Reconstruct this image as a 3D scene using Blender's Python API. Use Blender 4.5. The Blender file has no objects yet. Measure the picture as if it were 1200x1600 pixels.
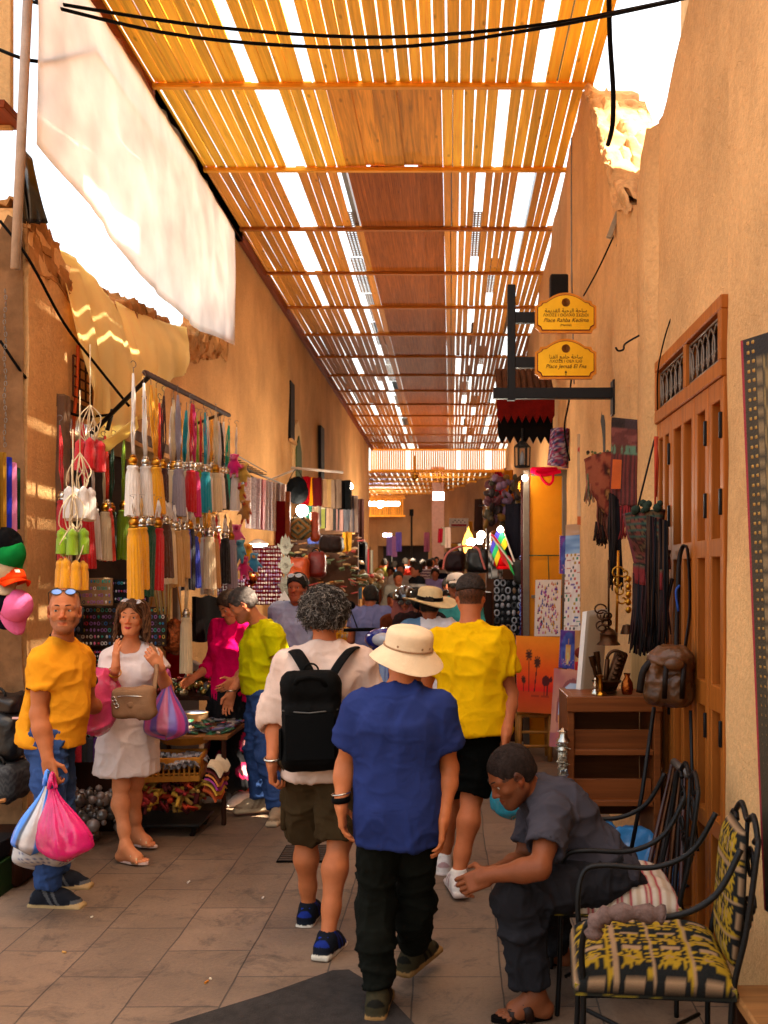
EXPOSURE = 2.9
import bpy, bmesh, math, random
import numpy as np
from mathutils import Vector, Matrix
random.seed(7)
SC = bpy.context.scene
C = SC.collection
F, CX, CY, H = 1556.0, 705.0, 900.0, 1.72
V = Vector
def P(px, py, Y): return V(((px-CX)*Y/F, Y, H-(py-CY)*Y/F))      # a point of the place at depth Y
def G(px, py):
    Y = H*F/(py-CY); return V(((px-CX)*Y/F, Y, 0))
def U(a, b): return random.uniform(a, b)
def hx(h):
    h = h.lstrip('#'); o = []
    for i in (0, 2, 4):
        c = int(h[i:i+2], 16)/255
        o.append((c/12.92 if c <= .04045 else ((c+.055)/1.055)**2.4)**1.3)
    return tuple(o)
def lerp(a, b, t): return a+(b-a)*t
# ------------------------------------------------------------------ noise
def _h(i, j, k):
    n = (i*374761393 + j*668265263 + k*2147483647 + 1013904223) & 0xffffffff
    n = ((n ^ (n >> 13))*1274126177) & 0xffffffff
    return ((n ^ (n >> 16)) & 0xffff)/65535.0
def vnoise(p):
    p = np.asarray(p, float); i = np.floor(p).astype(np.int64); f = p-i; f = f*f*(3-2*f)
    x, y, z = i[..., 0], i[..., 1], i[..., 2]; r = 0
    for a in (0, 1):
        for b in (0, 1):
            for c in (0, 1):
                w = (f[..., 0] if a else 1-f[..., 0])*(f[..., 1] if b else 1-f[..., 1])*(f[..., 2] if c else 1-f[..., 2])
                r = r+w*_h(x+a, y+b, z+c)
    return r
def fbm(p, o=3):
    p = np.asarray(p, float); return sum(vnoise(p*2**k+k*17.3)*.5**(k+1) for k in range(o))
# ------------------------------------------------------------------ materials
MATS = {}
def nt(name):
    m = bpy.data.materials.new(name); m.use_nodes = True; t = m.node_tree
    return m, t, t.nodes['Principled BSDF'], t.nodes, t.links
def node(N, typ, **kw):
    n = N.new(typ)
    for k, v in kw.items():
        if k in n.inputs: n.inputs[k].default_value = v
        else: setattr(n, k, v)
    return n
def rgba(c): return (c[0], c[1], c[2], 1)
def M(name, col, rough=.6, var=.18, scale=9, bump=.15, bscale=90, metal=0, sheen=0, trans=0, alpha=1, stretch=(1, 1, 1), attr=False, isl=0, coat=0, emit=0, sss=0, wave=0, crease=0):
    """procedural surface: base colour varied by two noises, fine bump"""
    if name in MATS: return MATS[name]
    if isinstance(col, str): col = hx(col)
    m, t, b, N, L = nt(name)
    tc = node(N, 'ShaderNodeTexCoord'); mp = node(N, 'ShaderNodeMapping'); mp.inputs['Scale'].default_value = stretch
    L.new(tc.outputs['Object'], mp.inputs['Vector'])
    n1 = node(N, 'ShaderNodeTexNoise', Scale=scale, Detail=6, Roughness=.65); L.new(mp.outputs[0], n1.inputs['Vector'])
    mr = node(N, 'ShaderNodeMapRange'); mr.inputs[1].default_value = .3; mr.inputs[2].default_value = .7
    mr.inputs[3].default_value = 1-var; mr.inputs[4].default_value = 1+var; L.new(n1.outputs[0], mr.inputs[0])
    mul = node(N, 'ShaderNodeVectorMath', operation='MULTIPLY')
    if attr:
        at = node(N, 'ShaderNodeAttribute', attribute_name='Col'); L.new(at.outputs['Color'], mul.inputs[0])
    else: mul.inputs[0].default_value = col[:3]
    L.new(mr.outputs[0], mul.inputs[1]); out = mul.outputs[0]
    if isl:
        ge = node(N, 'ShaderNodeNewGeometry'); mi = node(N, 'ShaderNodeMapRange'); mi.inputs[3].default_value = 1-isl; mi.inputs[4].default_value = 1+isl
        L.new(ge.outputs['Random Per Island'], mi.inputs[0]); m2 = node(N, 'ShaderNodeVectorMath', operation='MULTIPLY')
        L.new(out, m2.inputs[0]); L.new(mi.outputs[0], m2.inputs[1]); out = m2.outputs[0]
    L.new(out, b.inputs['Base Color'])
    b.inputs['Roughness'].default_value = rough; b.inputs['Metallic'].default_value = metal
    if not metal and not coat: b.inputs['Specular IOR Level'].default_value = .06 if rough > .6 else .18 if rough > .45 else .4
    if sheen: b.inputs['Sheen Weight'].default_value = sheen
    if coat: b.inputs['Coat Weight'].default_value = coat
    if trans: b.inputs['Transmission Weight'].default_value = trans
    if alpha < 1: b.inputs['Alpha'].default_value = alpha
    if sss:
        b.inputs['Subsurface Weight'].default_value = sss; b.inputs['Subsurface Radius'].default_value = (.012, .004, .002); b.inputs['Subsurface Scale'].default_value = 1
    if emit:
        b.inputs['Emission Color'].default_value = rgba(col); b.inputs['Emission Strength'].default_value = emit
    if bump:
        if wave: n2 = node(N, 'ShaderNodeTexWave', Scale=wave, Distortion=2.0, Detail=2); L.new(mp.outputs[0], n2.inputs['Vector'])
        else: n2 = node(N, 'ShaderNodeTexNoise', Scale=bscale, Detail=4); L.new(mp.outputs[0], n2.inputs['Vector'])
        bp = node(N, 'ShaderNodeBump', Strength=bump, Distance=.01); L.new(n2.outputs[0], bp.inputs['Height']); L.new(bp.outputs[0], b.inputs['Normal'])
        if crease:      # soft wrinkles of worn cloth
            n3 = node(N, 'ShaderNodeTexNoise', Scale=6.5, Detail=2, Roughness=.5, Distortion=1.2); L.new(tc.outputs['Object'], n3.inputs['Vector']); m3 = node(N, 'ShaderNodeMath', operation='SUBTRACT'); m3.inputs[1].default_value = .5; L.new(n3.outputs[0], m3.inputs[0]); m4 = node(N, 'ShaderNodeMath', operation='ABSOLUTE'); L.new(m3.outputs[0], m4.inputs[0])
            b2 = node(N, 'ShaderNodeBump', Strength=crease, Distance=.05); L.new(m4.outputs[0], b2.inputs['Height']); L.new(b2.outputs[0], bp.inputs['Normal'])
    MATS[name] = m; return m
def fab(name, col, var=.14, **k):
    k.setdefault('rough', .9); k.setdefault('bump', .25); k.setdefault('bscale', 260); k.setdefault('crease', .2)
    return M(name, col, var=var, scale=6, **k)
# ------------------------------------------------------------------ mesh building
def obj_from(name, V_, F_, mats, parent, world=True, cols=None, mi=None, smooth=40, loc=None):
    """one mesh object; vertices come in world space, the origin goes to the parent's or to the base"""
    a = np.asarray(V_, dtype=np.float32).reshape(-1, 3)
    if parent is not None: off = np.array(wloc(parent), np.float32)
    elif loc is not None: off = np.array(loc, np.float32)
    else:
        lo, hi = a.min(0), a.max(0); off = np.array([(lo[0]+hi[0])/2, (lo[1]+hi[1])/2, lo[2]], np.float32)
    me = bpy.data.meshes.new(name)
    if isinstance(F_, np.ndarray):
        n = len(F_); me.vertices.add(len(a)); me.vertices.foreach_set('co', (a-off).ravel())
        me.loops.add(n*4); me.loops.foreach_set('vertex_index', F_.astype(np.int32).ravel())
        me.polygons.add(n); me.polygons.foreach_set('loop_start', np.arange(0, n*4, 4, dtype=np.int32)); me.polygons.foreach_set('loop_total', np.full(n, 4, np.int32))
        me.update(calc_edges=True); me.validate()
    else:
        me.from_pydata([tuple(x) for x in (a-off)], [], F_)
    for m in (mats if isinstance(mats, (list, tuple)) else [mats]): me.materials.append(m)
    if mi is not None: me.polygons.foreach_set('material_index', np.asarray(mi, np.int32))
    if smooth:
        me.polygons.foreach_set('use_smooth', np.ones(len(me.polygons), bool))
        if smooth < 180: me.set_sharp_from_angle(angle=math.radians(smooth))
    if cols is not None:
        c = np.ones((len(a), 4), np.float32); c[:, :3] = np.asarray(cols, np.float32).reshape(-1, 3)
        me.color_attributes.new('Col', 'FLOAT_COLOR', 'POINT').data.foreach_set('color', c.ravel())
    o = bpy.data.objects.new(name, me); C.objects.link(o)
    if parent is None: o.location = V([float(x) for x in off])
    else: o.parent = parent
    return o
def wloc(o):
    l = V(o.location)
    while o.parent is not None: o = o.parent; l += o.location
    return l
def tag(o, label=None, cat=None, group=None, kind=None):
    if label: o['label'] = label
    if cat: o['category'] = cat
    if group: o['group'] = group
    if kind: o['kind'] = kind
    return o
def T(name, label, cat, loc=(0, 0, 0), group=None):
    o = bpy.data.objects.new(name, None); o.empty_display_size = .1; C.objects.link(o); o.location = loc
    return tag(o, label, cat, group)
def copy_tree(o, parent=None):
    c = o.copy(); C.objects.link(c)
    if parent is not None: c.parent = parent
    for ch in list(o.children): copy_tree(ch, c)
    return c
def frame(z, x=None):
    z = V(z).normalized(); x = V(x) if x is not None else (V((1, 0, 0)) if abs(z.x) < .9 else V((0, 1, 0)))
    y = z.cross(x).normalized(); x = y.cross(z)
    return Matrix((x, y, z)).transposed()
def rotz(a): return Matrix.Rotation(a, 3, 'Z')
def eul(x, y, z): return Matrix.Rotation(z, 3, 'Z') @ Matrix.Rotation(y, 3, 'Y') @ Matrix.Rotation(x, 3, 'X')
class MB:
    def __init__(s): s.v = []; s.f = []; s.m = []; s.c = []; s.usec = False
    def add(s, vs, fs, mi=0, col=None):
        o = len(s.v); s.v += [tuple(v) for v in vs]; s.f += [tuple(i+o for i in f) for f in fs]; s.m += [mi]*len(fs)
        if col is not None and not isinstance(col[0], (int, float)): s.c += list(col); s.usec = True
        else:
            s.c += [col or (1, 1, 1)]*len(vs)
            if col: s.usec = True
        return s
    def box(s, c, size, R=None, bev=.004, mi=0, col=None):
        c = V(c); hx_, hy, hz = [x/2 for x in size]; b = min(bev, hx_*.45, hy*.45, hz*.45); R = R or Matrix.Identity(3); vs = []; ix = {}
        for sx in (-1, 1):
            for sy in (-1, 1):
                for sz in (-1, 1):
                    for a in range(3):
                        p = [hx_-b, hy-b, hz-b]; p[a] += b; ix[(sx, sy, sz, a)] = len(vs)
                        vs.append(c+R @ V((sx*p[0], sy*p[1], sz*p[2])))
        fs = []
        def q(*k): fs.append([ix[i] for i in k])
        for a in range(3):
            o = [i for i in range(3) if i != a]
            for sg in (-1, 1):
                k = []
                for u, w in ((-1, -1), (1, -1), (1, 1), (-1, 1)):
                    t = [0, 0, 0]; t[a] = sg; t[o[0]] = u; t[o[1]] = w; k.append((*t, a))
                q(*(k if (sg > 0) == (a != 1) else k[::-1]))
            for u in (-1, 1):
                for w in (-1, 1):
                    t1 = [0, 0, 0]; t1[a] = -1; t1[o[0]] = u; t1[o[1]] = w; t2 = list(t1); t2[a] = 1
                    k = [(*t1, o[0]), (*t2, o[0]), (*t2, o[1]), (*t1, o[1])]
                    q(*k)
        for sx in (-1, 1):
            for sy in (-1, 1):
                for sz in (-1, 1): q((sx, sy, sz, 0), (sx, sy, sz, 1), (sx, sy, sz, 2))
        # consistent outward winding
        out = []
        for f in fs:
            a, b_, d = vs[f[0]], vs[f[1]], vs[f[2]]; n = (b_-a).cross(d-a); ctr = sum((vs[i] for i in f), V())/len(f)-c
            out.append(f if n.dot(ctr) > 0 else f[::-1])
        return s.add(vs, out, mi, col)
    def tube(s, pts, r, n=8, mi=0, col=None, flat=1.0, cap=True, up=None, closed=False):
        pts = [V(p) for p in pts]; m = len(pts); rr = r if isinstance(r, (list, tuple)) else [r]*m
        vs = []; px = V(up) if up is not None else None
        for i, p in enumerate(pts):
            if closed: t = pts[(i+1) % m]-pts[i-1]
            else: t = pts[min(i+1, m-1)]-pts[max(i-1, 0)]
            if t.length < 1e-9: t = V((0, 0, 1))
            t.normalize()
            if px is None: px = V((1, 0, 0)) if abs(t.x) < .8 else V((0, 1, 0))
            x = px-t*px.dot(t)
            if x.length < 1e-6: x = V((0, 1, 0))-t*t.y
            x.normalize(); y = t.cross(x); px = x
            for k in range(n):
                a = 2*math.pi*k/n; vs.append(p+x*(rr[i]*math.cos(a))+y*(rr[i]*flat*math.sin(a)))
        fs = []
        for i in range(m if closed else m-1):
            j = (i+1) % m
            for k in range(n): fs.append((i*n+k, i*n+(k+1) % n, j*n+(k+1) % n, j*n+k))
        if cap and not closed: fs.append(tuple(range(n))[::-1]); fs.append(tuple((m-1)*n+k for k in range(n)))
        return s.add(vs, fs, mi, col)
    def lathe(s, c, prof, n=20, R=None, mi=0, col=None, sx=1, sy=1, wob=0):
        c = V(c); R = R or Matrix.Identity(3); vs = []; m = len(prof)
        for r, z in prof:
            for k in range(n):
                a = 2*math.pi*k/n; q = r*(1+wob*math.sin(a*3+z*20)); vs.append(c+R @ V((q*sx*math.cos(a), q*sy*math.sin(a), z)))
        fs = [(i*n+k, i*n+(k+1) % n, (i+1)*n+(k+1) % n, (i+1)*n+k) for i in range(m-1) for k in range(n)]
        if prof[0][0] > 1e-5: fs.append(tuple(range(n))[::-1])
        if prof[-1][0] > 1e-5: fs.append(tuple((m-1)*n+k for k in range(n)))
        if isinstance(col, list): col = [cc for cc in col for k in range(n)]
        return s.add(vs, fs, mi, col)
    def ell(s, c, rad, R=None, n=12, mi=0, col=None):
        if isinstance(rad, (int, float)): rad = (rad,)*3
        R = R or Matrix.Identity(3); m = max(4, n//2+1)
        pr = [(math.sin(math.pi*i/m), -math.cos(math.pi*i/m)) for i in range(m+1)]; pr[0] = (1e-4, -1); pr[-1] = (1e-4, 1)
        D = Matrix.Diagonal(V(rad)); return s.lathe(c, pr, n, R @ D, mi, col)
    def prism(s, out, d, Mx=None, mi=0, col=None):
        """outline (x,z) extruded along local y from 0 to d"""
        n = len(out); Mx = Mx or Matrix.Identity(4); vs = [Mx @ V((x, 0, z)) for x, z in out]+[Mx @ V((x, d, z)) for x, z in out]
        fs = [tuple(range(n)), tuple(range(2*n-1, n-1, -1))]+[(i, i+n, (i+1) % n+n, (i+1) % n) for i in range(n)]
        return s.add(vs, fs, mi, col)
    def grid(s, fn, nu, nv, mi=0, thick=0, cfn=None):
        """fn(u,v) -> point; thick gives the sheet a back"""
        vs = [V(fn(i/nu, j/nv)) for j in range(nv+1) for i in range(nu+1)]; w = nu+1
        fs = [(j*w+i, j*w+i+1, (j+1)*w+i+1, (j+1)*w+i) for j in range(nv) for i in range(nu)]
        cs = [cfn(i/nu, j/nv) for j in range(nv+1) for i in range(nu+1)] if cfn else None
        if thick:
            nn = [V() for _ in vs]
            for f in fs:
                n_ = (vs[f[1]]-vs[f[0]]).cross(vs[f[3]]-vs[f[0]])
                for i in f: nn[i] += n_
            k = len(vs); vs = vs+[v-(n_.normalized() if n_.length > 0 else V())*thick for v, n_ in zip(vs, nn)]
            fs = fs+[tuple(i+k for i in f[::-1]) for f in fs]
            bd = [(i) for i in range(w)]+[j*w+nu for j in range(1, nv+1)]+[nv*w+i for i in range(nu-1, -1, -1)]+[j*w for j in range(nv-1, 0, -1)]
            fs += [(bd[i], bd[i]+k, bd[(i+1) % len(bd)]+k, bd[(i+1) % len(bd)]) for i in range(len(bd))]
            if cs: cs = cs+cs
        return s.add(vs, fs, mi, cs)
    def build(s, name, mats, parent=None, smooth=40, loc=None):
        return obj_from(name, s.v, s.f, mats, parent, cols=s.c if s.usec else None, mi=s.m if len(set(s.m)) > 1 else None, smooth=smooth, loc=loc)
def sag(a, b, drop, n=16): return [lerp(V(a), V(b), i/n)-V((0, 0, drop*4*(i/n)*(1-i/n))) for i in range(n+1)]
def arc(c, r, a0, a1, n, u=(1, 0, 0), w=(0, 0, 1)):
    u, w, c = V(u), V(w), V(c); return [c+u*(r*math.cos(lerp(a0, a1, i/n)))+w*(r*math.sin(lerp(a0, a1, i/n))) for i in range(n+1)]
def spline(pts, n=6):
    pts = [V(p) for p in pts]; o = []
    for i in range(len(pts)-1):
        p0, p1, p2, p3 = pts[max(i-1, 0)], pts[i], pts[i+1], pts[min(i+2, len(pts)-1)]
        for k in range(n):
            t = k/n; o.append(.5*((2*p1)+(p2-p0)*t+(2*p0-5*p1+4*p2-p3)*t*t+(3*p1-p0-3*p2+p3)*t**3))
    return o+[pts[-1]]
# ------------------------------------------------------------------ implicit surfaces (one continuous skin)
def _box(pr):
    k = pr[0]
    if k == 'c': a, b, ra, rb = pr[1:5]; r = max(ra, rb); lo = [min(a[i], b[i])-r for i in range(3)]; hi = [max(a[i], b[i])+r for i in range(3)]
    elif k == 'e' or k == 'b': r = max(pr[2])*(1.74 if k == 'b' else 1); lo = [x-r for x in pr[1]]; hi = [x+r for x in pr[1]]
    elif k == 't': a, b, wa, wb = pr[1:5]; r = max(*wa, *wb); lo = [min(a[i], b[i])-r for i in range(3)]; hi = [max(a[i], b[i])+r for i in range(3)]
    return np.array(lo), np.array(hi)
def sdf_mesh(prims, h):
    """prims: ('c',a,b,ra,rb,k[,cuts]) tapered capsule, ('e',c,radii,R,k) ellipsoid, ('b',c,half,R,k,round) box,
    ('t',a,b,(w,d),(w,d),right,k) elliptic cone, ('sub',prim) carve, ('cut',p,n) halfspace removal"""
    bl = [_box(p) for p in prims if p[0] in 'cebt']
    lo = np.min([b[0] for b in bl], 0)-4*h; hi = np.max([b[1] for b in bl], 0)+4*h
    dim = np.ceil((hi-lo)/h).astype(int)+1; D = np.full(dim, .5, np.float32)
    ax = [(lo[i]+h*np.arange(dim[i])).astype(np.float32) for i in range(3)]
    def ev(p, sl):
        x, y, z = ax[0][sl[0]][:, None, None], ax[1][sl[1]][None, :, None], ax[2][sl[2]][None, None, :]
        k = p[0]
        if k == 'c':
            a, b, ra, rb = p[1:5]; d = [b[i]-a[i] for i in range(3)]; q = sum(c*c for c in d)+1e-12
            t = np.clip(((x-a[0])*d[0]+(y-a[1])*d[1]+(z-a[2])*d[2])/q, 0, 1)
            r = np.sqrt((x-a[0]-t*d[0])**2+(y-a[1]-t*d[1])**2+(z-a[2]-t*d[2])**2)-(ra+(rb-ra)*t)
            if len(p) > 6:
                for pp, n in p[6]: r = np.maximum(r, (x-pp[0])*n[0]+(y-pp[1])*n[1]+(z-pp[2])*n[2])
            return r
        if k in 'eb':
            c, rad, R = p[1:4]; X, Y, Z = x-c[0], y-c[1], z-c[2]
            l = [X*R[0][i]+Y*R[1][i]+Z*R[2][i] for i in range(3)]
            if k == 'e':
                k0 = np.sqrt(sum((l[i]/rad[i])**2 for i in range(3))); k1 = np.sqrt(sum((l[i]/rad[i]**2)**2 for i in range(3)))+1e-9
                return k0*(k0-1)/k1
            rd = p[5]; q = [np.abs(l[i])-(rad[i]-rd) for i in range(3)]
            return np.sqrt(sum(np.maximum(c_, 0)**2 for c_ in q))+np.minimum(np.maximum(np.maximum(q[0], q[1]), q[2]), 0)-rd
        if k == 't':
            a, b, wa, wb, rt = p[1:6]; d = np.array(b)-np.array(a); Ln = np.linalg.norm(d); d = d/Ln; rt = np.array(rt); rt = rt-d*rt.dot(d); rt /= np.linalg.norm(rt); fw = np.cross(d, rt)
            X, Y, Z = x-a[0], y-a[1], z-a[2]; tt = X*d[0]+Y*d[1]+Z*d[2]; t = np.clip(tt/Ln, 0, 1)
            u = X*rt[0]+Y*rt[1]+Z*rt[2]; v = X*fw[0]+Y*fw[1]+Z*fw[2]; w = wa[0]+(wb[0]-wa[0])*t; e = wa[1]+(wb[1]-wa[1])*t
            k0 = np.sqrt((u/w)**2+(v/e)**2); k1 = np.sqrt((u/w**2)**2+(v/e**2)**2)+1e-9
            return np.maximum(k0*(k0-1)/k1, np.maximum(-tt, tt-Ln))
    full = tuple(slice(0, n) for n in dim)
    for p in prims:
        if p[0] == 'cut':
            x, y, z = ax[0][:, None, None], ax[1][None, :, None], ax[2][None, None, :]; pp, n = p[1], p[2]
            D = np.maximum(D, (x-pp[0])*n[0]+(y-pp[1])*n[1]+(z-pp[2])*n[2]); continue
        sub = p[0] == 'sub'; q = p[1] if sub else p
        k = q[6] if q[0] == 't' else (q[5] if q[0] == 'c' else q[4]); k = max(k, 1e-4)
        b0, b1 = _box(q); mg = k+3*h
        i0 = np.clip(np.floor((b0-mg-lo)/h).astype(int), 0, dim-1); i1 = np.clip(np.ceil((b1+mg-lo)/h).astype(int)+1, 1, dim)
        sl = tuple(slice(i0[i], i1[i]) for i in range(3)); d = ev(q, sl).astype(np.float32); A = D[sl]
        if sub: A = -A
        t = np.clip(.5+.5*(A-d)/k, 0, 1); r = A*(1-t)+d*t-k*t*(1-t)
        D[sl] = -r if sub else r
    S = D < 0
    cnt = np.zeros(tuple(dim-1), np.uint8)
    offs = [(a, b, c) for a in (0, 1) for b in (0, 1) for c in (0, 1)]
    for a, b, c in offs: cnt += S[a:dim[0]-1+a, b:dim[1]-1+b, c:dim[2]-1+c]
    mk = (cnt > 0) & (cnt < 8); idx = np.argwhere(mk); vid = np.full(mk.shape, -1, np.int32); vid[mk] = np.arange(len(idx))
    cv = {o: D[idx[:, 0]+o[0], idx[:, 1]+o[1], idx[:, 2]+o[2]] for o in offs}
    s = np.zeros((len(idx), 3)); w = np.zeros(len(idx))
    for a in offs:
        for i in range(3):
            if a[i] == 0:
                b = list(a); b[i] = 1; b = tuple(b); da, db = cv[a], cv[b]; cr = (da < 0) != (db < 0)
                t = np.where(cr, da/np.where(cr, da-db, 1), 0); q = np.tile(np.array(a, float), (len(idx), 1)); q[:, i] += t
                s += q*cr[:, None]; w += cr
    Vv = (idx+s/w[:, None])*h+lo
    fs = []
    for i in range(3):
        j, k = (i+1) % 3, (i+2) % 3; s0 = [slice(1, n-1) for n in dim]; s1 = [slice(1, n-1) for n in dim]
        s0[i] = slice(0, dim[i]-1); s1[i] = slice(1, dim[i])
        e = S[tuple(s0)] != S[tuple(s1)]; ii = np.argwhere(e); base = ii.copy()
        base[:, j] += 1; base[:, k] += 1
        ins = S[tuple(base.T)]
        def cid(dj, dk):
            q = base.copy(); q[:, j] -= dj; q[:, k] -= dk; return vid[tuple(q.T)]
        Q = np.stack([cid(1, 1), cid(0, 1), cid(0, 0), cid(1, 0)], 1); Q[~ins] = Q[~ins][:, ::-1]; fs.append(Q)
    Q = np.concatenate(fs); Q = Q[(Q >= 0).all(1)]
    return Vv, Q
def vnormals(Vv, Q):
    n = np.cross(Vv[Q[:, 2]]-Vv[Q[:, 0]], Vv[Q[:, 3]]-Vv[Q[:, 1]]); o = np.zeros_like(Vv)
    for k in range(4): np.add.at(o, Q[:, k], n)
    return o/(np.linalg.norm(o, axis=1, keepdims=True)+1e-12)
def smooth_mesh(Vv, Q, it=1, lam=.5):
    for _ in range(it):
        s = np.zeros_like(Vv); c = np.zeros(len(Vv))
        for k in range(4):
            for d in (1, 3): np.add.at(s, Q[:, k], Vv[Q[:, (k+d) % 4]]); np.add.at(c, Q[:, k], 1)
        Vv = Vv+lam*(s/np.maximum(c, 1)[:, None]-Vv)
    return Vv
# ================================================================== camera, light, world
cam = bpy.data.cameras.new('camera'); co = bpy.data.objects.new('camera', cam); C.objects.link(co); SC.camera = co
co.location = (0, 0, H); co.rotation_euler = (math.pi/2, 0, 0)
cam.sensor_fit = 'HORIZONTAL'; cam.sensor_width = 36; cam.lens = F/1200*36
cam.shift_x = (600-CX)/1200; cam.shift_y = (CY-800)/1200; cam.clip_start = .05; cam.clip_end = 600
cam.dof.use_dof = True; cam.dof.focus_distance = 5.0; cam.dof.aperture_fstop = 6.3
SUN_EL, SUN_AZ = math.radians(63), math.radians(90)      # azimuth clockwise from +Y: the sun stands to the right of the lane
sd = bpy.data.lights.new('sun', 'SUN'); sd.energy = 5; sd.angle = math.radians(.5); sd.color = (1, .87, .68)
so = bpy.data.objects.new('sun', sd); C.objects.link(so)
to_sun = V((math.sin(SUN_AZ)*math.cos(SUN_EL), math.cos(SUN_AZ)*math.cos(SUN_EL), math.sin(SUN_EL)))
so.rotation_euler = to_sun.to_track_quat('Z', 'Y').to_euler()
W = bpy.data.worlds.new('World'); SC.world = W; W.use_nodes = True; N_, L_ = W.node_tree.nodes, W.node_tree.links
sk = N_.new('ShaderNodeTexSky'); sk.sky_type = 'NISHITA'; sk.sun_disc = False; sk.sun_elevation = SUN_EL; sk.sun_rotation = SUN_AZ
sk.dust_density = 6; sk.air_density = 1; sk.ozone_density = 1
wm = N_.new('ShaderNodeMix'); wm.data_type = 'RGBA'; wm.blend_type = 'MULTIPLY'; wm.inputs[0].default_value = 1; wm.inputs[7].default_value = (1, .85, .64, 1)   # warm dust haze over the city
L_.new(sk.outputs[0], wm.inputs[6]); L_.new(wm.outputs[2], N_['Background'].inputs[0]); N_['Background'].inputs[1].default_value = .15
vs = SC.view_settings; vs.view_transform = 'Standard'; vs.look = 'None'; vs.exposure = EXPOSURE; vs.gamma = 1; vs.use_curve_mapping = False
SC.cycles.max_bounces = 10; SC.cycles.diffuse_bounces = 7; SC.cycles.transparent_max_bounces = 12; SC.cycles.use_denoising = True
SC.cycles.sample_clamp_indirect = 8; SC.cycles.caustics_reflective = False; SC.cycles.caustics_refractive = False
# ================================================================== materials of the place
def plaster(name, col, dark=.55, streak=.35):
    m, t, b, N, L = nt(name); col = hx(col)
    tc = node(N, 'ShaderNodeTexCoord')
    big = node(N, 'ShaderNodeTexNoise', Scale=.9, Detail=5, Roughness=.6); L.new(tc.outputs['Object'], big.inputs[0])
    mp = node(N, 'ShaderNodeMapping'); mp.inputs['Scale'].default_value = (2.2, 2.2, .8); L.new(tc.outputs['Object'], mp.inputs[0])
    st = node(N, 'ShaderNodeTexNoise', Scale=1.6, Detail=6, Roughness=.6); L.new(mp.outputs[0], st.inputs[0])
    fine = node(N, 'ShaderNodeTexNoise', Scale=38, Detail=6, Roughness=.7); L.new(tc.outputs['Object'], fine.inputs[0])
    r1 = node(N, 'ShaderNodeMapRange'); r1.inputs[1].default_value = .35; r1.inputs[2].default_value = .65; L.new(big.outputs[0], r1.inputs[0])
    a = node(N, 'ShaderNodeMix', data_type='RGBA'); a.inputs[6].default_value = rgba([c*.8 for c in col]); a.inputs[7].default_value = rgba([min(1, c*1.14) for c in col]); L.new(r1.outputs[0], a.inputs[0])
    r2 = node(N, 'ShaderNodeMapRange'); r2.inputs[1].default_value = .52; r2.inputs[2].default_value = .75; r2.inputs[4].default_value = streak; L.new(st.outputs[0], r2.inputs[0])
    c2 = node(N, 'ShaderNodeMix', data_type='RGBA'); L.new(r2.outputs[0], c2.inputs[0]); L.new(a.outputs[2], c2.inputs[6]); c2.inputs[7].default_value = rgba([col[0]*dark, col[1]*dark*.9, col[2]*dark*.85])
    r3 = node(N, 'ShaderNodeMapRange'); r3.inputs[1].default_value = .3; r3.inputs[2].default_value = .7; r3.inputs[3].default_value = .86; r3.inputs[4].default_value = 1.12; L.new(fine.outputs[0], r3.inputs[0])
    mu = node(N, 'ShaderNodeVectorMath', operation='MULTIPLY'); L.new(c2.outputs[2], mu.inputs[0]); L.new(r3.outputs[0], mu.inputs[1]); L.new(mu.outputs[0], b.inputs['Base Color'])
    cr = node(N, 'ShaderNodeTexVoronoi', Scale=1.3, feature='DISTANCE_TO_EDGE'); wn = node(N, 'ShaderNodeTexNoise', Scale=3, Detail=4)
    L.new(tc.outputs['Object'], wn.inputs[0]); ad = node(N, 'ShaderNodeVectorMath', operation='ADD'); L.new(tc.outputs['Object'], ad.inputs[0]); L.new(wn.outputs[1], ad.inputs[1]); L.new(ad.outputs[0], cr.inputs[0])
    r4 = node(N, 'ShaderNodeMapRange'); r4.inputs[2].default_value = .006; L.new(cr.outputs[0], r4.inputs[0])
    mm = node(N, 'ShaderNodeMath', operation='MULTIPLY_ADD'); L.new(r4.outputs[0], mm.inputs[0]); mm.inputs[1].default_value = .25; L.new(fine.outputs[0], mm.inputs[2])
    bp = node(N, 'ShaderNodeBump', Strength=.8, Distance=.016); L.new(mm.outputs[0], bp.inputs['Height']); L.new(bp.outputs[0], b.inputs['Normal']); b.inputs['Roughness'].default_value = .92; b.inputs['Specular IOR Level'].default_value = .1
    return m
PL = plaster('plaster', '#dfb888', dark=.5, streak=.34); PL2 = plaster('plaster_far', '#cfa676', streak=.3); PL3 = plaster('plaster_dark', '#96704a', streak=.35); PLS = plaster('plaster_pale', '#dcbd90')  # PL3 is a darker tone for the end walls, PLS a paler one
ROUGH = M('rough_mud', '#8a6c50', rough=.95, var=.4, scale=5, bump=.9, bscale=14)
RUB = M('rubble', '#b58a5c', rough=.95, var=.45, scale=7, bump=.8, bscale=20)
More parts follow.
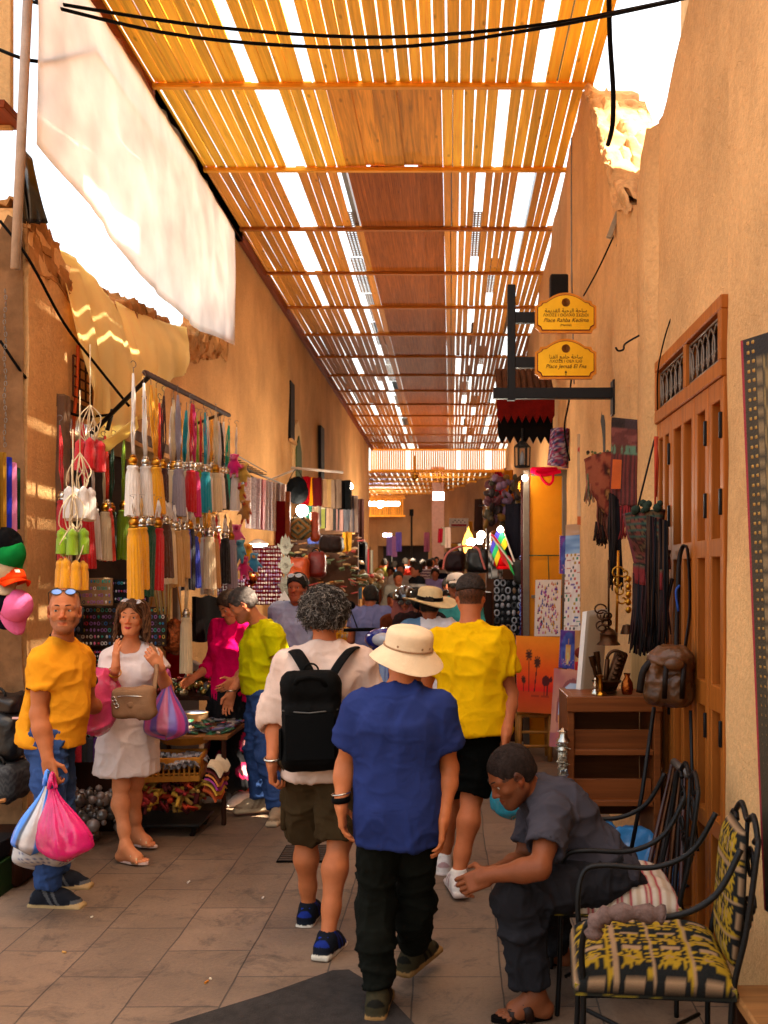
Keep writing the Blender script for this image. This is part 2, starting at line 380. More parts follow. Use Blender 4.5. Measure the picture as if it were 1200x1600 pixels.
def wood(name, col, var=.3, isl=.22, axis=1, rough=.6, bump=.25, ring=1.0):
    m, t, b, N, L = nt(name); col = hx(col); tc = node(N, 'ShaderNodeTexCoord'); mp = node(N, 'ShaderNodeMapping'); sc = [22, 22, 22]; sc[axis] = .9; mp.inputs['Scale'].default_value = sc
    ge = node(N, 'ShaderNodeNewGeometry'); sc2 = node(N, 'ShaderNodeVectorMath', operation='SCALE'); sc2.inputs[0].default_value = (13, 7, 5); L.new(ge.outputs['Random Per Island'], sc2.inputs['Scale'])
    ad = node(N, 'ShaderNodeVectorMath', operation='ADD'); L.new(tc.outputs['Object'], ad.inputs[0]); L.new(sc2.outputs[0], ad.inputs[1]); L.new(ad.outputs[0], mp.inputs[0])
    n = node(N, 'ShaderNodeTexNoise', Scale=1.5, Detail=7, Roughness=.6, Distortion=.6); L.new(mp.outputs[0], n.inputs[0])
    kn = node(N, 'ShaderNodeTexVoronoi', Scale=1); mp2 = node(N, 'ShaderNodeMapping'); s3 = [9, 9, 9]; s3[axis] = 3.2; mp2.inputs['Scale'].default_value = s3; L.new(ad.outputs[0], mp2.inputs[0]); L.new(mp2.outputs[0], kn.inputs[0])
    r = node(N, 'ShaderNodeMapRange'); r.inputs[1].default_value = .3; r.inputs[2].default_value = .7; r.inputs[3].default_value = 1-var; r.inputs[4].default_value = 1+var*.7; L.new(n.outputs[0], r.inputs[0])
    k2 = node(N, 'ShaderNodeMapRange'); k2.inputs[1].default_value = .06; k2.inputs[2].default_value = .16; k2.inputs[3].default_value = 1-.45*ring; L.new(kn.outputs[0], k2.inputs[0])
    i2 = node(N, 'ShaderNodeMapRange'); i2.inputs[3].default_value = 1-isl; i2.inputs[4].default_value = 1+isl; L.new(ge.outputs['Random Per Island'], i2.inputs[0])
    a = node(N, 'ShaderNodeMath', operation='MULTIPLY'); L.new(r.outputs[0], a.inputs[0]); L.new(k2.outputs[0], a.inputs[1])
    a2 = node(N, 'ShaderNodeMath', operation='MULTIPLY'); L.new(a.outputs[0], a2.inputs[0]); L.new(i2.outputs[0], a2.inputs[1])
    mu = node(N, 'ShaderNodeVectorMath', operation='MULTIPLY'); mu.inputs[0].default_value = col; L.new(a2.outputs[0], mu.inputs[1]); L.new(mu.outputs[0], b.inputs['Base Color'])
    bp = node(N, 'ShaderNodeBump', Strength=bump, Distance=.004); L.new(n.outputs[0], bp.inputs['Height']); L.new(bp.outputs[0], b.inputs['Normal']); b.inputs['Roughness'].default_value = rough; b.inputs['Specular IOR Level'].default_value = .12
    MATS[name] = m; return m
W_LIT = wood('lit_slat', '#ffd050'); W_DIM = wood('dim_slat', '#d89c48'); W_DIMMER = wood('dimmer_slat', '#b47a3a'); W_MAT = wood('reed_mat', '#b87436', var=.5, isl=.1); W_PLY = wood('ply', '#eaae44', var=.45)  # slat tones darken down the lane: falling skylight put into their colour
W_DOOR = wood('door_wood', '#b07034', axis=2, isl=.1, rough=.45, ring=.35); W_DARK = wood('dark_wood', '#4a2c1a', axis=2, isl=.15); W_X = wood('crate_wood', '#9a7148', axis=0); W_Y = wood('rail_wood', '#8a4a22', axis=1)
IRON = M('iron', '#231f1e', rough=.5, metal=.6, var=.3, scale=30, bump=.2); STEEL = M('steel', '#8d8a86', rough=.35, metal=.9); RUST = M('rust_iron', '#5a3018', rough=.7, metal=.4, var=.4, scale=12, bump=.3)
BRASS = M('brass', '#b98a3a', rough=.32, metal=1, var=.25, scale=12, bump=.1); BLACK = M('black_rubber', '#141314', rough=.65, var=.3, bump=.1)
SILV = M('silver', '#c9c4ba', rough=.25, metal=1, var=.2)
# ================================================================== the paving: one sheet
def paving():
    m, t, b, N, L = nt('paving'); tc = node(N, 'ShaderNodeTexCoord'); mp = node(N, 'ShaderNodeMapping'); mp.inputs['Rotation'].default_value = (0, 0, math.pi/2)
    mp.inputs['Location'].default_value = (.12, -1.0+.379*0+.0, 0); L.new(tc.outputs['Object'], mp.inputs[0])
    dn = node(N, 'ShaderNodeTexNoise', Scale=1.2, Detail=3); L.new(tc.outputs['Object'], dn.inputs[0]); ds = node(N, 'ShaderNodeVectorMath', operation='SCALE'); ds.inputs['Scale'].default_value = .05; L.new(dn.outputs[1], ds.inputs[0])
    dd = node(N, 'ShaderNodeVectorMath', operation='ADD'); L.new(mp.outputs[0], dd.inputs[0]); L.new(ds.outputs[0], dd.inputs[1])
    br = node(N, 'ShaderNodeTexBrick', Scale=1); br.inputs['Brick Width'].default_value = .59; br.inputs['Row Height'].default_value = .379; br.inputs['Mortar Size'].default_value = .004; br.inputs['Mortar Smooth'].default_value = .3; br.offset = .5
    br.inputs['Color1'].default_value = rgba(hx('#8e7763')); br.inputs['Color2'].default_value = rgba(hx('#806b58')); br.inputs['Mortar'].default_value = rgba(hx('#54463a')); br.inputs['Bias'].default_value = .1; L.new(dd.outputs[0], br.inputs[0])
    n1 = node(N, 'ShaderNodeTexNoise', Scale=1.1, Detail=8, Roughness=.68); L.new(tc.outputs['Object'], n1.inputs[0]); n2 = node(N, 'ShaderNodeTexNoise', Scale=55, Detail=5, Roughness=.7); L.new(tc.outputs['Object'], n2.inputs[0])
    r1 = node(N, 'ShaderNodeMapRange'); r1.inputs[1].default_value = .3; r1.inputs[2].default_value = .7; r1.inputs[3].default_value = .55; r1.inputs[4].default_value = 1.22; L.new(n1.outputs[0], r1.inputs[0])
    r2 = node(N, 'ShaderNodeMapRange'); r2.inputs[1].default_value = .3; r2.inputs[2].default_value = .7; r2.inputs[3].default_value = .86; r2.inputs[4].default_value = 1.14; L.new(n2.outputs[0], r2.inputs[0])
    vo = node(N, 'ShaderNodeTexVoronoi', Scale=3.1); L.new(tc.outputs['Object'], vo.inputs[0]); r3 = node(N, 'ShaderNodeMapRange'); r3.inputs[1].default_value = .03; r3.inputs[2].default_value = .11; r3.inputs[3].default_value = .45; L.new(vo.outputs[0], r3.inputs[0])
    a = node(N, 'ShaderNodeMath', operation='MULTIPLY'); L.new(r1.outputs[0], a.inputs[0]); L.new(r2.outputs[0], a.inputs[1]); a2 = node(N, 'ShaderNodeMath', operation='MULTIPLY'); L.new(a.outputs[0], a2.inputs[0]); L.new(r3.outputs[0], a2.inputs[1])
    n5 = node(N, 'ShaderNodeTexNoise', Scale=4.5, Detail=9, Roughness=.75, Distortion=.8); L.new(tc.outputs['Object'], n5.inputs[0]); r5 = node(N, 'ShaderNodeMapRange'); r5.inputs[1].default_value = .52; r5.inputs[2].default_value = .66; r5.inputs[3].default_value = 1.05; r5.inputs[4].default_value = .5; L.new(n5.outputs[0], r5.inputs[0]); a3 = node(N, 'ShaderNodeMath', operation='MULTIPLY'); L.new(a2.outputs[0], a3.inputs[0]); L.new(r5.outputs[0], a3.inputs[1]); a2 = a3
    mu = node(N, 'ShaderNodeVectorMath', operation='MULTIPLY'); L.new(br.outputs[0], mu.inputs[0]); L.new(a2.outputs[0], mu.inputs[1]); L.new(mu.outputs[0], b.inputs['Base Color'])
    h = node(N, 'ShaderNodeMath', operation='MULTIPLY_ADD'); L.new(br.outputs[1], h.inputs[0]); h.inputs[1].default_value = -1.5; L.new(n2.outputs[0], h.inputs[2])
    h2 = node(N, 'ShaderNodeMath', operation='MULTIPLY_ADD'); L.new(n1.outputs[0], h2.inputs[0]); h2.inputs[1].default_value = 2.0; L.new(h.outputs[0], h2.inputs[2])
    bp = node(N, 'ShaderNodeBump', Strength=.5, Distance=.006); L.new(h2.outputs[0], bp.inputs['Height']); L.new(bp.outputs[0], b.inputs['Normal'])
    rr = node(N, 'ShaderNodeMapRange'); rr.inputs[3].default_value = .5; rr.inputs[4].default_value = .85; L.new(n1.outputs[0], rr.inputs[0]); L.new(rr.outputs[0], b.inputs['Roughness'])
    return m
def gz(y): return max(0, min(45, y)-11)*.028      # the lane climbs gently away from the viewer
g = MB()
for i, (y0, y1) in enumerate(((-60, 11), (11, 45), (45, 260))): g.add([(-120, y0, gz(y0)), (120, y0, gz(y0)), (120, y1, gz(y1)), (-120, y1, gz(y1))], [(0, 1, 2, 3)])
tag(g.build('ground_paving', paving(), loc=(0, 0, 0), smooth=0), kind='structure')
# ================================================================== walls
def pl(y, pts):
    for (a, b), (c, d) in zip(pts, pts[1:]):
        if y <= c: return b+(d-b)*max(0, min(1, (y-a)/(c-a)))
    return pts[-1][1]
def nz(*p): return float(vnoise(np.array(p)))
def fb(*p): return float(fbm(np.array(p)))
def wall(name, label, xf, y0, y1, z0f, z1f, mat, thick=.4, side=1, dy=.09, dz=.11, rag=0, amp=.02, cat='wall'):
    """a rendered wall along the lane; side=+1: it stands on the right and looks to -X"""
    nu = max(2, int((y1-y0)/dy)); zz = max(z1f(y) for y in (y0, (y0+y1)/2, y1)); nv = max(2, int(zz/dz))
    def fn(u, v):
        y = y0+(y1-y0)*(u if side > 0 else 1-u); t = z1f(y)+(rag*(fb(y*2.1, 3.3, side)-.5)*2+rag*(nz(y*9, 1, 1)-.5) if rag else 0); z = z0f(y)+(t-z0f(y))*v
        return (xf(y, z)-side*amp*(fb(y*1.3, z*1.3, 7*side)-.5)*2-side*.006*(nz(y*7, z*7, 2)-.5), y, z)
    m = MB()
    if side > 0: m.grid(lambda u, v: fn(u, v), nu, nv, thick=-0)
    else: m.grid(fn, nu, nv)
    # back and rims
    k = (nu+1)*(nv+1); base = list(m.v); m.v += [(x+side*thick, y, z) for x, y, z in base]; m.c += [(1, 1, 1)]*k; w = nu+1
    f2 = [tuple(i+k for i in f[::-1]) for f in m.f]; bd = [i for i in range(w)]+[j*w+nu for j in range(1, nv+1)]+[nv*w+i for i in range(nu-1, -1, -1)]+[j*w for j in range(nv-1, 0, -1)]
    m.f += f2+[(bd[(i+1) % len(bd)], bd[i], bd[i]+k, bd[(i+1) % len(bd)]+k) for i in range(len(bd))]; m.m = [0]*len(m.f)
    if side > 0: m.f = [f[::-1] for f in m.f]
    return tag(m.build(name, mat, smooth=50), label, cat)
RX = 1.14
RT = [(0, 6.6), (2.6, 6.4), (3.6, 5.5), (4.4, 4.8), (4.8, 4.5), (5.2, 4.27), (5.35, 4.2), (5.6, 4.24), (6.3, 4.1), (6.85, 4.36), (7.25, 4.8), (7.7, 5.3), (8.3, 5.78), (9.8, 5.78)]
def sm(a, b, x): t = max(0, min(1, (x-a)/(b-a))); return t*t*(3-2*t)
def rxf(y, z):
    o = 0
    o -= .055*sm(5.47, 5.5, y)*(1-sm(5.85, 5.93, y))*(1-.4*sm(3.9, 4.2, z)); o += .05*sm(5.95, 6.02, y)*(1-sm(6.3, 6.36, y)); o -= .02*sm(6.5, 6.6, y)*(1-sm(6.95, 7.05, y)); o -= .03*sm(7.9, 8.0, y)
    if y > 9.2: o += (y-9.2)*.03
    return RX+o
DY0, DY1, DZ = 4.125, 5.465, 2.89
wall('plaster_wall', 'tall ochre plaster wall at the right edge, beside the wooden doors and the tall studded frame', rxf, .3, DY0, lambda y: -.05, lambda y: pl(y, RT), PL, side=1)
wall('plaster_wall', 'plaster above the wooden doors, its curved top open to the white sky', rxf, DY0, DY1, lambda y: DZ, lambda y: pl(y, RT), PL, side=1, dz=.06)
wall('plaster_wall', 'ochre wall with a broken ragged top carrying the two brass signs', rxf, DY1, 9.8, lambda y: -.05, lambda y: pl(y, RT), PL, side=1, rag=.07)
def rfar(y, z): return rxf(9.8, 0)+(y-9.8)*.0285
wall('plaster_wall', 'long ochre wall on the right above the far stalls, under the slatted roof', rfar, 9.8, 31.6, lambda y: -.05, lambda y: 5.78, PL2, side=1, dy=.3, dz=.3, amp=.05)
def lx(y, z): return -2.55
LTOP = [(5.98, 3.95), (6.3, 3.85), (7.0, 3.75), (8.2, 3.9), (9.5, 3.98), (10.6, 4.3), (11.3, 4.5), (11.5, 5.78)]
SY0, SY1, SZ = 6.62, 9.05, 2.78
wall('plaster_wall', 'narrow ochre plaster pier with patches of sun, left of the tassel stall', lx, 6.0, SY0, lambda y: -.05, lambda y: pl(y, LTOP), PL, side=-1, rag=.12, thick=.55, dy=.05, dz=.07)
wall('plaster_wall', 'broken plaster wall over the tassel stall, half covered by yellow cloth', lx, SY0, SY1, lambda y: SZ, lambda y: pl(y, LTOP), PL, side=-1, rag=.12, dy=.05, dz=.07)
wall('plaster_wall', 'long ochre wall on the left running back under the slatted roof', lambda y, z: -2.55+.04*sm(15.1, 15.2, y)*(1-sm(15.7, 15.8, y))+.03*sm(19, 19.1, y), SY1, 30.6, lambda y: -.05, lambda y: pl(y, LTOP) if y < 11.6 else 5.78, PL2, side=-1, rag=.0, dy=.17, dz=.2, amp=.035)
# end of the pier: raw mud brick face towards the viewer
m = MB(); m.grid(lambda u, v: (-2.556-.53*u+.03*(fb(u*5, v*9, 1)-.5), 5.985-.07*fb(u*6, v*20, 4), v*(3.75+.25*nz(u*6, 3, 1))), 10, 60)
tag(m.build('mud_brick_face', ROUGH), 'dark crumbling mud face at the end of the left pier, where bags and caps hang', 'wall')
# crumbling mud along the broken tops
def crumble(label, x0, wd, y0, y1, topf, drop, sgn, mat):
    m = MB()
    def fn(u, v):
        y = lerp(y0, y1, u); t = topf(y); n1, n2 = fb(y*3.1, v*5, sgn), fb(y*9, v*13, 3*sgn); f = v*2
        if f < 1: p = V((x0-sgn*.012, y, t-drop*(1-f)*(.5+n1)))
        else: p = V((x0+sgn*wd*(f-1), y, t))
        return p+V((-sgn*(.09*(n1-.45)+.06*(n2-.5)), .05*(n2-.5), .16*(n1-.42)+.10*(n2-.5)+(.05 if nz(y*14, v*9, 5) > .62 else 0)))*min(1, v*5)
    m.grid(fn, int((y1-y0)/.022), 34, thick=.02); return tag(m.build('crumbling_edge', mat, smooth=50), label, 'rubble')
crumble('brown crumbling mud and straw along the broken top of the left wall', -2.55, .5, 5.98, 11.35, lambda y: pl(y, LTOP)+.02, .34, -1, RUB)
crumble('pale crumbling edge on the ragged top of the right wall', RX, .35, 6.35, 8.2, lambda y: pl(y, RT)+.0, .10, 1, M('pale_rubble', '#cfae84', rough=.95, var=.35, bump=.7, bscale=20))
# unseen blocks added behind the right wall to keep sun off the lane
m = MB(); m.box((4.2, 1.2, 4.75), (5.0, 11.6, 9.5), bev=.05)
tag(m.build('sun_blocker', PLS, smooth=0), 'upper storeys of the house behind the right wall', 'house')
m = MB(); m.box((8.4, 14.6, 12), (6.4, 13.8, 24), bev=.05)
m.box((16.5, 42, 20), (4, 42, 40), bev=.05)
tag(m.build('sun_blocker', PLS, smooth=0), 'tall houses standing back behind the ragged right wall', 'house')
# the lane bends to the left beyond the roof: an angled end wall with shop openings below
A_, B_, D_ = V((1.83, 31.6, 0)), V((-.45, 41, 0)), V((-7.5, 45.5, 0))
def endwall(label, a, b, z1, holes, zo=3.0):
    m = MB(); d = (b-a); Ln = d.length; d.normalize(); n = V((d.y, -d.x, 0))
    if n.y > 0: n = -n
    xs = [0]
    for h0, h1 in holes: xs += [h0, h1]
    xs.append(Ln); R = frame((0, 0, 1), d)
    for i in range(0, len(xs)-1):
        c = (xs[i]+xs[i+1])/2; w = xs[i+1]-xs[i]; hole = i % 2 == 1; za = zo if hole else -.05; q = a+d*c-n*.2; m.box((q.x, q.y, (za+z1)/2), (w, .4, z1-za), R, bev=.01)
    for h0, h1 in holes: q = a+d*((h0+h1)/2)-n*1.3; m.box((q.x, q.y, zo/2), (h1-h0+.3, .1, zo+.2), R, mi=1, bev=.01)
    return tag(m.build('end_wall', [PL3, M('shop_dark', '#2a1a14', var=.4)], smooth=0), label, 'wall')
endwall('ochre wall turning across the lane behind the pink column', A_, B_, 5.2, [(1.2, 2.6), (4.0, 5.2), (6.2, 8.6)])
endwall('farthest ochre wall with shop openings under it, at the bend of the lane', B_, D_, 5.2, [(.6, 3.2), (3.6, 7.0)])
wall('plaster_wall', 'far end of the left wall beyond the first roof', lambda y, z: -2.75-.2*(y-30.6)/3, 30.6, 37, lambda y: -.05, lambda y: 5.2, PL2, side=-1, dy=.4, dz=.4)
# ================================================================== slatted roof
ZR = H+4.08; BY = [8.245+1.70*k for k in range(-4, 15)]
def rr_(y): return RX-.01 if y < 9.3 else rfar(max(y, 9.8), 0)-.01
roof = T('slatted_roof', 'long roof of orange wooden slats and crossbeams over the lane', 'roof', (-.6, 8, ZR))
HOL = {-1: [(-1.66, -1.57), (-1.2, -1.13), (.12, .19), (.72, .82)], 0: [(-1.6, -1.5), (.44, .54)], 1: [(-1.74, -1.6), (-1.2, -1.07), (.24, .34), (.68, .82)], 2: [(-1.92, -1.78), (-1.3, -1.17), (.24, .36), (.74, .86)]}
for k in range(2, len(BY)-1):
    kk = k-4; y0, y1 = BY[k], BY[k+1]; xr = (rr_(y0)+rr_(y1))/2; xl = -2.54; m = MB()
    hol = HOL.get(kk) if kk < 3 else [(-1.9+.3*(kk % 3), -1.8+.3*(kk % 3)), (-1.3-.05*(kk % 2), -1.2)]+([(.25+.1*(kk % 2), .38), (.9, 1.0)] if kk % 3 else [(.5, .63)])
    if kk < -1: hol = []
    central = kk >= 0; x = xl; fresh = kk <= 0; pit = .112
    while x < xr-.03:
        w = U(.084, .094) if x < -.9 or fresh else U(.068, .078); gap = (U(.004, .007) if x < -.9 and kk < 0 else U(.008, .014) if x < -.9 else U(.009, .016)); cx = x+w/2
        if central and -1.05 < cx < -.1: x = -.08; continue
        if any(a < cx < b for a, b in (hol or [])): x += w+gap; continue
        if kk > 2 and random.random() < .02: x += w+gap; continue
        dx = U(-.012, .012); m.box((cx, (y0+y1)/2, ZR+U(0, .012)), (w, y1-y0-.012, .02), rotz(dx/(y1-y0)), bev=.003); x += w+gap
    m.build('slat_panel', W_LIT if kk <= 0 else (W_DIM if kk < 5 else W_DIMMER), roof, smooth=0)
    if central:
        q = MB(); nn = 5 if kk == 0 else 4
        for i in range(nn): ww = .95/nn; q.box((-1.04+ww*(i+.5), (y0+y1)/2, ZR+.010+.014*(i % 2)), (ww+.012, y1-y0-.02, .012), bev=.003)
        if kk > 0:
            for i in range(int(90)): q.box((-1.04+.95*(i+.5)/90, (y0+y1)/2, ZR+.001), (.0085, y1-y0-.02, .007), bev=.002, mi=1)
        q.build('board_mat', [W_PLY if kk == 0 else W_MAT, W_MAT], roof, smooth=0)
    b = MB(); b.box(((xl+xr)/2, y0, ZR-.025), (xr-xl+.1, .055, .038), bev=.004); b.build('crossbeam', wood('beam%d' % k, '#f4b848' if kk <= 1 else '#b87a38', axis=0), roof, smooth=0)  # near beams lighter too, the skylight put into their colour
    if k % 2 == 0:
        b = MB()
        for xx in (-2.2, -1.1, 0, .9): b.box((xx, (y0+y1)/2+.85, ZR+.10), (.05, 3.38, .12), bev=.004)
        b.build('joist', STEEL, roof, smooth=0)
    if kk >= 2 and hol:      # perforated metal trays lying over the gaps
        for a, bb in hol[:3]:
            if random.random() < .7:
                q = MB(); cc = (a+bb)/2; n1 = 3; n2 = 22
                for i in range(n1+1): q.box((a+(bb-a)*i/n1, (y0+y1)/2, ZR+.19), (.02, (y1-y0)*.95, .008), bev=.001)
                for j in range(n2+1): q.box((cc, y0+(y1-y0)*(.03+.94*j/n2), ZR+.193), (bb-a, .028, .008), bev=.001)
                q.build('cable_tray', STEEL, roof, smooth=0)
# edge boards on the walls
b = MB(); b.box((-2.5, 19.9, ZR-.05), (.06, 23.2, .14)); b.box((-2.5, 7.3, ZR-.05), (.06, 9.0, .14)); b.build('edge_board', W_Y, roof, smooth=0)
# end of the first roof: a fascia of upright slats, then two lower roofs round the bend
def fascia(name, label, y, x0, x1, z0, z1, n, skip):
    m = MB()
    for i in range(n):
        if any(a < i/n < b for a, b in skip): continue
        m.box((lerp(x0, x1, (i+.5)/n), y, (z0+z1)/2), ((x1-x0)/n*.72, .02, z1-z0), bev=.003)
    m.box(((x0+x1)/2, y-.03, z0), (x1-x0, .05, .07)); m.box(((x0+x1)/2, y-.03, z1), (x1-x0, .05, .07))
    return tag(m.build(name, wood('fascia_wood'+str(n), '#ffb648', axis=2), smooth=0), label, 'slat screen')
fascia('slat_screen', 'row of upright yellow slats closing the end of the first roof', 32.15, -2.6, 1.8, 5.12, 5.80, 62, [(.25, .29), (.62, .66), (.83, .88)])
fascia('slat_screen', 'lower row of upright slats at the far bend', 42, -3.6, .2, 4.25, 5.0, 48, [(.55, .62), (.7, .74)])
for nm, (y0, y1, z, x0, x1, lb) in enumerate([(32.2, 42, 5.12, -3.4, 1.9, 'second slatted roof, lower and darker, at the bend of the lane'), (42, 52, 4.3, -8, .5, 'farthest slatted roof behind the lower upright slats')]):
    m = MB(); x = x0
    while x < x1:
        if random.random() > .05: m.box((x, (y0+y1)/2, z), (.155, y1-y0, .02), bev=.003)
        x += U(.165, .21)
    for j in range(7): m.box(((x0+x1)/2, lerp(y0, y1, j/6), z-.04), (x1-x0, .07, .06))
    tag(m.build('slatted_roof', W_DIM, smooth=0), lb, 'roof')
# ================================================================== people: one continuous skin per body, clothes as children
SKIN = M('skin', '#ffffff', rough=.52, var=.09, scale=22, bump=.12, bscale=160, attr=True, sss=.08)
HAIRM = M('hair', '#ffffff', rough=.7, var=.35, scale=40, bump=.6, bscale=120, attr=True)
SHOEM = M('shoe_stuff', '#ffffff', rough=.75, var=.15, scale=30, bump=.25, bscale=200, attr=True)
EYEM = M('eyeball', '#ffffff', rough=.15, var=.02, bump=0, attr=True)
def cloth_tint(name, **k): return fab(name, '#ffffff', attr=True, **k)
A3 = lambda v: np.array([v[0], v[1], v[2]])
def hand_prims(w, d, n, th, curl=.5, s=1.0, spread=.12, k=.004, thumb=.4):
    """w wrist, d along the fingers, n palm normal, th towards the thumb; five separate fingers"""
    d = V(d).normalized(); n = V(n); n = (n-d*n.dot(d)).normalized(); t0 = V(th); th = (t0-d*t0.dot(d)-n*t0.dot(n)).normalized()
    R = Matrix((th, d, n)).transposed(); c = w+d*(.048*s); pr = [('b', A3(c), (.039*s, .048*s, .0135*s), R, .012, .011*s), ('c', A3(w-d*.02), A3(w+d*.03*s), .026*s, .024*s, .015)]
    for x, L, b, cc in ((.029, .074, .094, .85), (.0095, .083, .097, 1), (-.0105, .077, .093, 1.08), (-.029, .06, .085, 1.15)):
        p = w+d*(b*s)+th*(x*s); a = 0; f = (d+th*(x*spread*12)).normalized(); r = .0088*s
        for L_, da in ((.46, .5), (.30, .85), (.24, .6)):
            a += da*curl*cc; q = p+(f*math.cos(a)+n*math.sin(a))*(L*L_*s); pr.append(('c', A3(p), A3(q), r, r*.9, k)); p = q; r *= .9
    p = w+d*(.022*s)+th*(.028*s)+n*.004; q = p+(d*.62+th*.72+n*(.25+thumb*.5)).normalized()*(.045*s); pr.append(('c', A3(p), A3(q), .0135*s, .0105*s, .008))
    q2 = q+(d*.9+th*(.35-thumb*.6)+n*(.2+thumb*.5)).normalized()*(.036*s); pr.append(('c', A3(q), A3(q2), .0105*s, .008*s, k)); return pr
def head_frame(J):
    f = V(J['look']).normalized(); u = V(J.get('hup', (0, 0, 1))); u = (u-f*u.dot(f)).normalized(); return Matrix((f.cross(u), f, u)).transposed()
def head_prims(c, R, s=1.0, face=True, fem=False, ear=True):
    def w(x, y, z): return A3(c+R @ V((x*s, y*s, z*s)))
    def E(x, y, z, a, b, d, k=.02, Q=None): return ('e', w(x, y, z), (a*s, b*s, d*s), R if Q is None else R @ Q, k*s)
    def Cc(p, q, r0, r1, k): return ('c', w(*p), w(*q), r0*s, r1*s, k*s)
    j = .9 if fem else 1
    pr = [E(0, -.014, .03, .0755, .096, .086), E(0, .028, -.03, .062*j, .060, .082, .03), E(0, .058, -.085, .032*j, .032, .03, .03), Cc((-.05*j, -.002, -.055), (-.018, .066, -.1), .018, .015, .03), Cc((.05*j, -.002, -.055), (.018, .066, -.1), .018, .015, .03)]
    if face:
        pr += [Cc((-.043, .066, .018), (-.012, .0815, .017), .010, .010, .016), Cc((.043, .066, .018), (.012, .0815, .017), .010, .010, .016), E(-.04, .058, -.028, .019, .019, .016, .02), E(.04, .058, -.028, .019, .019, .016, .02)]
        pr += [('sub', E(-.031, .094, -.001, .0165, .0135, .0105, .010)), ('sub', E(.031, .094, -.001, .0165, .0135, .0105, .010))]
        pr += [Cc((0, .080, .012), (0, .1035, -.032), .0075, .0115 if not fem else .0095, .010), E(-.0125, .093, -.038, .0085, .009, .0075, .006), E(.0125, .093, -.038, .0085, .009, .0075, .006), ('sub', E(-.0062, .101, -.0455, .0034, .005, .004, .003)), ('sub', E(.0062, .101, -.0455, .0034, .005, .004, .003))]
        pr += [Cc((-.021, .0775, -.0655), (0, .0895, -.0625), .0045, .0068, .006), Cc((.021, .0775, -.0655), (0, .0895, -.0625), .0045, .0068, .006), Cc((-.017, .079, -.0735), (0, .0885, -.0755), .0055, .008, .005), Cc((.017, .079, -.0735), (0, .0885, -.0755), .0055, .008, .005), ('sub', Cc((-.022, .0865, -.0692), (.022, .0865, -.0692), .0014, .0014, .004)), E(0, .079, -.099, .015, .011, .012, .016)]
        for q in (-1, 1):      # lids
            pr += [Cc((q*.019, .0785, .0035), (q*.031, .0835, .0075), .003, .0035, .004), Cc((q*.031, .0835, .0075), (q*.044, .072, .002), .0035, .003, .004), Cc((q*.019, .078, -.004), (q*.031, .0805, -.0085), .0025, .003, .004), Cc((q*.031, .0805, -.0085), (q*.044, .072, -.002), .003, .0025, .004)]
    if ear:
        for q in (-1, 1):
            Q = eul(-.2, 0, q*-.35); pr += [E(q*.078, -.004, -.006, .0075, .019, .031, .006, Q), ('sub', E(q*.0855, .003, -.004, .005, .010, .018, .004, Q)), E(q*.075, .004, -.034, .006, .008, .010, .008)]
    return pr
def torso_frame(J):
    mh = (J['hl']+J['hr'])/2; up = (J['nk']-mh); Ln = up.length; up = up.normalized(); rt = J['sr']-J['sl']; rt = (rt-up*rt.dot(up)).normalized(); fw = up.cross(rt)
    rp = J['hr']-J['hl']; rp = (rp-up*rp.dot(up)).normalized(); return mh, up, Ln, rt, fw, rp
def torso_prims(J, o, inf=0.0):
    mh, up, Ln, rt, fw, rp = torso_frame(J); s = o.get('s', 1); b = o.get('b', 1); fem = o.get('fem'); be = o.get('belly', 0); bk = o.get('slouch', 0); fp = up.cross(rp)
    R = Matrix((rt, fw, up)).transposed(); Rp = Matrix((rp, fp, up)).transposed()
    def at(t, f=0): return mh+up*(Ln*t)+fw*(f*s)-fw*(bk*math.sin(math.pi*min(1, max(0, t))))
    pel, ab, ch = at(.06, -.01), at(.36, .012+be*.5), at(.68, .008)
    I = inf
    pr = [('e', A3(pel), (.158*s*b+I, .112*s*b+I, .125*s+I), Rp, .05), ('e', A3(ab), ((.135 if not fem else .118)*s*b+I, (.098+be*.55)*s*b+I, .17*s+I), R, .07), ('e', A3(ch), ((.158 if not fem else .14)*s*b+I, .108*s*b+I, .185*s+I), R, .06)]
    n0 = J['nk']-up*.075*s-fw*.005
    for q in ('l', 'r'):
        sh = J['s'+q]; sg = -1 if q == 'l' else 1
        pr += [('c', A3(n0+rt*sg*.06*s), A3(sh), .060*s*b+I, .047*s*b+I, .05), ('c', A3(J['nk']+up*.025*s), A3(lerp(J['nk'], sh, .72)+up*.008*s), .04*s+I*.7, .035*s+I, .04)]
        pr += [('e', A3(at(.73, .065)+rt*sg*.07*s), (.075*s+I, .045*s+I, .065*s+I), R, .04)] if not fem else [('e', A3(at(.64, .085)+rt*sg*.072*s), (.062*s+I, .062*s+I, .062*s+I), R, .04)]
        pr += [('e', A3(at(.72, -.06)+rt*sg*.075*s), (.07*s+I, .045*s+I, .09*s+I), R, .04), ('e', A3(at(-.02, -.055)+rp*sg*.07*s), (.078*s+I, .075*s+I, .085*s+I), Rp, .04)]
    return pr
def arm_prims(J, q, o, inf=0):
    s = o.get('s', 1)*o.get('arm', 1); sh, el, w = J['s'+q], J['e'+q], J['w'+q]; m = lerp(el, w, .3)
    return [('c', A3(sh), A3(el), .047*s+inf, .038*s+inf, .03), ('e', A3(lerp(sh, el, .45)), (.043*s+inf, .043*s+inf, .10*s), frame(el-sh), .03), ('c', A3(el), A3(m), .039*s+inf, .042*s+inf, .03), ('c', A3(m), A3(w), .042*s+inf, .027*s+inf, .03)]
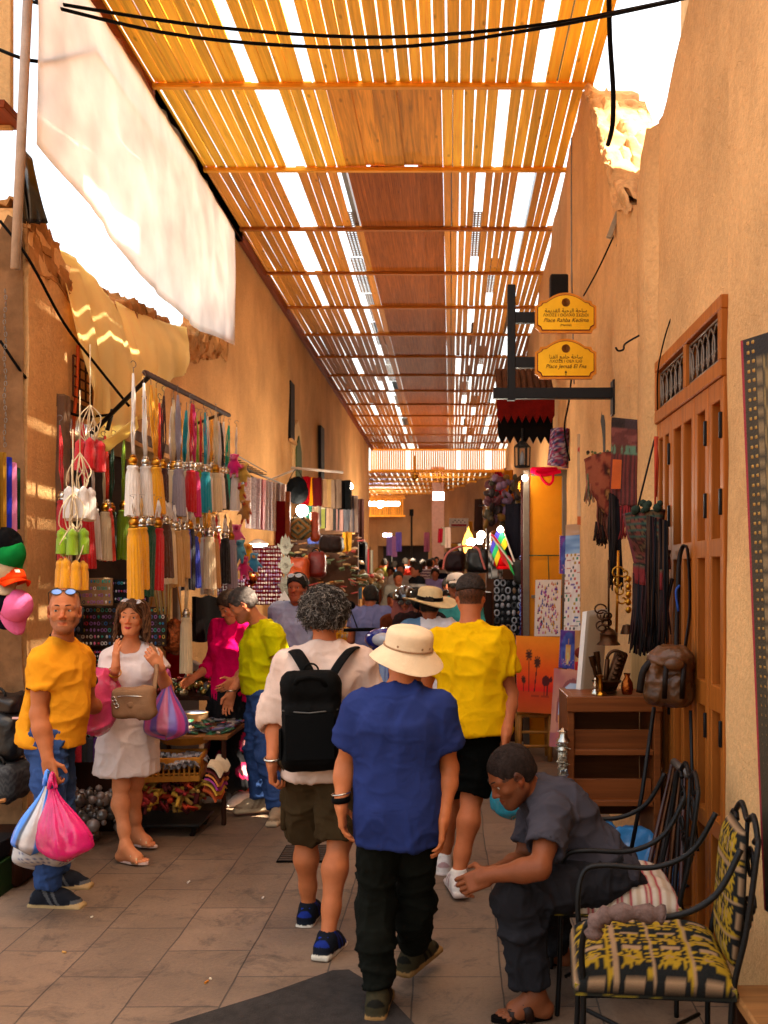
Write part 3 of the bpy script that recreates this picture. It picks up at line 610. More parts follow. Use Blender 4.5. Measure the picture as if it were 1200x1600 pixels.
def leg_prims(J, q, o, inf=0):
    s = o.get('s', 1)*o.get('leg', 1); h, k, a = J['h'+q], J['k'+q], J['a'+q]; d = (a-k); bk = -J['t'+q] if 't'+q in J else V((0, -1, 0)); c = k+d*.3+bk*.018*s
    return [('c', A3(h), A3(lerp(h, k, .5)), .088*s+inf, .076*s+inf, .04), ('c', A3(lerp(h, k, .5)), A3(k), .076*s+inf, .055*s+inf, .04), ('c', A3(k), A3(c), .052*s+inf, .056*s+inf, .03), ('c', A3(c), A3(lerp(k, a, .72)), .056*s+inf, .04*s+inf, .04), ('c', A3(lerp(k, a, .7)), A3(a), .04*s+inf, .034*s+inf, .03), ('e', A3(k-bk*.012), (.045*s+inf,)*3, Matrix.Identity(3), .03)]
def foot_prims(J, q, s=1, bare=True):
    a = J['a'+q]; t = J['t'+q].normalized(); u = J.get('u'+q, V((0, 0, 1))); u = (u-t*u.dot(t)).normalized(); sd = t.cross(u); g = a-u*.085*s
    def w(x, y, z): return A3(g+sd*x*s+t*y*s+u*z*s)
    pr = [('c', A3(a), w(0, -.03, .035), .035*s, .032*s, .03), ('c', w(0, -.035, .03), w(0, .08, .032), .03*s, .033*s, .03), ('c', A3(a+t*.01), w(0, .09, .03), .032*s, .026*s, .04), ('c', w(-.02, .08, .024), w(.02, .09, .024), .024*s, .024*s, .02)]
    for i in range(5): x = (i-2)*.0175; pr.append(('c', w(x, .11, .018), w(x*1.15, .155-.012*abs(i-(1.2 if q == 'r' else 2.8))**1.1, .014), .0105*s, .0095*s, .005))
    return pr
def fold_disp(Vv, Q, Rm, amp, fr, seed=0, sharp=1.0):
    n = vnormals(Vv, Q); L = Vv @ np.array(Rm); q = L*np.array(fr)+seed*13.7; wv = fbm(L*4+seed, 2)[:, None]*1.5
    r = 1-np.abs(2*vnoise(q+wv)-1); r2 = 1-np.abs(2*vnoise(q*2.1+wv*1.7+5)-1); d = amp*((r**6)*1.1+(r2**5)*.45-.12)
    return Vv+n*d[:, None]
def mk(name, prims, h, mat, root, sm=1, fold=None, col=None, smooth=180):
    Vv, Q = sdf_mesh(prims, h)
    if sm: Vv = smooth_mesh(Vv, Q, sm)
    for f in (fold or []): Vv = fold_disp(Vv, Q, *f)
    cols = col(Vv) if callable(col) else (np.tile(np.array(col), (len(Vv), 1)) if col is not None else None)
    o = obj_from(name, Vv, Q, mat, root, cols=cols, smooth=0); o.data.polygons.foreach_set('use_smooth', np.ones(len(o.data.polygons), bool)); return o
def stand(x, y, yaw, h=1.72, stride=0, turn=0, nod=0, arms=0, sway=0, lean=0):
    s = h/1.74; f = V((-math.sin(yaw), math.cos(yaw), 0)); r = V((f.y, -f.x, 0)); b = V((x, y, 0))
    def p(l, fo, z): return b+r*(l*s)+f*(fo*s)+V((0, 0, z*s))
    J = {}
    for q, sg in (('l', -1), ('r', 1)):
        st = stride*sg; J['h'+q] = p(sg*.088, 0, .90); J['k'+q] = p(sg*.095, st*.55+.02, .49); J['a'+q] = p(sg*.1, st-.04*(st < 0), .088+.05*max(0, -st)); J['t'+q] = (f+r*sg*.15).normalized()
        J['s'+q] = p(sg*.175, lean, 1.415); J['e'+q] = p(sg*.225, -.03-st*.35+lean*.6+arms*.03, 1.13); J['w'+q] = p(sg*.225, .05-st*.7+lean*.4+arms*.2, .89+arms*.14)
    J['nk'] = p(0, -.005+lean, 1.46); ft = V((-math.sin(yaw+turn), math.cos(yaw+turn), 0)); J['look'] = ft*math.cos(nod)-V((0, 0, math.sin(nod))); J['hup'] = V((0, 0, 1))*math.cos(nod)+ft*math.sin(nod)
    J['hd'] = J['nk']+V((0, 0, .165*s))+ft*(.025*s+.04*math.sin(nod)*s)+f*lean*.3; J['fw'] = f; J['rt'] = r; return J
# ---- garments
def shirt(root, J, o, mat, h, hem=-.02, sleeve=.55, inf=.016, loose=.0, fold=.012, ff=(13, 13, 4.5), name='shirt', col=None, sl_r=.0, open_=0, seed=1, neck=.062, body=None):
    mh, up, Ln, rt, fw, rp = torso_frame(J); s = o.get('s', 1); b = o.get('b', 1); pr = torso_prims(J, o, inf); be = o.get('belly', 0); bk = o.get('slouch', 0)
    hp = mh+up*(hem*s)
    if loose is not None: pr.append(('t', A3(hp), A3(mh+up*(Ln*.72)), ((.155+loose)*s*b+inf, (.115+loose+be*.3)*s*b+inf), (.150*s*b+inf, .10*s*b+inf), A3(rt), .06))
    for q in ('l', 'r'):
        sh, el, w = J['s'+q], J['e'+q], J['w'+q]; d = (el-sh).normalized(); se = sh+(el-sh)*min(1, sleeve)
        pr.append(('c', A3(sh-d*.01), A3(se+d*.03*(sleeve < 1)), .052*s+inf, .051*s+inf+sl_r, .045, [(A3(se), A3(d))] if sleeve < 1 else []))
        if sleeve > 1:
            d2 = (w-el).normalized(); se = el+(w-el)*(sleeve-1); pr.append(('c', A3(el), A3(se+d2*.03), .05*s+inf+sl_r*.7, .04*s+inf+sl_r, .03, [(A3(se), A3(d2))]))
            pr.append(('sub', ('c', A3(se), A3(se+d2*.2), .04*s+inf+sl_r-.015, .04*s+inf+sl_r-.014, .002)))
        else: pr.append(('sub', ('c', A3(se-d*.004), A3(se+d*.2), .051*s+inf+sl_r-.015, .051*s+inf+sl_r-.013, .002)))
    pr.append(('cut', A3(hp), A3(-up)))
    pr.append(('sub', ('c', A3(J['nk']+up*.05*s+fw*.012), A3(J['hd']+up*.1), neck*s, .11*s, .012)))
    R = Matrix((rt, fw, up)).transposed()
    return mk(name, pr, h, mat, root, 1, [(R, fold, ff, seed), (R, fold*.6, (7, 7, 9), seed+3)], col)
def trousers(root, J, o, mat, h, inf=.016, hemt=1.0, waist=.11, flare=0, fold=.010, ff=(7, 7, 16), name='trousers', col=None, seed=2, rr=(.088, .07, .058, .05)):
    """hemt: 1 = ankle, .5 = knee; rr radii at hip, mid-thigh, knee, hem"""
    mh, up, Ln, rt, fw, rp = torso_frame(J); s = o.get('s', 1); pr = [p for p in torso_prims(J, o, inf) if p[0] == 'e' and np.dot(p[1]-A3(mh), A3(up)) < .1]
    pr.append(('cut', A3(mh+up*waist*s), A3(up)))
    for q in ('l', 'r'):
        hpt, k, a = J['h'+q], J['k'+q], J['a'+q]; m = lerp(hpt, k, .5)
        if hemt <= .5: e = hpt+(k-hpt)*(hemt*2); d = (k-hpt).normalized(); pr += [('c', A3(hpt), A3(e+d*.04), rr[0]*s+inf, rr[3]*s+inf, .035, [(A3(e), A3(d))]), ('sub', ('c', A3(e-d*.002), A3(e+d*.2), rr[3]*s+inf-.016, rr[3]*s+inf-.014, .002))]
        else:
            t = (hemt-.5)*2; e = k+(a-k)*t; bk_ = -J['t'+q].normalized() if 't'+q in J else V((0, -1, 0)); c_ = k+(a-k)*.3+bk_*.018*s; pr += [('c', A3(k), A3(c_), .054*s+inf, .058*s+inf, .03), ('c', A3(c_), A3(lerp(k, a, .72)), .058*s+inf, .044*s+inf, .04)]; d = (a-k).normalized(); pr += [('e', A3(k+(J['t'+q] if 't'+q in J else V())*.012), (.056*s+inf,)*3, Matrix.Identity(3), .04), ('c', A3(hpt), A3(m), rr[0]*s+inf, rr[1]*s+inf, .035), ('c', A3(m), A3(k), rr[1]*s+inf, rr[2]*s+inf, .035), ('c', A3(k), A3(e+d*.04), rr[2]*s+inf, rr[3]*s+inf, .03, [(A3(e), A3(d))])]
    R = frame((0, 0, 1), rt)
    return mk(name, pr, h, mat, root, 1, [(R, fold, ff, seed), (R, fold*.5, (14, 14, 6), seed+1)], col)
def shoe(root, J, q, s=1, upper=(.05, .06, .1), sole=(.8, .78, .7), accent=None, h=.006, name='shoe', lace=True, high=0):
    a = J['a'+q]; t = J['t'+q].normalized(); u = J.get('u'+q, V((0, 0, 1))); u = (u-t*u.dot(t)).normalized(); sd = t.cross(u); g = a-u*.085*s
    def w(x, y, z): return A3(g+sd*x*s+t*y*s+u*z*s)
    R = Matrix((sd, t, u)).transposed()
    pr = [('c', w(0, -.045, .05), w(0, -.01, .085+high), .040*s, .042*s, .02), ('c', w(0, -.045, .042), w(0, .07, .045), .040*s, .041*s, .03), ('c', w(0, .05, .05), w(0, .15, .030), .040*s, .033*s, .03), ('c', w(0, .0, .085), w(0, .10, .058), .036*s, .030*s, .03),
          ('b', w(0, .048, .014), (.043*s, .142*s, .016*s), R, .008, .013*s), ('e', w(0, .13, .02), (.046*s, .06*s, .022*s), R, .01), ('e', w(0, -.05, .02), (.042*s, .05*s, .024*s), R, .01), ('cut', w(0, 0, .001), A3(-u)), ('sub', ('c', w(0, -.005, .11+high), A3(a+u*.2), .031*s, .05*s, .004))]
    def col(Vv):
        L = (Vv-A3(g)) @ np.array(R)/s; c = np.tile(np.array(upper), (len(Vv), 1)); z = L[:, 2]-.012*np.clip((L[:, 1]-.1)/.1, 0, 1)+.0
        c[z < .028] = sole
        if accent is not None:
            ac = np.array(accent); m = (z >= .028) & (((L[:, 1] < -.07) & (z > .06)) | ((np.abs((L[:, 1]-.03)+.6*(L[:, 2]-.05)) < .010)) | ((np.abs((L[:, 1]-.065)+.6*(L[:, 2]-.05)) < .008)) | ((L[:, 1] > .135) & (z < .045))); c[m] = ac
        return c
    o = mk(name, pr, h, SHOEM, root, 1, None, col)
    if lace:
        m = MB()
        for i in range(4): y = .055+.018*i; z = .097-.012*i; m.tube([w(-.024, y, z-.006), w(0, y+.006, z+.004), w(.024, y, z-.006)], .0035*s, 5)
        m.build('laces', M('lace', '#cfc4b4'), o)
    return o
def eyes(root, J, s=1, iris=(.05, .025, .012), gaze=(0, 0, 0)):
    R = head_frame(J); c = J['hd']
    for q in (-1, 1):
        e = c+R @ V((q*.031*s, .0715*s, -.001*s)); d = (R @ V((gaze[0], 1, gaze[2]))).normalized(); m = MB(); Fm = frame(d); n = 16; rows = 14; vs = []; cs = []; fs = []
        for i in range(rows+1):
            th = math.pi*i/rows
            for k in range(n): a = 2*math.pi*k/n; vs.append(e+Fm @ V((math.sin(th)*math.cos(a), math.sin(th)*math.sin(a), math.cos(th)))*(.0118*s)); cs.append((.006, .005, .005) if th < .26 else iris if th < .56 else (.40, .35, .30))
        fs = [(i*n+k, i*n+(k+1) % n, (i+1)*n+(k+1) % n, (i+1)*n+k) for i in range(rows) for k in range(n)]
        m.add(vs, fs, 0, cs); m.build('eye', EYEM, root, smooth=180)
def brows(root, J, s=1, col=(.03, .02, .015), th=.0042):
    R = head_frame(J); c = J['hd']; m = MB()
    for q in (-1, 1):
        m = MB(); m.tube([c+R @ V((q*x*s, y*s, z*s)) for x, y, z in ((.012, .0905, .0215), (.024, .0885, .0268), (.036, .080, .0275), (.046, .0675, .0225))], [th*.8*s, th*s, th*.9*s, th*.3*s], 6, col=col, flat=.9)
        m.build('eyebrow', HAIRM, root, smooth=180)
def hair_shell(root, J, h, col, s=1, thick=.009, front=.052, low=-.03, nape=-.062, bump=.004, fade=None, name='hair'):
    """close-cropped hair: a thin shell over the skull, cut at the hairline"""
    R = head_frame(J); c = J['hd']
    def w(x, y, z): return A3(c+R @ V((x*s, y*s, z*s)))
    t = thick; pr = [('e', w(0, -.014, .03), ((.0755+t)*s, (.096+t)*s, (.086+t)*s), R, .01), ('e', w(0, -.04, -.02), ((.066+t*.8)*s, (.062+t*.8)*s, (.06)*s), R, .02)]
    def cut(p, n): return ('cut', w(*p), A3(R @ V(n).normalized()))
    pr += [('sub', ('e', w(0, .10, front-.085), (.085*s, .085*s, .085*s), R, .008)), cut((0, 0, nape), (0, -.15, -1))]
    for q in (-1, 1): pr.append(('sub', ('e', w(q*.09, .02, low-.02), (.03*s, .05*s, .055*s), R, .01)))
    Vv, Q = sdf_mesh(pr, h); Vv = smooth_mesh(Vv, Q, 1); n = vnormals(Vv, Q); L = (Vv-A3(c)) @ np.array(R); q = vnoise(L*np.array((170, 60, 60)))+.6*vnoise(L*np.array((300, 120, 120))+9); Vv = Vv+n*(bump*(q-.8))[:, None]
    cl = col(L/s, q) if callable(col) else np.array(col)[None, :]*(.65+.5*q[:, None]); return obj_from(name, Vv, Q, HAIRM, root, cols=cl, smooth=180)
def body(root, J, o, h, skin, face=True, hands=None, feet=False, paint=None):
    s = o.get('s', 1); hs = o.get('hs', 1); R = head_frame(J); mh, up, Ln, rt, fw, rp = torso_frame(J)
    pr = torso_prims(J, o)
    for q in ('l', 'r'):
        pr += arm_prims(J, q, o)+leg_prims(J, q, o)
        if feet: pr += foot_prims(J, q, s)
        else: a = J['a'+q]; pr.append(('c', A3(a), A3(a+J['t'+q]*.05-V((0, 0, .03))), .03*s, .025*s, .02))
        d = (J['w'+q]-J['e'+q]).normalized(); sg = -1 if q == 'l' else 1
        hd = (hands or {}).get(q, {}); pr += hand_prims(J['w'+q], hd.get('d', d), hd.get('n', -rt*sg), hd.get('th', fw), hd.get('curl', .45), o.get('hand', s), hd.get('spread', .12), thumb=hd.get('thumb', .4))
    sk = J['hd']-R @ V((0, .02, .045))*hs
    pr += [('c', A3(J['nk']-up*.03*s), A3(sk), .056*s*o.get('nkr', 1), .052*s*o.get('nkr', 1), .03)]
    pr += head_prims(J['hd'], R, hs, face, o.get('fem'))
    sk3 = np.array(skin)
    def col(Vv):
        c = np.tile(sk3, (len(Vv), 1)); L = ((Vv-A3(J['hd'])) @ np.array(R))/hs; hdm = (np.abs(L) < .14).all(1)
        # lips, blush of nose, ears and knuckles
        lip = hdm & (np.abs(L[:, 2]+.069-.004*np.abs(L[:, 0])/.02) < .0085*(1-(L[:, 0]/.026)**2).clip(0)) & (L[:, 1] > .07); lc = np.array(o.get('lip', sk3*np.array((.78, .55, .55)))); c[lip] = lc
        warm = hdm & ((np.abs(L[:, 0]) > .072) | ((L[:, 1] > .09) & (np.abs(L[:, 2]+.03) < .02))); c[warm] *= np.array((1.05, .85, .8))
        if paint: c = paint(L, hdm, c)
        return c
    Vv, Q = sdf_mesh(pr, h)
    return obj_from('body', Vv, Q, SKIN, root, cols=col(Vv), smooth=180)
def buzz(hair=(.03, .022, .018), line=.055, amt=.75, stub=0, nape=-.06):
    """paint cropped hair and stubble on the skin"""
    def f(L, m, c):
        hl = line-.11*np.clip((np.abs(L[:, 0])-.045)/.035, 0, 1)*(L[:, 1] < .06)
        top = m & (L[:, 2] > np.where(L[:, 1] > .015, np.where(np.abs(L[:, 0]) > .058, .01, line), np.where(L[:, 1] > -.03, -.01, nape))) & (np.abs(L[:, 0]) < .095)
        nn = vnoise(L*260); k = (amt*(.8+.4*nn))[:, None]; c = np.where(top[:, None], c*(1-k)+np.array(hair)*k, c)
        if stub:
            st = m & (L[:, 2] < -.035) & (L[:, 2] > -.125) & (L[:, 1] > -.01) & ~((np.abs(L[:, 2]+.069) < .009) & (np.abs(L[:, 0]) < .024)) & ((L[:, 2] < -.05) | (np.abs(L[:, 0]) < .028) & (L[:, 2] < -.049) | (np.abs(L[:, 0]) > .05))
            k = (stub*(.7+.6*nn))[:, None].clip(0, 1); c = np.where(st[:, None], c*(1-k)+np.array(hair)*k, c)
        return c
    return f
def tube_hair(root, paths, cols, r, n=4, name='hair'):
    m = MB()
    for p, c in zip(paths, cols): k = len(p); m.tube(p, [r*(1-.6*(i/(k-1))**2) for i in range(k)], n, col=c, cap=False)
    return m.build(name, HAIRM, root, smooth=180)
def collar_ring(root, J, o, mat, r=.064, th=.006, tilt=.35, name='collar'):
    mh, up, Ln, rt, fw, rp = torso_frame(J); s = o.get('s', 1); c = J['nk']+up*.028*s+fw*.012; m = MB(); n = 24; a = (up*math.cos(tilt)+fw*math.sin(tilt)); f2 = a.cross(rt)*-1
    f2 = rt.cross(a)*-1
    m.tube([c+rt*(r*1.08*s*math.cos(2*math.pi*i/n))+f2*(r*s*math.sin(2*math.pi*i/n)) for i in range(n)], th, 6, closed=True); return m.build(name, mat, root, smooth=180)
def specs(root_or_none, J, dz=.075, dy=.05, lens=(.1, .3, .8), framec='#20201f', s=1, label=None, tilt=.5, parent=None, worn=False):
    """sunglasses in the head's frame: pushed up on the head, or worn"""
    R = head_frame(J); c = J['hd']; fm = M('frame_'+framec, framec, rough=.3); lm = M('lens_%s' % (str(lens)), lens, rough=.08, coat=1, var=.05, bump=0)
    Q = Matrix.Rotation(tilt, 3, 'X'); o = V((0, dy, dz))
    def w(x, y, z): return c+R @ ((o+Q @ V((x, y, z)))*s)
    m = MB()
    lens_ = []
    for q in (-1, 1):
        l = MB(); lens_.append(l); ring = [w(q*.034+.027*math.cos(a), .004*0-.25*(.0)*1, .019*math.sin(a)) for a in [2*math.pi*i/18 for i in range(18)]]
        m.tube(ring, .0028*s, 6, closed=True); ctr = w(q*.034, .001, 0); l.add([ctr]+ring, [(0, i+1, (i+1) % 18+1) for i in range(18)])
        m.tube([w(q*.06, 0, .008), w(q*.077, -.02, .006), w(q*.08, -.10, -.012)], .0026*s, 5)
    m.tube([w(-.009, 0, .004), w(0, .003, .007), w(.009, 0, .004)], .0028*s, 5); g = m.build('sunglasses', fm, parent, smooth=180); [l.build('lens', lm, g, smooth=180) for l in lens_]; return g
# ================================================================== the people in front
def root_of(J, label, cat='person', group=None):
    g = (J['al']+J['ar'])/2; return T('person', label, cat, (g.x, g.y, 0), group)
def TORSO_R(J): mh, up, Ln, rt, fw, rp = torso_frame(J); return mh, up, Ln, rt, fw
def hat_lathe(root, c, R, prof, mat, name='hat', n=40, wob=None):
    m = MB(); m.lathe(c, prof, n, R)
    if wob: m.v = [tuple(V(v)+R @ V((0, 0, wob(R.transposed() @ (V(v)-c))))) for v in m.v]
    return m.build(name, mat, root, smooth=60)
def stitch(c1, s=.4): return c1
# ---- the small man in the navy tee and the bucket hat
J = dict(nk=P(624, 1084, 3.94), hd=P(636, 1026, 3.97), sl=P(560, 1110, 3.97), sr=P(688, 1108, 3.93), el=P(539, 1196, 4.01), wl=P(533, 1258, 3.93), er=P(702, 1200, 3.99), wr=P(693, 1280, 3.90), hl=P(594, 1264, 3.96), hr=P(652, 1264, 3.96),
         kl=P(586, 1420, 3.98), kr=P(648, 1410, 4.10), al=P(591, 1551, 3.92), ar=P(645, 1484, 4.23), tl=V((.08, 1, 0)), tr=V((.5, .85, .1)), look=V((.12, 1, -.35)))
o = dict(s=.92, b=.95, arm=.97, hs=.98); r = root_of(J, 'man in navy blue tee, black trousers and beige bucket hat walking away in the middle'); BUCKET = r
body(r, J, o, .006, hx('#c28056'), False, dict(l=dict(d=V((.1, -.05, -1)), curl=.55), r=dict(d=V((-.06, -.1, -1)), curl=.5)))
shirt(r, J, o, fab('navy_tee', '#3c4878', bscale=420), .007, hem=-.135, sleeve=.62, inf=.013, loose=.034, fold=.013, ff=(5, 5, 1.5), sl_r=.018, seed=4)
collar_ring(r, J, o, MATS['navy_tee'])
m = MB(); mh, up, Ln, rt, fw = TORSO_R(J)
trousers(r, J, o, fab('black_chino', '#24251f'), .008, inf=.010, hemt=.96, rr=(.088, .074, .062, .048), fold=.012, ff=(6, 6, 14), waist=.0)
for q in 'lr': shoe(r, J, q, .98, hx('#4d4634'), hx('#9c7d55'), hx('#2b2922'), .006)
for q in 'lr': m = MB(); t = J['t'+q].normalized(); a = J['a'+q]-t*.052; m.box((a.x, a.y, a.z-.01), (.014, .008, .03)); m.build('heel_tab', M('red_tab', '#c03028'), r)
Rh = frame(V((.16, -.18, 1))); hm = fab('khaki_hat', '#e2cbac', bscale=500); hc = J['hd']+V((.004, 0, .03))
prof = [(.148, -.058), (.150, -.056)]+[(.147-.0062*i, -.050+.0068*i+(.0012 if i % 2 else 0)) for i in range(1, 8)]+[(.099, .004), (.0965, .012), (.095, .05), (.092, .066), (.084, .078), (.06, .086), (.03, .088), (.0005, .088)]
prof = [(.10, .0), (.142, -.055)]+prof
hat_lathe(r, hc, Rh, prof, hm, wob=lambda v: .012*math.sin(math.atan2(v.y, v.x)*2+.6)*min(1, max(0, (math.hypot(v.x, v.y)-.08)/.06))+.004*nz(v.x*40, v.y*40, v.z*40))
m = MB(); m.tube([hc+Rh @ V((.0985*math.cos(a), .0985*math.sin(a), .012)) for a in [2*math.pi*i/36 for i in range(36)]], .004, 6, closed=True)
for a in (-.5, -.95, -2.0): m.lathe(hc+Rh @ V((.097*math.cos(a), .097*math.sin(a), .026)), [(.0001, -.002), (.005, 0), (.0001, .002)], 8, frame(Rh @ V((math.cos(a), math.sin(a), 0))))
m.build('hat_band', fab('khaki_dark', '#a8876a'), r)
m = MB(); m.tube([J['wl']+V((0, 0, .022))+V((.034*math.cos(a), .032*math.sin(a), .004*math.cos(a))) for a in [2*math.pi*i/24 for i in range(24)]], .012, 8, closed=True, flat=.35, up=(0, 0, 1)); m.build('watch', BLACK, r, smooth=180)
m = MB(); m.tube([J['wl']+V((0, 0, .047))+V((.036*math.cos(a), .034*math.sin(a), .006*math.cos(a))) for a in [2*math.pi*i/24 for i in range(24)]], .0035, 6, closed=True); m.build('bracelet', SILV, r, smooth=180)
# ---- the curly grey-haired man with the backpack
J = dict(nk=P(508, 1018, 4.75), hd=P(507, 958, 4.78), sl=P(452, 1040, 4.78), sr=P(560, 1040, 4.75), el=P(431, 1124, 4.83), wl=P(425, 1192, 4.70), er=P(584, 1124, 4.78), wr=P(580, 1195, 4.66), hl=P(482, 1180, 4.76), hr=P(531, 1180, 4.74),
         kl=P(479, 1306, 4.92), kr=P(531, 1312, 4.70), al=P(482, 1417, 4.97), ar=P(512, 1464, 4.53), tl=V((.12, 1, 0)), tr=V((.25, 1, -.12)), look=V((0, 1, 0)))
o = dict(s=1.0, b=.98, arm=.96, hs=1.02); r = root_of(J, 'man with curly grey hair in a pale rolled sleeve shirt and brown shorts, walking away'); CURLY = r
body(r, J, o, .007, hx('#be7c54'), False, dict(l=dict(d=V((.05, .1, -1)), curl=1.5), r=dict(curl=.6)))
shirt(r, J, o, fab('linen', '#d9c2b4', bscale=300, bump=.4), .009, hem=-.10, sleeve=1.12, inf=.02, loose=.03, fold=.014, ff=(7, 7, 3), sl_r=.022, seed=9)
for q in 'lr':
    m = MB(); el, w = J['e'+q], J['w'+q]; d = (w-el).normalized(); Rm = frame(d); c = el+(w-el)*.10
    m.lathe(c, [(.068, -.03), (.075, -.024), (.077, 0), (.075, .022), (.068, .027), (.05, .02)], 22, Rm, wob=.03); m.build('rolled_cuff', MATS['linen'], r, smooth=180)
collar = MB(); mh, up, Ln, rt, fw = TORSO_R(J); cc = J['nk']+up*.02+fw*.01
collar.grid(lambda u, v: cc+rt*((.066+.012*(1-v))*math.cos(math.pi*(.9+1.2*u)))+fw*((.064+.014*(1-v))*math.sin(math.pi*(.9+1.2*u)))+up*(v*.042-.008), 22, 4, thick=.004); collar.build('collar', MATS['linen'], r, smooth=180)
trousers(r, J, o, fab('cargo', '#54442f', bump=.35), .009, inf=.022, hemt=.49, rr=(.093, .086, .07, .084), fold=.016, ff=(6, 6, 9), name='shorts')
for q, sg in (('l', -1), ('r', 1)):
    m = MB(); k = lerp(J['h'+q], J['k'+q], .68)+rt*sg*.108; m.box(k, (.028, .13, .17), eul(0, 0, 0), bev=.012); m.box(k+V((sg*.004, 0, .075)), (.032, .136, .05), bev=.008); m.build('cargo_pocket', MATS['cargo'], r, smooth=60)
for q in 'lr': shoe(r, J, q, 1.02, hx('#2a2d36'), hx('#cfc6b8'), hx('#2c3f86'), .006)
for q in 'lr': m = MB(); t = J['t'+q].normalized(); a = J['a'+q]-t*.05+V((0, 0, -.012)); m.box((a.x, a.y-.004, a.z), (.045, .01, .05), bev=.006, col=hx('#33499a')); m.box((a.x, a.y-.010, a.z+.006), (.022, .003, .008), col=hx('#b8c4d8')); m.build('heel_patch', SHOEM, r)
m = MB(); m.tube([J['wl']+V((.036*math.cos(a), .034*math.sin(a), .02+.006*math.sin(a))) for a in [2*math.pi*i/24 for i in range(24)]], .006, 6, closed=True); m.build('bracelet', SILV, r, smooth=180)
R = head_frame(J); c = J['hd']; paths = []; cols = []; rs = random.Random(3)
for i in range(2700):
    z = rs.uniform(-.72, 1); a = rs.uniform(0, 2*math.pi); q = math.sqrt(1-z*z); d = V((q*math.cos(a), q*math.sin(a), z))
    if d.y > .45 and d.z < .35: continue
    base = c+R @ V((d.x*.088, -.016+d.y*.104, .02+d.z*.094)); dw = (R @ d); L = rs.uniform(.018, .044)*(1.15 if z > -.3 else .8); sd_ = dw.cross(V((rs.uniform(-1, 1), rs.uniform(-1, 1), rs.uniform(-1, 1)))).normalized(); s2 = dw.cross(sd_); rr2 = rs.uniform(.008, .015); tw = rs.uniform(6, 11)*(1 if rs.random() > .5 else -1); p = []
    for k in range(8): t = k/7; p.append(base+dw*(L*t)+(sd_*math.cos(tw*t)+s2*math.sin(tw*t))*rr2*t**.5+V((0, 0, -.018*t*t)))
    g = rs.random(); paths.append(p); cols.append((.30, .26, .22) if g > .80 else (.12, .10, .085) if g > .55 else (.035, .028, .024))
hs_ = hair_shell(r, J, .009, (.03, .025, .02), 1.02, thick=.013, front=.06, low=-.06, nape=-.085, bump=.01)
tube_hair(hs_, paths, cols, .0023, 3, 'hair_curls')
# ---- his backpack
bp = T('backpack', 'black backpack on the back of the curly haired man', 'backpack', P(486, 1200, 4.5)); bm = fab('bag_black', '#1a1918', rough=.7, bump=.35); bm2 = M('bag_coated', '#0f0f10', rough=.65, bump=.1)
cb = P(487, 1126, 4.535); Rb = eul(math.radians(-4), math.radians(-1), .05)
def bpw(x, y, z): return cb+Rb @ V((x, y, z))
Vv, Q = sdf_mesh([('b', A3(cb), (.132, .075, .222), Rb, .02, .05), ('b', A3(bpw(0, -.03, .16)), (.118, .06, .06), Rb, .03, .045), ('b', A3(bpw(0, -.055, -.06)), (.112, .035, .135), Rb, .02, .025)], .008); Vv = smooth_mesh(Vv, Q, 1)
Vv = fold_disp(Vv, Q, Rb.to_4x4().to_3x3(), .006, (8, 8, 12), 3); obj_from('pack', Vv, Q, bm, bp, smooth=180)
m = MB(); m.grid(lambda u, v: bpw((u-.5)*.214, -.0935-.004*math.sin(math.pi*u), -.165+v*.20), 10, 8, thick=-.01); m.build('front_pocket', bm2, bp, smooth=60)
m = MB(); m.tube([bpw(-.125, -.062, .052), bpw(-.06, -.092, .045), bpw(0, -.098, .040), bpw(.06, -.092, .045), bpw(.125, -.062, .052)], .004, 6); m.build('zip', M('zip_grey', '#55524e', rough=.4), bp, smooth=180)
m = MB(); m.tube([bpw(-.075, -.085, .155), bpw(-.05, -.10, .19), bpw(0, -.105, .20), bpw(.05, -.10, .19), bpw(.075, -.085, .155)], .012, 8, flat=.6); m.tube([bpw(-.03, .0, .225)]+arc(bpw(0, .0, .225), .034, math.pi, 0, 8)+[bpw(.03, 0, .225)], .005, 6); m.build('handle', bm, bp, smooth=180)
for pts in ([P(457, 1026, 4.82), P(460, 1017, 4.70), P(470, 1030, 4.60), P(482, 1052, 4.56), P(492, 1078, 4.55)], [P(556, 1026, 4.80), P(552, 1013, 4.69), P(538, 1026, 4.60), P(522, 1050, 4.56), P(508, 1078, 4.55)]):
    m = MB(); m.tube(spline(pts, 5), .031, 10, flat=.28, up=(1, 0, .25)); m.build('strap', bm, bp, smooth=180)
m = MB(); m.ell(bpw(.08, -.085, .02), (.010, .003, .008)); m.ell(bpw(.095, -.083, .02), (.005, .003, .008)); m.build('badge', SILV, bp, smooth=180)
for sg in (-1, 1): m = MB(); m.box(bpw(sg*.137, -.01, -.1), (.012, .10, .14), Rb, bev=.005); m.build('side_pocket', bm, bp)
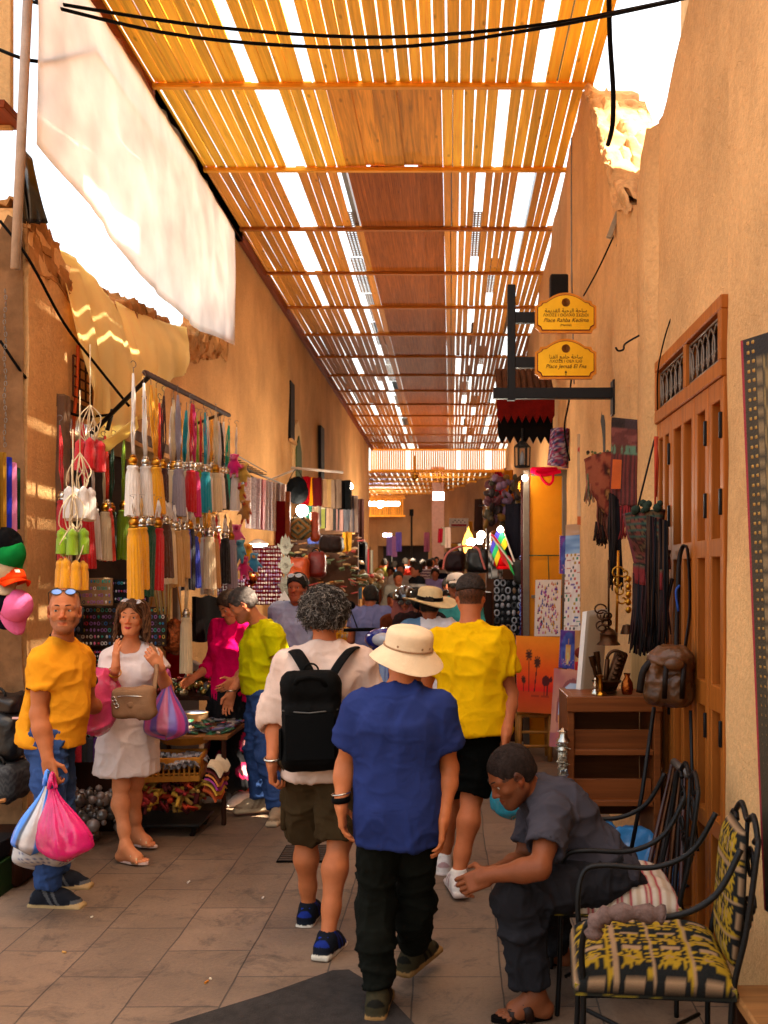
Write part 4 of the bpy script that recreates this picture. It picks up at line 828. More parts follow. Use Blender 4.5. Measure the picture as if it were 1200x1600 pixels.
# ---- the tall man in the yellow tee
J = dict(nk=P(735, 988, 5.5), hd=P(735, 930, 5.54), sl=P(681, 1004, 5.55), sr=P(779, 1004, 5.45), el=P(662, 1080, 5.6), wl=P(664, 1148, 5.45), er=P(797, 1083, 5.5), wr=P(791, 1146, 5.37), hl=P(714, 1128, 5.5), hr=P(760, 1128, 5.5),
         kl=P(704, 1240, 5.78), kr=P(737, 1246, 5.5), al=P(694, 1342, 5.82), ar=P(716, 1370, 5.35), tl=V((.05, 1, 0)), tr=V((-.2, 1, 0)), look=V((0, 1, -.08)))
o = dict(s=1.05, b=.95, arm=1.0); r = root_of(J, 'tall man with a short fade haircut in a yellow tee and black shorts walking away'); YELLOW = r
body(r, J, o, .007, hx('#c27e56'), False, dict(r=dict(d=V((-.1, -.1, -1)), curl=.9, n=V((-1, .2, 0)), th=V((0, 1, 0)))), paint=buzz((.022, .016, .013), .06, .85, nape=-.05))
shirt(r, J, o, fab('yellow_tee', '#e8bb12', bscale=400), .009, hem=-.055, sleeve=.6, inf=.016, loose=.046, fold=.016, ff=(5, 5, 1.4), sl_r=.016, seed=2)
collar_ring(r, J, o, MATS['yellow_tee'])
trousers(r, J, o, fab('black_shorts', '#171814', rough=.8), .009, inf=.013, hemt=.46, rr=(.09, .084, .07, .082), fold=.014, ff=(6, 6, 8), name='shorts')
for q in 'lr': shoe(r, J, q, 1.05, hx('#d8cfc8'), hx('#c9b8b0'), hx('#b89a98'), .007)
for q in 'lr': m = MB(); m.lathe(J['a'+q]-V((0, 0, .03)), [(.045, -.02), (.047, .02), (.046, .05), (.042, .07), (.04, .072)], 20, wob=.02); m.build('sock', fab('white_sock', '#ddd5cc'), r, smooth=180)
hair_shell(r, J, .007, lambda L, q: np.array((.028, .02, .016))[None, :]*(.7+.6*q[:, None]), 1.0, thick=.010, front=.06, low=.035, nape=.012, bump=.004)
# ---- the bald man in the mustard tee, on the left
J = dict(nk=P(96, 1007, 5.32), hd=P(101, 954, 5.26), sr=P(67, 1034, 5.17), sl=P(124, 1030, 5.48), er=P(60, 1116, 5.14), wr=P(75, 1188, 5.10), el=P(140, 1100, 5.62), wl=P(158, 1110, 5.80), hr=P(74, 1152, 5.22), hl=P(88, 1150, 5.42),
         kr=P(80, 1275, 5.20), kl=P(92, 1265, 5.44), ar=P(75, 1392, 5.20), al=P(88, 1364, 5.5), tr=V((1, -.12, 0)), tl=V((1, .0, 0)), look=V((.26, -1, .04)))
o = dict(s=1.0, b=.98, belly=.055, arm=1.0, hs=1.02); r = root_of(J, 'bald man in a mustard tee and jeans holding plastic bags, at the left'); BALD = r
body(r, J, o, .0045, hx('#b87c56'), True, dict(r=dict(d=V((.25, -.1, -1)), curl=1.35, n=V((.2, 1, 0)), th=V((1, 0, .1)))), paint=buzz((.03, .022, .018), .075, .22, .42))
eyes(r, J, 1.02, gaze=(.25, 1, 0)); brows(r, J, 1.02, th=.0036)
mt = fab('mustard_tee', '#dca032', bscale=420); shirt(r, J, o, mt, .008, hem=-.03, sleeve=.52, inf=.012, loose=.026, fold=.010, ff=(4, 4, 7), sl_r=.006, seed=5)
trim = fab('trim', '#3a2c26'); collar_ring(r, J, o, trim, r=.07)
for q in 'lr':
    m = MB(); sh, el = J['s'+q], J['e'+q]; d = (el-sh).normalized(); c = sh+(el-sh)*.51; m.lathe(c, [(.064, -.012), (.0715, -.009), (.0715, .006), (.064, .009)], 24, frame(d)); m.build('sleeve_trim', trim, r, smooth=60)
jm = fab('jeans', '#4a618c', var=.3, bump=.3); trousers(r, J, o, jm, .009, inf=.006, hemt=.97, rr=(.088, .078, .066, .06), fold=.014, ff=(6, 6, 15))
for q in 'lr': shoe(r, J, q, 1.04, hx('#33353d'), hx('#b9a27c'), hx('#6a6a6c'), .006)
specs(r, J, dz=.098, dy=.052, lens=(.03, .16, .55), s=1.0, tilt=.55, parent=r)
m = MB(); m.tube([J['wr']+V((.034*math.cos(a), .034*math.sin(a), .03)) for a in [2*math.pi*i/20 for i in range(20)]], .001, 4, closed=True)
# ---- the woman in the white dress
J = dict(nk=P(203, 1013, 6.14), hd=P(207, 964, 6.09), sr=P(173, 1030, 6.08), sl=P(238, 1028, 6.14), er=P(170, 1090, 5.99), wr=P(181, 1042, 5.80), el=P(262, 1078, 6.12), wl=P(249, 1040, 5.93), hr=P(184, 1122, 6.10), hl=P(220, 1122, 6.2),
         kr=P(189, 1228, 6.07), kl=P(211, 1222, 6.23), ar=P(196, 1325, 5.96), al=P(212, 1300, 6.3), tr=V((.92, -.35, 0)), tl=V((.92, -.35, 0)), look=V((.02, -1, .02)), hup=V((.06, 0, 1)))
o = dict(s=.95, b=.9, fem=True, arm=.88, leg=.88, hs=.95, hand=.92, nkr=.86, lip=hx('#b03a44')); r = root_of(J, 'woman in a white dress with one hand raised, glasses pushed up in her brown hair'); WOMAN = r
body(r, J, o, .0045, hx('#d4966e'), True, dict(r=dict(d=V((.05, -.1, 1)), n=V((.75, .65, .1)), th=V((-.5, .8, .1)), curl=.25, thumb=.2), l=dict(d=V((-.5, -.35, .75)), n=V((-.4, .9, .1)), th=V((.1, .2, 1)), curl=1.3)), feet=True)
eyes(r, J, .95, gaze=(.12, 1, 0)); brows(r, J, .95, (.05, .03, .02), .0028)
wm_ = fab('white_dress', '#e2d6d2', bscale=350); mh, up, Ln, rt, fw, rp = torso_frame(J)
pr = torso_prims(J, o, .012); hemp = V((mh.x-.02, mh.y, .505))
pr += [('t', A3(hemp), A3(mh+up*.02), (.205, .172), (.168, .138), A3(rp), .06), ('t', A3(mh), A3(mh+up*.32), (.168, .132), (.135, .115), A3(rt), .06)]
for q in 'lr': sh, el = J['s'+q], J['e'+q]; d = (el-sh).normalized(); e = sh+(el-sh)*.42; pr += [('c', A3(sh), A3(e+d*.03), .062, .072, .035, [(A3(e), A3(d))]), ('sub', ('c', A3(e-d*.012), A3(e+d*.15), .058, .062, .002))]
pr += [('cut', A3(hemp), (0, 0, -1)), ('sub', ('c', A3(J['nk']+up*.03+fw*.045), A3(J['hd']), .078, .10, .012))]
mk('dress', pr, .008, wm_, r, 1, [(Matrix((rt, fw, up)).transposed(), .010, (6, 6, 1.4), 6), (Matrix((rt, fw, up)).transposed(), .005, (10, 10, 10), 2)])
R = head_frame(J); c = J['hd']; paths = []; cols = []; rs = random.Random(5); hs = .95
hcol = lambda g: (.20, .10, .05) if g > .7 else (.115, .056, .03) if g > .35 else (.06, .03, .018)
for i in range(1100):
    a = rs.uniform(-math.pi, math.pi); z = rs.uniform(.1, 1); q = math.sqrt(1-z*z); d = V((q*math.sin(a), q*math.cos(a), z)); part = .012
    if d.y > .72 and d.z < .55: continue
    base = V((d.x*.083, -.012+d.y*.098, .03+d.z*.089)); sg = 1 if base.x > part else -1; p = []; frontal = max(0, d.y)
    ln = rs.uniform(.17, .225)*(.95 if d.y < 0 else 1); ax_ = math.atan2(base.x, base.y+.01)
    if abs(ax_) < .95: ax_ = (.95+abs(ax_)*.35)*sg*(1 if base.x*sg >= 0 else 1)
    tx, ty = math.sin(ax_)*.098, math.cos(ax_)*.092-.012; w1, w2, wp = rs.uniform(0, .012), rs.uniform(0, 6.28), rs.uniform(7, 11)
    for k in range(10):
        t = k/9; u = min(1, t*2.2); e = 1-(1-u)**2; x = lerp(base.x, tx*(1+.12*t), e); y = lerp(base.y, ty, e); zz = base.z-ln*max(0, t-.05)*(1-.0*u)+.012*math.sin(math.pi*u)
        x += w1*math.sin(w2+wp*t)*t; y += w1*math.cos(w2+wp*t)*t; p.append(c+R @ V((x*hs, y*hs, zz*hs)))
    paths.append(p); cols.append(hcol(rs.random()))
for i in range(90):      # fringe swept to both sides
    sg = 1 if rs.random() > .45 else -1; x0 = rs.uniform(0, .05)*sg+.01; b0 = V((x0, .086-abs(x0)*.5, .088)); p = []; ex = sg*rs.uniform(.05, .075); ez = rs.uniform(.005, .05)
    for k in range(8): t = k/7; p.append(c+R @ V((lerp(b0.x, ex, t**1.3)*hs, (.078+.032*math.sin(math.pi*min(1, t*1.1))*.6-.035*t*t-.3*abs(b0.x)*.2)*hs, (lerp(.095, ez, t))*hs)))
    paths.append(p); cols.append(hcol(rs.random()))
hsx = hair_shell(r, J, .007, (.08, .04, .022), hs, thick=.010, front=.062, low=-.02, nape=-.10, bump=.004); tube_hair(hsx, paths, cols, .0036, 4, 'hair_strands')
specs(r, J, dz=.103, dy=.045, lens=(.55, .5, .5), framec='#e8ded8', s=.93, tilt=.75, parent=r)
m = MB(); fwm = (J['wr']-J['er']).normalized(); c0 = J['wr']-fwm*.05; Rf = frame(fwm); m.tube([c0+Rf @ V((.036*math.cos(a), .036*math.sin(a), .004*math.sin(a))) for a in [2*math.pi*i/24 for i in range(24)]], .004, 6, closed=True); m.build('bracelet', BRASS, r, smooth=180)
sole = M('sandal_sole', '#d9c0b4', rough=.7); gold = M('sandal_strap', '#c9b08c', rough=.35, metal=.5)
def sandal(root, J, q, s, msole, mstrap, straps, buckles=None, hh=.012):
    a = J['a'+q]; t = J['t'+q].normalized(); u = V((0, 0, 1)); sd_ = t.cross(u); g = a-u*.085*s
    def w(x, y, z): return g+sd_*(x*s)+t*(y*s)+u*(z*s)
    out = [(.028*math.sin(th)*(1 if math.cos(th) < 0 else 1.35), .055+.118*math.cos(th)) for th in [2*math.pi*i/28 for i in range(28)]]
    m = MB(); m.add([w(x, y, -.002) for x, y in out]+[w(x, y, hh) for x, y in out], [tuple(range(28))[::-1], tuple(range(28, 56))]+[(i, (i+1) % 28, (i+1) % 28+28, i+28) for i in range(28)]); sob = m.build('sandal', msole, root, smooth=50)
    m = MB()
    for y0, y1, z, wd in straps: m.tube([w(-.041, y0, .006), w(-.036, (y0+y1)/2, z*.8), w(0, (y0+y1)/2+.008, z), w(.036, (y0+y1)/2, z*.8), w(.041, y1, .006)], wd*s, 8, flat=.22, up=t)
    m.build('strap', mstrap, sob, smooth=180)
    if buckles:
        for y, z, x in buckles: m = MB(); m.tube([w(x-.012, y-.012, z), w(x+.012, y-.012, z-.003), w(x+.012, y+.012, z-.003), w(x-.012, y+.012, z)], .0025, 5, closed=True); m.build('buckle', SILV, sob, smooth=60)
for q in 'lr': sandal(r, J, q, .95, sole, gold, [(.06, .09, .062, .012), (.09, .12, .05, .011), (.035, .11, .066, .008)])
# ---- the man in the yellow-green polo bending over the stall
J = dict(nk=P(410, 979, 7.2), hd=P(379, 944, 7.12), sl=P(428, 992, 7.02), sr=P(402, 990, 7.36), el=P(441, 1052, 6.98), wl=P(432, 1108, 6.95), er=P(384, 1045, 7.42), wr=P(361, 1083, 7.25), hl=P(417, 1086, 7.12), hr=P(408, 1086, 7.3),
         kl=P(420, 1178, 7.02), kr=P(402, 1172, 7.22), al=P(436, 1262, 7.0), ar=P(408, 1248, 7.2), tl=V((-.1, -1, 0)), tr=V((-.9, -.4, 0)), look=V((-.9, -.2, -.55)))
o = dict(s=1.02, b=1.0, belly=.025); r = root_of(J, 'man in a bright yellow green polo and jeans looking down at the stall table'); POLO = r
body(r, J, o, .006, hx('#d0906a'), True, dict(r=dict(d=V((-.25, 0, -1)), curl=.7)), paint=buzz((.06, .05, .045), .06, .55, .35))
eyes(r, J); brows(r, J, th=.003); pm = fab('polo', '#d3cc12', bscale=350, bump=.4); shirt(r, J, o, pm, .009, hem=.02, sleeve=.55, inf=.013, loose=.008, fold=.013, ff=(8, 8, 7), sl_r=.006, seed=7)
mh, up, Ln, rt, fw = TORSO_R(J); cc = J['nk']+up*.015+fw*.012; m = MB()
m.grid(lambda u, v: cc+rt*((.072+.022*(1-v))*math.cos(math.pi*(.62+1.76*u)))+fw*((.07+.022*(1-v))*math.sin(math.pi*(.62+1.76*u)))+up*(v*.045-.012), 26, 4, thick=.004); m.build('collar', pm, r, smooth=180)
mch = cc+fw*.118-up*.13-rt*.075; m = MB(); m.ell(mch, (.004, .016, .014)); m.box(mch-up*.03, (.006, .022, .004)); m.build('chest_badge', M('badge_dark', '#23232a'), r)
trousers(r, J, o, jm, .009, inf=.012, hemt=.98, rr=(.09, .078, .066, .062), fold=.014, ff=(6, 6, 14))
for q in 'lr': shoe(r, J, q, 1.06, hx('#a3917b'), hx('#b7a68e'), hx('#8b7864'), .008)
hair_shell(r, J, .008, lambda L, q: np.where((L[:, 2] > .03)[:, None], np.array((.055, .045, .04)), np.array((.12, .10, .09)))*(.6+.6*q[:, None]), 1.0, thick=.008, front=.058, low=-.02, nape=-.06, bump=.004)
m = MB(); m.tube([J['wr']+V((.034*math.cos(a), .034*math.sin(a), .02)) for a in [2*math.pi*i/20 for i in range(20)]], .005, 6, closed=True); m.build('bracelet', SILV, r, smooth=180)
# ---- the pink woman beside him
J = stand(-1.66, 7.62, math.pi-.55, 1.60, 0, -.2, .55, arms=1); J['al'] = P(354, 1228, 7.62); J['ar'] = P(388, 1238, 7.5); J['al'].z = J['ar'].z = .08; J['tl'] = V((-.9, -.4, 0)); J['tr'] = V((-.8, -.5, 0))
o = dict(s=.92, fem=True, hs=.95, nkr=.86); r = root_of(J, 'woman in a hot pink cardigan and black flowered skirt beside the yellow green polo')
body(r, J, o, .008, hx('#d0906a'), True); eyes(r, J, .95); brows(r, J, .95)
shirt(r, J, o, fab('hot_pink', '#e0106c'), .010, hem=-.05, sleeve=1.5, inf=.014, loose=.02, fold=.014, ff=(8, 8, 5), seed=8)
mh, up, Ln, rt, fw = TORSO_R(J); hemp = V((mh.x, mh.y, .14))
def skc(Vv): n = fbm(Vv*9, 2); f = vnoise(Vv*11+3); c = np.tile(np.array((.012, .011, .012)), (len(Vv), 1)); k = (f > .66) & (Vv[:, 2] < .55); c[k] = (.5, .02, .08); c[(f > .78) & (Vv[:, 2] < .55)] = (.7, .28, .3); return c
mk('skirt', [('t', A3(hemp), A3(mh+up*.03), (.27, .22), (.165, .13), A3(rt), .03), ('e', A3(mh), (.165, .13, .1), Matrix((rt, fw, up)).transposed(), .05)], .010, cloth_tint('skirt_cloth'), r, 1, [(Matrix((rt, fw, up)).transposed(), .035, (9, 9, 1), 6)], skc)
for q in 'lr': shoe(r, J, q, .95, hx('#d5c8c2'), hx('#d8cdc6'), None, .008)
hair_shell(r, J, .008, (.05, .03, .02), .95, thick=.014, front=.058, low=-.04, nape=-.09, bump=.006)
# ---- the seated man
J = dict(nk=P(836, 1240, 4.05), hd=P(799, 1210, 3.97), sl=P(864, 1272, 3.86), sr=P(838, 1268, 4.22), el=P(843, 1357, 3.68), wl=P(764, 1368, 3.74), er=P(818, 1345, 4.18), wr=P(768, 1364, 3.93), hl=P(945, 1372, 3.97), hr=P(938, 1368, 4.17),
         kl=P(806, 1402, 3.82), kr=P(836, 1400, 4.24), al=P(838, 1556, 3.86), ar=P(872, 1478, 4.42), tl=V((-1, -.12, 0)), tr=V((-1, .2, 0)), look=V((-.78, -.22, -.52)))
o = dict(s=.98, b=.93, slouch=.04, leg=.93, hand=1.0); r = root_of(J, 'man in a charcoal shirt sitting bent forward with clasped hands, at the right'); SEAT = r
dl = (P(716, 1392, 3.80)-J['wl']).normalized(); dr = (P(718, 1390, 3.84)-J['wr']).normalized()
body(r, J, o, .0045, hx('#8e5a3c'), True, dict(l=dict(d=V((-.9, .25, -.42)), n=V((.1, .9, -.35)), th=V((-.3, .25, .9)), curl=.75, thumb=.5), r=dict(d=V((-.92, -.22, -.38)), n=V((0, -.9, -.3)), th=V((-.2, -.3, .9)), curl=.9, thumb=.5)), feet=True, paint=buzz((.02, .013, .01), .062, .72, .3))
eyes(r, J, gaze=(0, 1, -.3)); brows(r, J, th=.0032); cm = fab('charcoal', '#565258', bscale=420); shirt(r, J, o, cm, .008, hem=-.035, sleeve=.66, inf=.009, loose=.012, fold=.016, ff=(5, 5, 5), sl_r=.02, seed=12)
mh, up, Ln, rt, fw = TORSO_R(J); cc = J['nk']+up*.02+fw*.005; m = MB()
m.grid(lambda u, v: cc+rt*((.07+.024*(1-v))*math.cos(math.pi*(.75+1.5*u)))+fw*((.07+.026*(1-v))*math.sin(math.pi*(.75+1.5*u)))+up*(v*.05-.015), 24, 4, thick=.004); m.build('collar', cm, r, smooth=180)
trousers(r, J, o, fab('dark_trousers', '#3a383b'), .007, inf=.010, hemt=.93, rr=(.088, .082, .068, .06), fold=.02, ff=(6, 6, 7), waist=.06)
hair_shell(r, J, .006, lambda L, q: np.array((.016, .010, .008))[None, :]*(.6+.7*q[:, None]), 1.0, thick=.003, front=.06, low=-.02, nape=-.055, bump=.003)
lb = M('sandal_leather', '#3a241a', rough=.55, var=.3); bs = M('sandal_black', '#1d1715', rough=.8)
for q in 'lr': sandal(r, J, q, 1.03, bs, lb, [(.03, .05, .072, .018), (.085, .10, .052, .018)], [(.045, .066, -.02), (.098, .05, -.016)], hh=.018)
# ================================================================== left side of the lane
def plain(px, py, Y, X=None):
    p = P(px, py, Y)
    if X is not None: p.x = X
    return p
def yl(px, X): return X*F/(px-CX)              # depth of the vertical plane X seen at column px
def on(px, py, X): return P(px, py, yl(px, X))
def cloth_mat(name, col, tr=.5):
    m, t, b, N, L = nt(name); tc = node(N, 'ShaderNodeTexCoord'); n = node(N, 'ShaderNodeTexNoise', Scale=2.2, Detail=5); L.new(tc.outputs['Object'], n.inputs[0]); cm_ = node(N, 'ShaderNodeMapRange'); cm_.inputs[1].default_value = .3; cm_.inputs[2].default_value = .7; cm_.inputs[3].default_value = .85; cm_.inputs[4].default_value = 1.1; L.new(n.outputs[0], cm_.inputs[0])
    mu = node(N, 'ShaderNodeVectorMath', operation='MULTIPLY'); mu.inputs[0].default_value = hx(col); L.new(cm_.outputs[0], mu.inputs[1]); L.new(mu.outputs[0], b.inputs['Base Color']); b.inputs['Roughness'].default_value = .9
    tl = node(N, 'ShaderNodeBsdfTranslucent'); L.new(mu.outputs[0], tl.inputs['Color']); mx = node(N, 'ShaderNodeMixShader'); mx.inputs[0].default_value = tr
    L.new(b.outputs[0], mx.inputs[1]); L.new(tl.outputs[0], mx.inputs[2]); L.new(mx.outputs[0], N['Material Output'].inputs[0]); return m
def sheet(top, bot, nu, nv, bulge, amp, fr, seed, out=V((1, 0, 0))):
    """cloth between two rows of points; folds run down it"""
    def row(pts, u): q = u*(len(pts)-1); i = min(int(q), len(pts)-2); return lerp(pts[i], pts[i+1], q-i)
    def fn(u, v):
        p = lerp(row(top, u), row(bot, u), v); w = fb(u*fr, v*1.1, seed)-.5; w2 = 1-abs(2*nz(u*fr*1.6+v*.8, v*.7, seed+3)-1); return p+out*(bulge*math.sin(math.pi*v)*(.4+.6*math.sin(math.pi*u))+amp*(w*1.4+w2*.8)*(.25+.75*v))-V((0, 0, 0))
    m = MB(); m.grid(fn, nu, nv, thick=.004); return m
TARP = cloth_mat('tarp', '#fffaf4', .9); YC = cloth_mat('yellow_cloth', '#fff0b8', .5)
m = sheet([V((-2.50, 5.95, 5.85)), V((-2.48, 8, 5.76)), V((-2.48, 9.7, 5.75)), V((-2.5, 11.45, 5.7))], [V((-2.48, 5.95, 4.3)), V((-2.44, 7.8, 4.05)), V((-2.42, 9.4, 4.05)), V((-2.46, 11.3, 4.34))], 70, 24, .03, .05, 9, 5)
tag(m.build('tarpaulin', TARP, smooth=180), 'big white tarpaulin hung from the roof edge over the broken left wall', 'tarpaulin')
m = sheet([P(82, 380, 6.45), P(125, 412, 6.9), P(165, 465, 7.35), P(196, 500, 7.8)], [P(126, 642, 6.75), P(150, 690, 7.0), P(180, 672, 7.35), P(222, 640, 7.9)], 54, 40, .08, .15, 8, 2)
tag(m.build('cloth_awning', YC, smooth=180), 'torn yellow cloth draped over the wall top, falling low behind the hanging bar', 'cloth')
m = sheet([P(175, 470, 7.45), P(215, 490, 8.1), P(262, 506, 8.9), P(290, 512, 9.5)], [P(196, 655, 7.5), P(226, 648, 8.0), P(262, 590, 8.7), P(279, 580, 9.4)], 40, 30, .08, .11, 6, 8)
tag(m.build('cloth_awning', YC, smooth=180), 'shorter fold of yellow cloth hanging beside the white tarpaulin', 'cloth')
m = sheet([P(136, 700, 6.7), P(175, 680, 6.5), P(214, 650, 6.35)], [P(150, 712, 6.9), P(185, 690, 6.8), P(216, 664, 6.7)], 24, 8, .02, .03, 4, 3, V((0, 0, -1)))
tag(m.build('cloth_awning', YC, smooth=180), 'narrow strip of yellow cloth folded along the iron strut', 'cloth')
# shop room behind the tassels
m = MB(); DK = M('shop_inside', '#7a6250', var=.4, scale=4)
for c, sz in (((-4.1, 7.83, 1.4), (.1, 2.9, 3)), ((-3.3, 6.5, 1.4), (1.6, .1, 3)), ((-3.3, 9.17, 1.4), (1.6, .1, 3)), ((-3.35, 7.83, 2.86), (1.6, 2.8, .1))): m.box(c, sz, bev=.01)
tag(m.build('shop_room', DK, smooth=0), 'dark inside of the tassel shop behind the left pier', 'shop')
for i, (y, z) in enumerate(((7.2, .75), (8.4, .75), (7.2, 1.25), (8.4, 1.25))):
    m = MB(); m.box((-3.0, y, z), (.6, 1.1, .03)); s = T('shelf', ['low shelf of dark goods deep in the left shop', 'low far shelf of dark goods in the left shop', 'upper shelf of trinkets in the left shop', 'upper far shelf of trinkets in the left shop'][i], 'shelf', (-3, y, z)); m.build('board', W_DARK, s)
    m = MB()
    for k in range(26): m.ell((U(-3.2, -2.75), y+U(-.5, .5), z+.07), (U(.03, .06), U(.03, .06), U(.04, .09)), n=8, col=random.choice([(.02, .04, .12), (.03, .03, .04), (.2, .2, .22), (.15, .03, .03), (.3, .2, .05)]))
    o_ = m.build('trinkets', M('trinket', '#ffffff', rough=.3, attr=True), s, smooth=180); o_['kind'] = 'stuff'
for i, (a, b_) in enumerate(((P(100, 622, 7.2), P(150, 640, 7.6)), (P(100, 652, 7.2), P(150, 668, 7.6)))):
    m = MB(); m.tube([a, b_], .014, 8); tag(m.build('tube_lamp', M('tube_glow', '#dfe8ff', emit=9), smooth=180), ['upper fluorescent tube glowing inside the left shop', 'lower fluorescent tube glowing inside the left shop'][i], 'lamp')
# hanging bar with two rows of tassels
BA, BB = P(226, 582, 6.2), P(358, 649, 8.42); m = MB(); d_ = (BB-BA); m.tube([BA+d_*(i/60) for i in range(61)], [.017+(.003 if i % 2 else 0) for i in range(61)], 8)
hb = T('hanging_bar', 'rusty iron bar and strut reaching out of the wall to carry the tassels', 'bar', BA); m.build('bar', RUST, hb, smooth=60)
m = MB(); m.tube([BA+d_*.05, P(128, 692, 6.9)], .016, 8); m.build('strut', IRON, hb, smooth=60); m = MB(); m.tube([BB-d_*.08, P(330, 664, 8.9)+V((-.35, .3, 0))], .014, 8); m.build('strut', IRON, hb, smooth=60); m = MB(); m.tube([P(176, 640, 6.65), P(168, 672, 6.7)], .014, 8); m.build('brace', IRON, hb, smooth=60)
TC = dict(white=('#f0e8e0', 'white'), cream=('#ecd8b4', 'cream'), gold=('#f0b41c', 'mustard yellow'), brown=('#5a2c26', 'dark brown'), grey=('#b0a8b4', 'grey'), red=('#d8202c', 'crimson'), magenta=('#e03c92', 'magenta'), teal=('#20b0c0', 'teal'), turq=('#22c8b4', 'turquoise'), black=('#1c1d1f', 'black'), green=('#1c6044', 'dark green'), tan=('#d4ac70', 'tan'), blue=('#2848d0', 'bright blue'), navy=('#151b3a', 'navy'), orange=('#f0522a', 'orange red'), lime=('#a0c024', 'lime green'), pink=('#de5f95', 'pink'), bronze=('#6e4426', 'bronze brown'))
def tmat(k): return M('yarn_'+k, TC[k][0], rough=.75, var=.2, scale=14, bump=.9, bscale=40, stretch=(14, 14, .6), sheen=.25)
tass_meshes = {}
def tassel_proto(L):
    if L in tass_meshes: return tass_meshes[L]
    t = T('tassel', 'x', 'tassel'); rr3 = random.Random(int(L*1000)); m = MB(); n = 30; vs = []; rows = [(.0, .030), (-.012, .036), (-.02, .031), (-.05, .037), (-.12, .039), (-L*.7, .042), (-L, .044), (-L+.004, .03), (-L+.012, .004)]
    jit = [rr3.uniform(-.006, .006) for _ in range(n)]
    for j, (z, r) in enumerate(rows):
        for k in range(n): a = 2*math.pi*k/n; q = r*(1+(.07 if k % 2 else -.05)*(j > 2)); vs.append((q*math.cos(a), q*math.sin(a), z+(jit[k] if j in (6, 7) else 0)))
    m.add(vs, [(i*n+k, (i+1)*n+k, (i+1)*n+(k+1) % n, i*n+(k+1) % n) for i in range(len(rows)-1) for k in range(n)]+[tuple((len(rows)-1)*n+k for k in range(n))[::-1]]); sk_ = m.build('skirt', tmat('white'), t, smooth=70)
    m = MB(); m.lathe((0, 0, 0), [(.022, 0), (.027, .006), (.024, .014), (.03, .022), (.028, .04), (.018, .05), (.021, .056), (.012, .066), (.0, .068)], 16); cp = m.build('cap', BRASS, t, smooth=50)
    m = MB()
    for q in range(5): x = -.018+.009*q; m.tube([(x*.3, .002*q, .06), (x*.9, .012*math.sin(q), .20), (x*.8, .01*math.cos(q*2), .36), (x*.2, 0, .50)], .0045, 5)
    cd = m.build('cord', tmat('white'), t, smooth=180); m = MB(); m.tube([(0, 0, .47), (0, 0, .53)]+arc((0, 0, .55), .018, -math.pi/2, math.pi*.9, 8, (0, 1, 0)), .0022, 5); m.build('hook', STEEL, t, smooth=180)
    tass_meshes[L] = t; t['fresh'] = 1; return t
def put_tassel(loc, col, L, label, group, cord=None, dz=1, sc=1.0, rot=0, hook=True):
    p = tassel_proto(L); t = p if p.get('fresh') else copy_tree(p)
    if 'fresh' in t: del t['fresh']
    t.location = loc; t.rotation_euler = (U(-.05, .05), U(-.05, .05), U(0, 6)); sc = U(.92, 1.1); t.scale = (sc, sc, sc); t['label'] = label; t['category'] = 'tassel'; t['group'] = group
    for c in t.children:
        k = c.name.split('.')[0]
        if k in ('skirt', 'cord'):
            c.material_slots[0].link = 'OBJECT'; c.material_slots[0].material = tmat(col if k == 'skirt' else (cord or col))
        if k in ('cord', 'hook'): c.scale = (1, 1, dz)
        if k == 'cap' and random.random() < .35: c.material_slots[0].link = 'OBJECT'; c.material_slots[0].material = SILV
    return t
import copy as _c
upper = [(206, 'white'), (219, 'white'), (238, 'gold'), (248, 'gold'), (261, 'brown'), (271, 'grey'), (280, 'cream'), (291, 'red'), (301, 'cream'), (309, 'magenta'), (317, 'teal'), (324, 'white'), (332, 'cream'), (341, 'white'), (348, 'black'), (354, 'turq'), (362, 'white')]
lower = [(212, 'gold'), (223, 'gold'), (234, 'green'), (245, 'red'), (254, 'bronze'), (265, 'cream'), (272, 'tan'), (281, 'tan'), (293, 'blue'), (300, 'navy'), (308, 'blue'), (315, 'cream'), (320, 'orange'), (327, 'white'), (337, 'tan'), (348, 'black'), (362, 'grey')]
def labels_for(row, nm, first, last):
    out = []; names = [TC[c][1] for _, c in row]
    for i, n in enumerate(names): l = names[i-1] if i else first; r_ = names[i+1] if i+1 < len(names) else last; out.append('%s tassel between %s and %s, %s row under the bar' % (n, l, r_, nm))
    seen = {}
    for i, x in enumerate(out): seen.setdefault(x, []).append(i)
    for x, k in seen.items():
        if len(k) > 1:
            for q, i in enumerate(k): out[i] = x.replace(' tassel', ' tassel (%s)' % ['nearer one', 'further one', 'farthest one'][q])
    return out
for (x, c), lb in zip(upper, labels_for(upper, 'upper', 'the open end', 'the plush toys')):
    Y = 1.9*F/(CX-x)+U(-.05, .05); t_ = (Y-6.2)/2.22; L = .30+U(-.01, .02); zb = lerp(BA.z, BB.z, max(0, t_)); ztop = P(x, lerp(728, 742, (x-206)/156), Y).z
    put_tassel((-1.9+U(-.05, .05), Y, ztop), c, round(L, 2), lb, 'tassels in the upper row', dz=(zb-ztop)/.567)
for (x, c), lb in zip(lower, labels_for(lower, 'lower', 'the shop opening', 'the wall goods')):
    Y = 1.86*F/(CX-x)+U(-.06, .06); L = random.choice([.36, .37, .40]); t_ = (Y-6.2)/2.22; zb = lerp(BA.z, BB.z, max(0, t_)); ztop = P(x, lerp(818, 842, (x-206)/156)+U(-6, 6), Y).z
    put_tassel((-1.84+U(-.05, .03), Y, ztop), c, L, lb, 'tassels in the lower row', cord=random.choice(['white', 'gold', 'tan']), dz=.33)
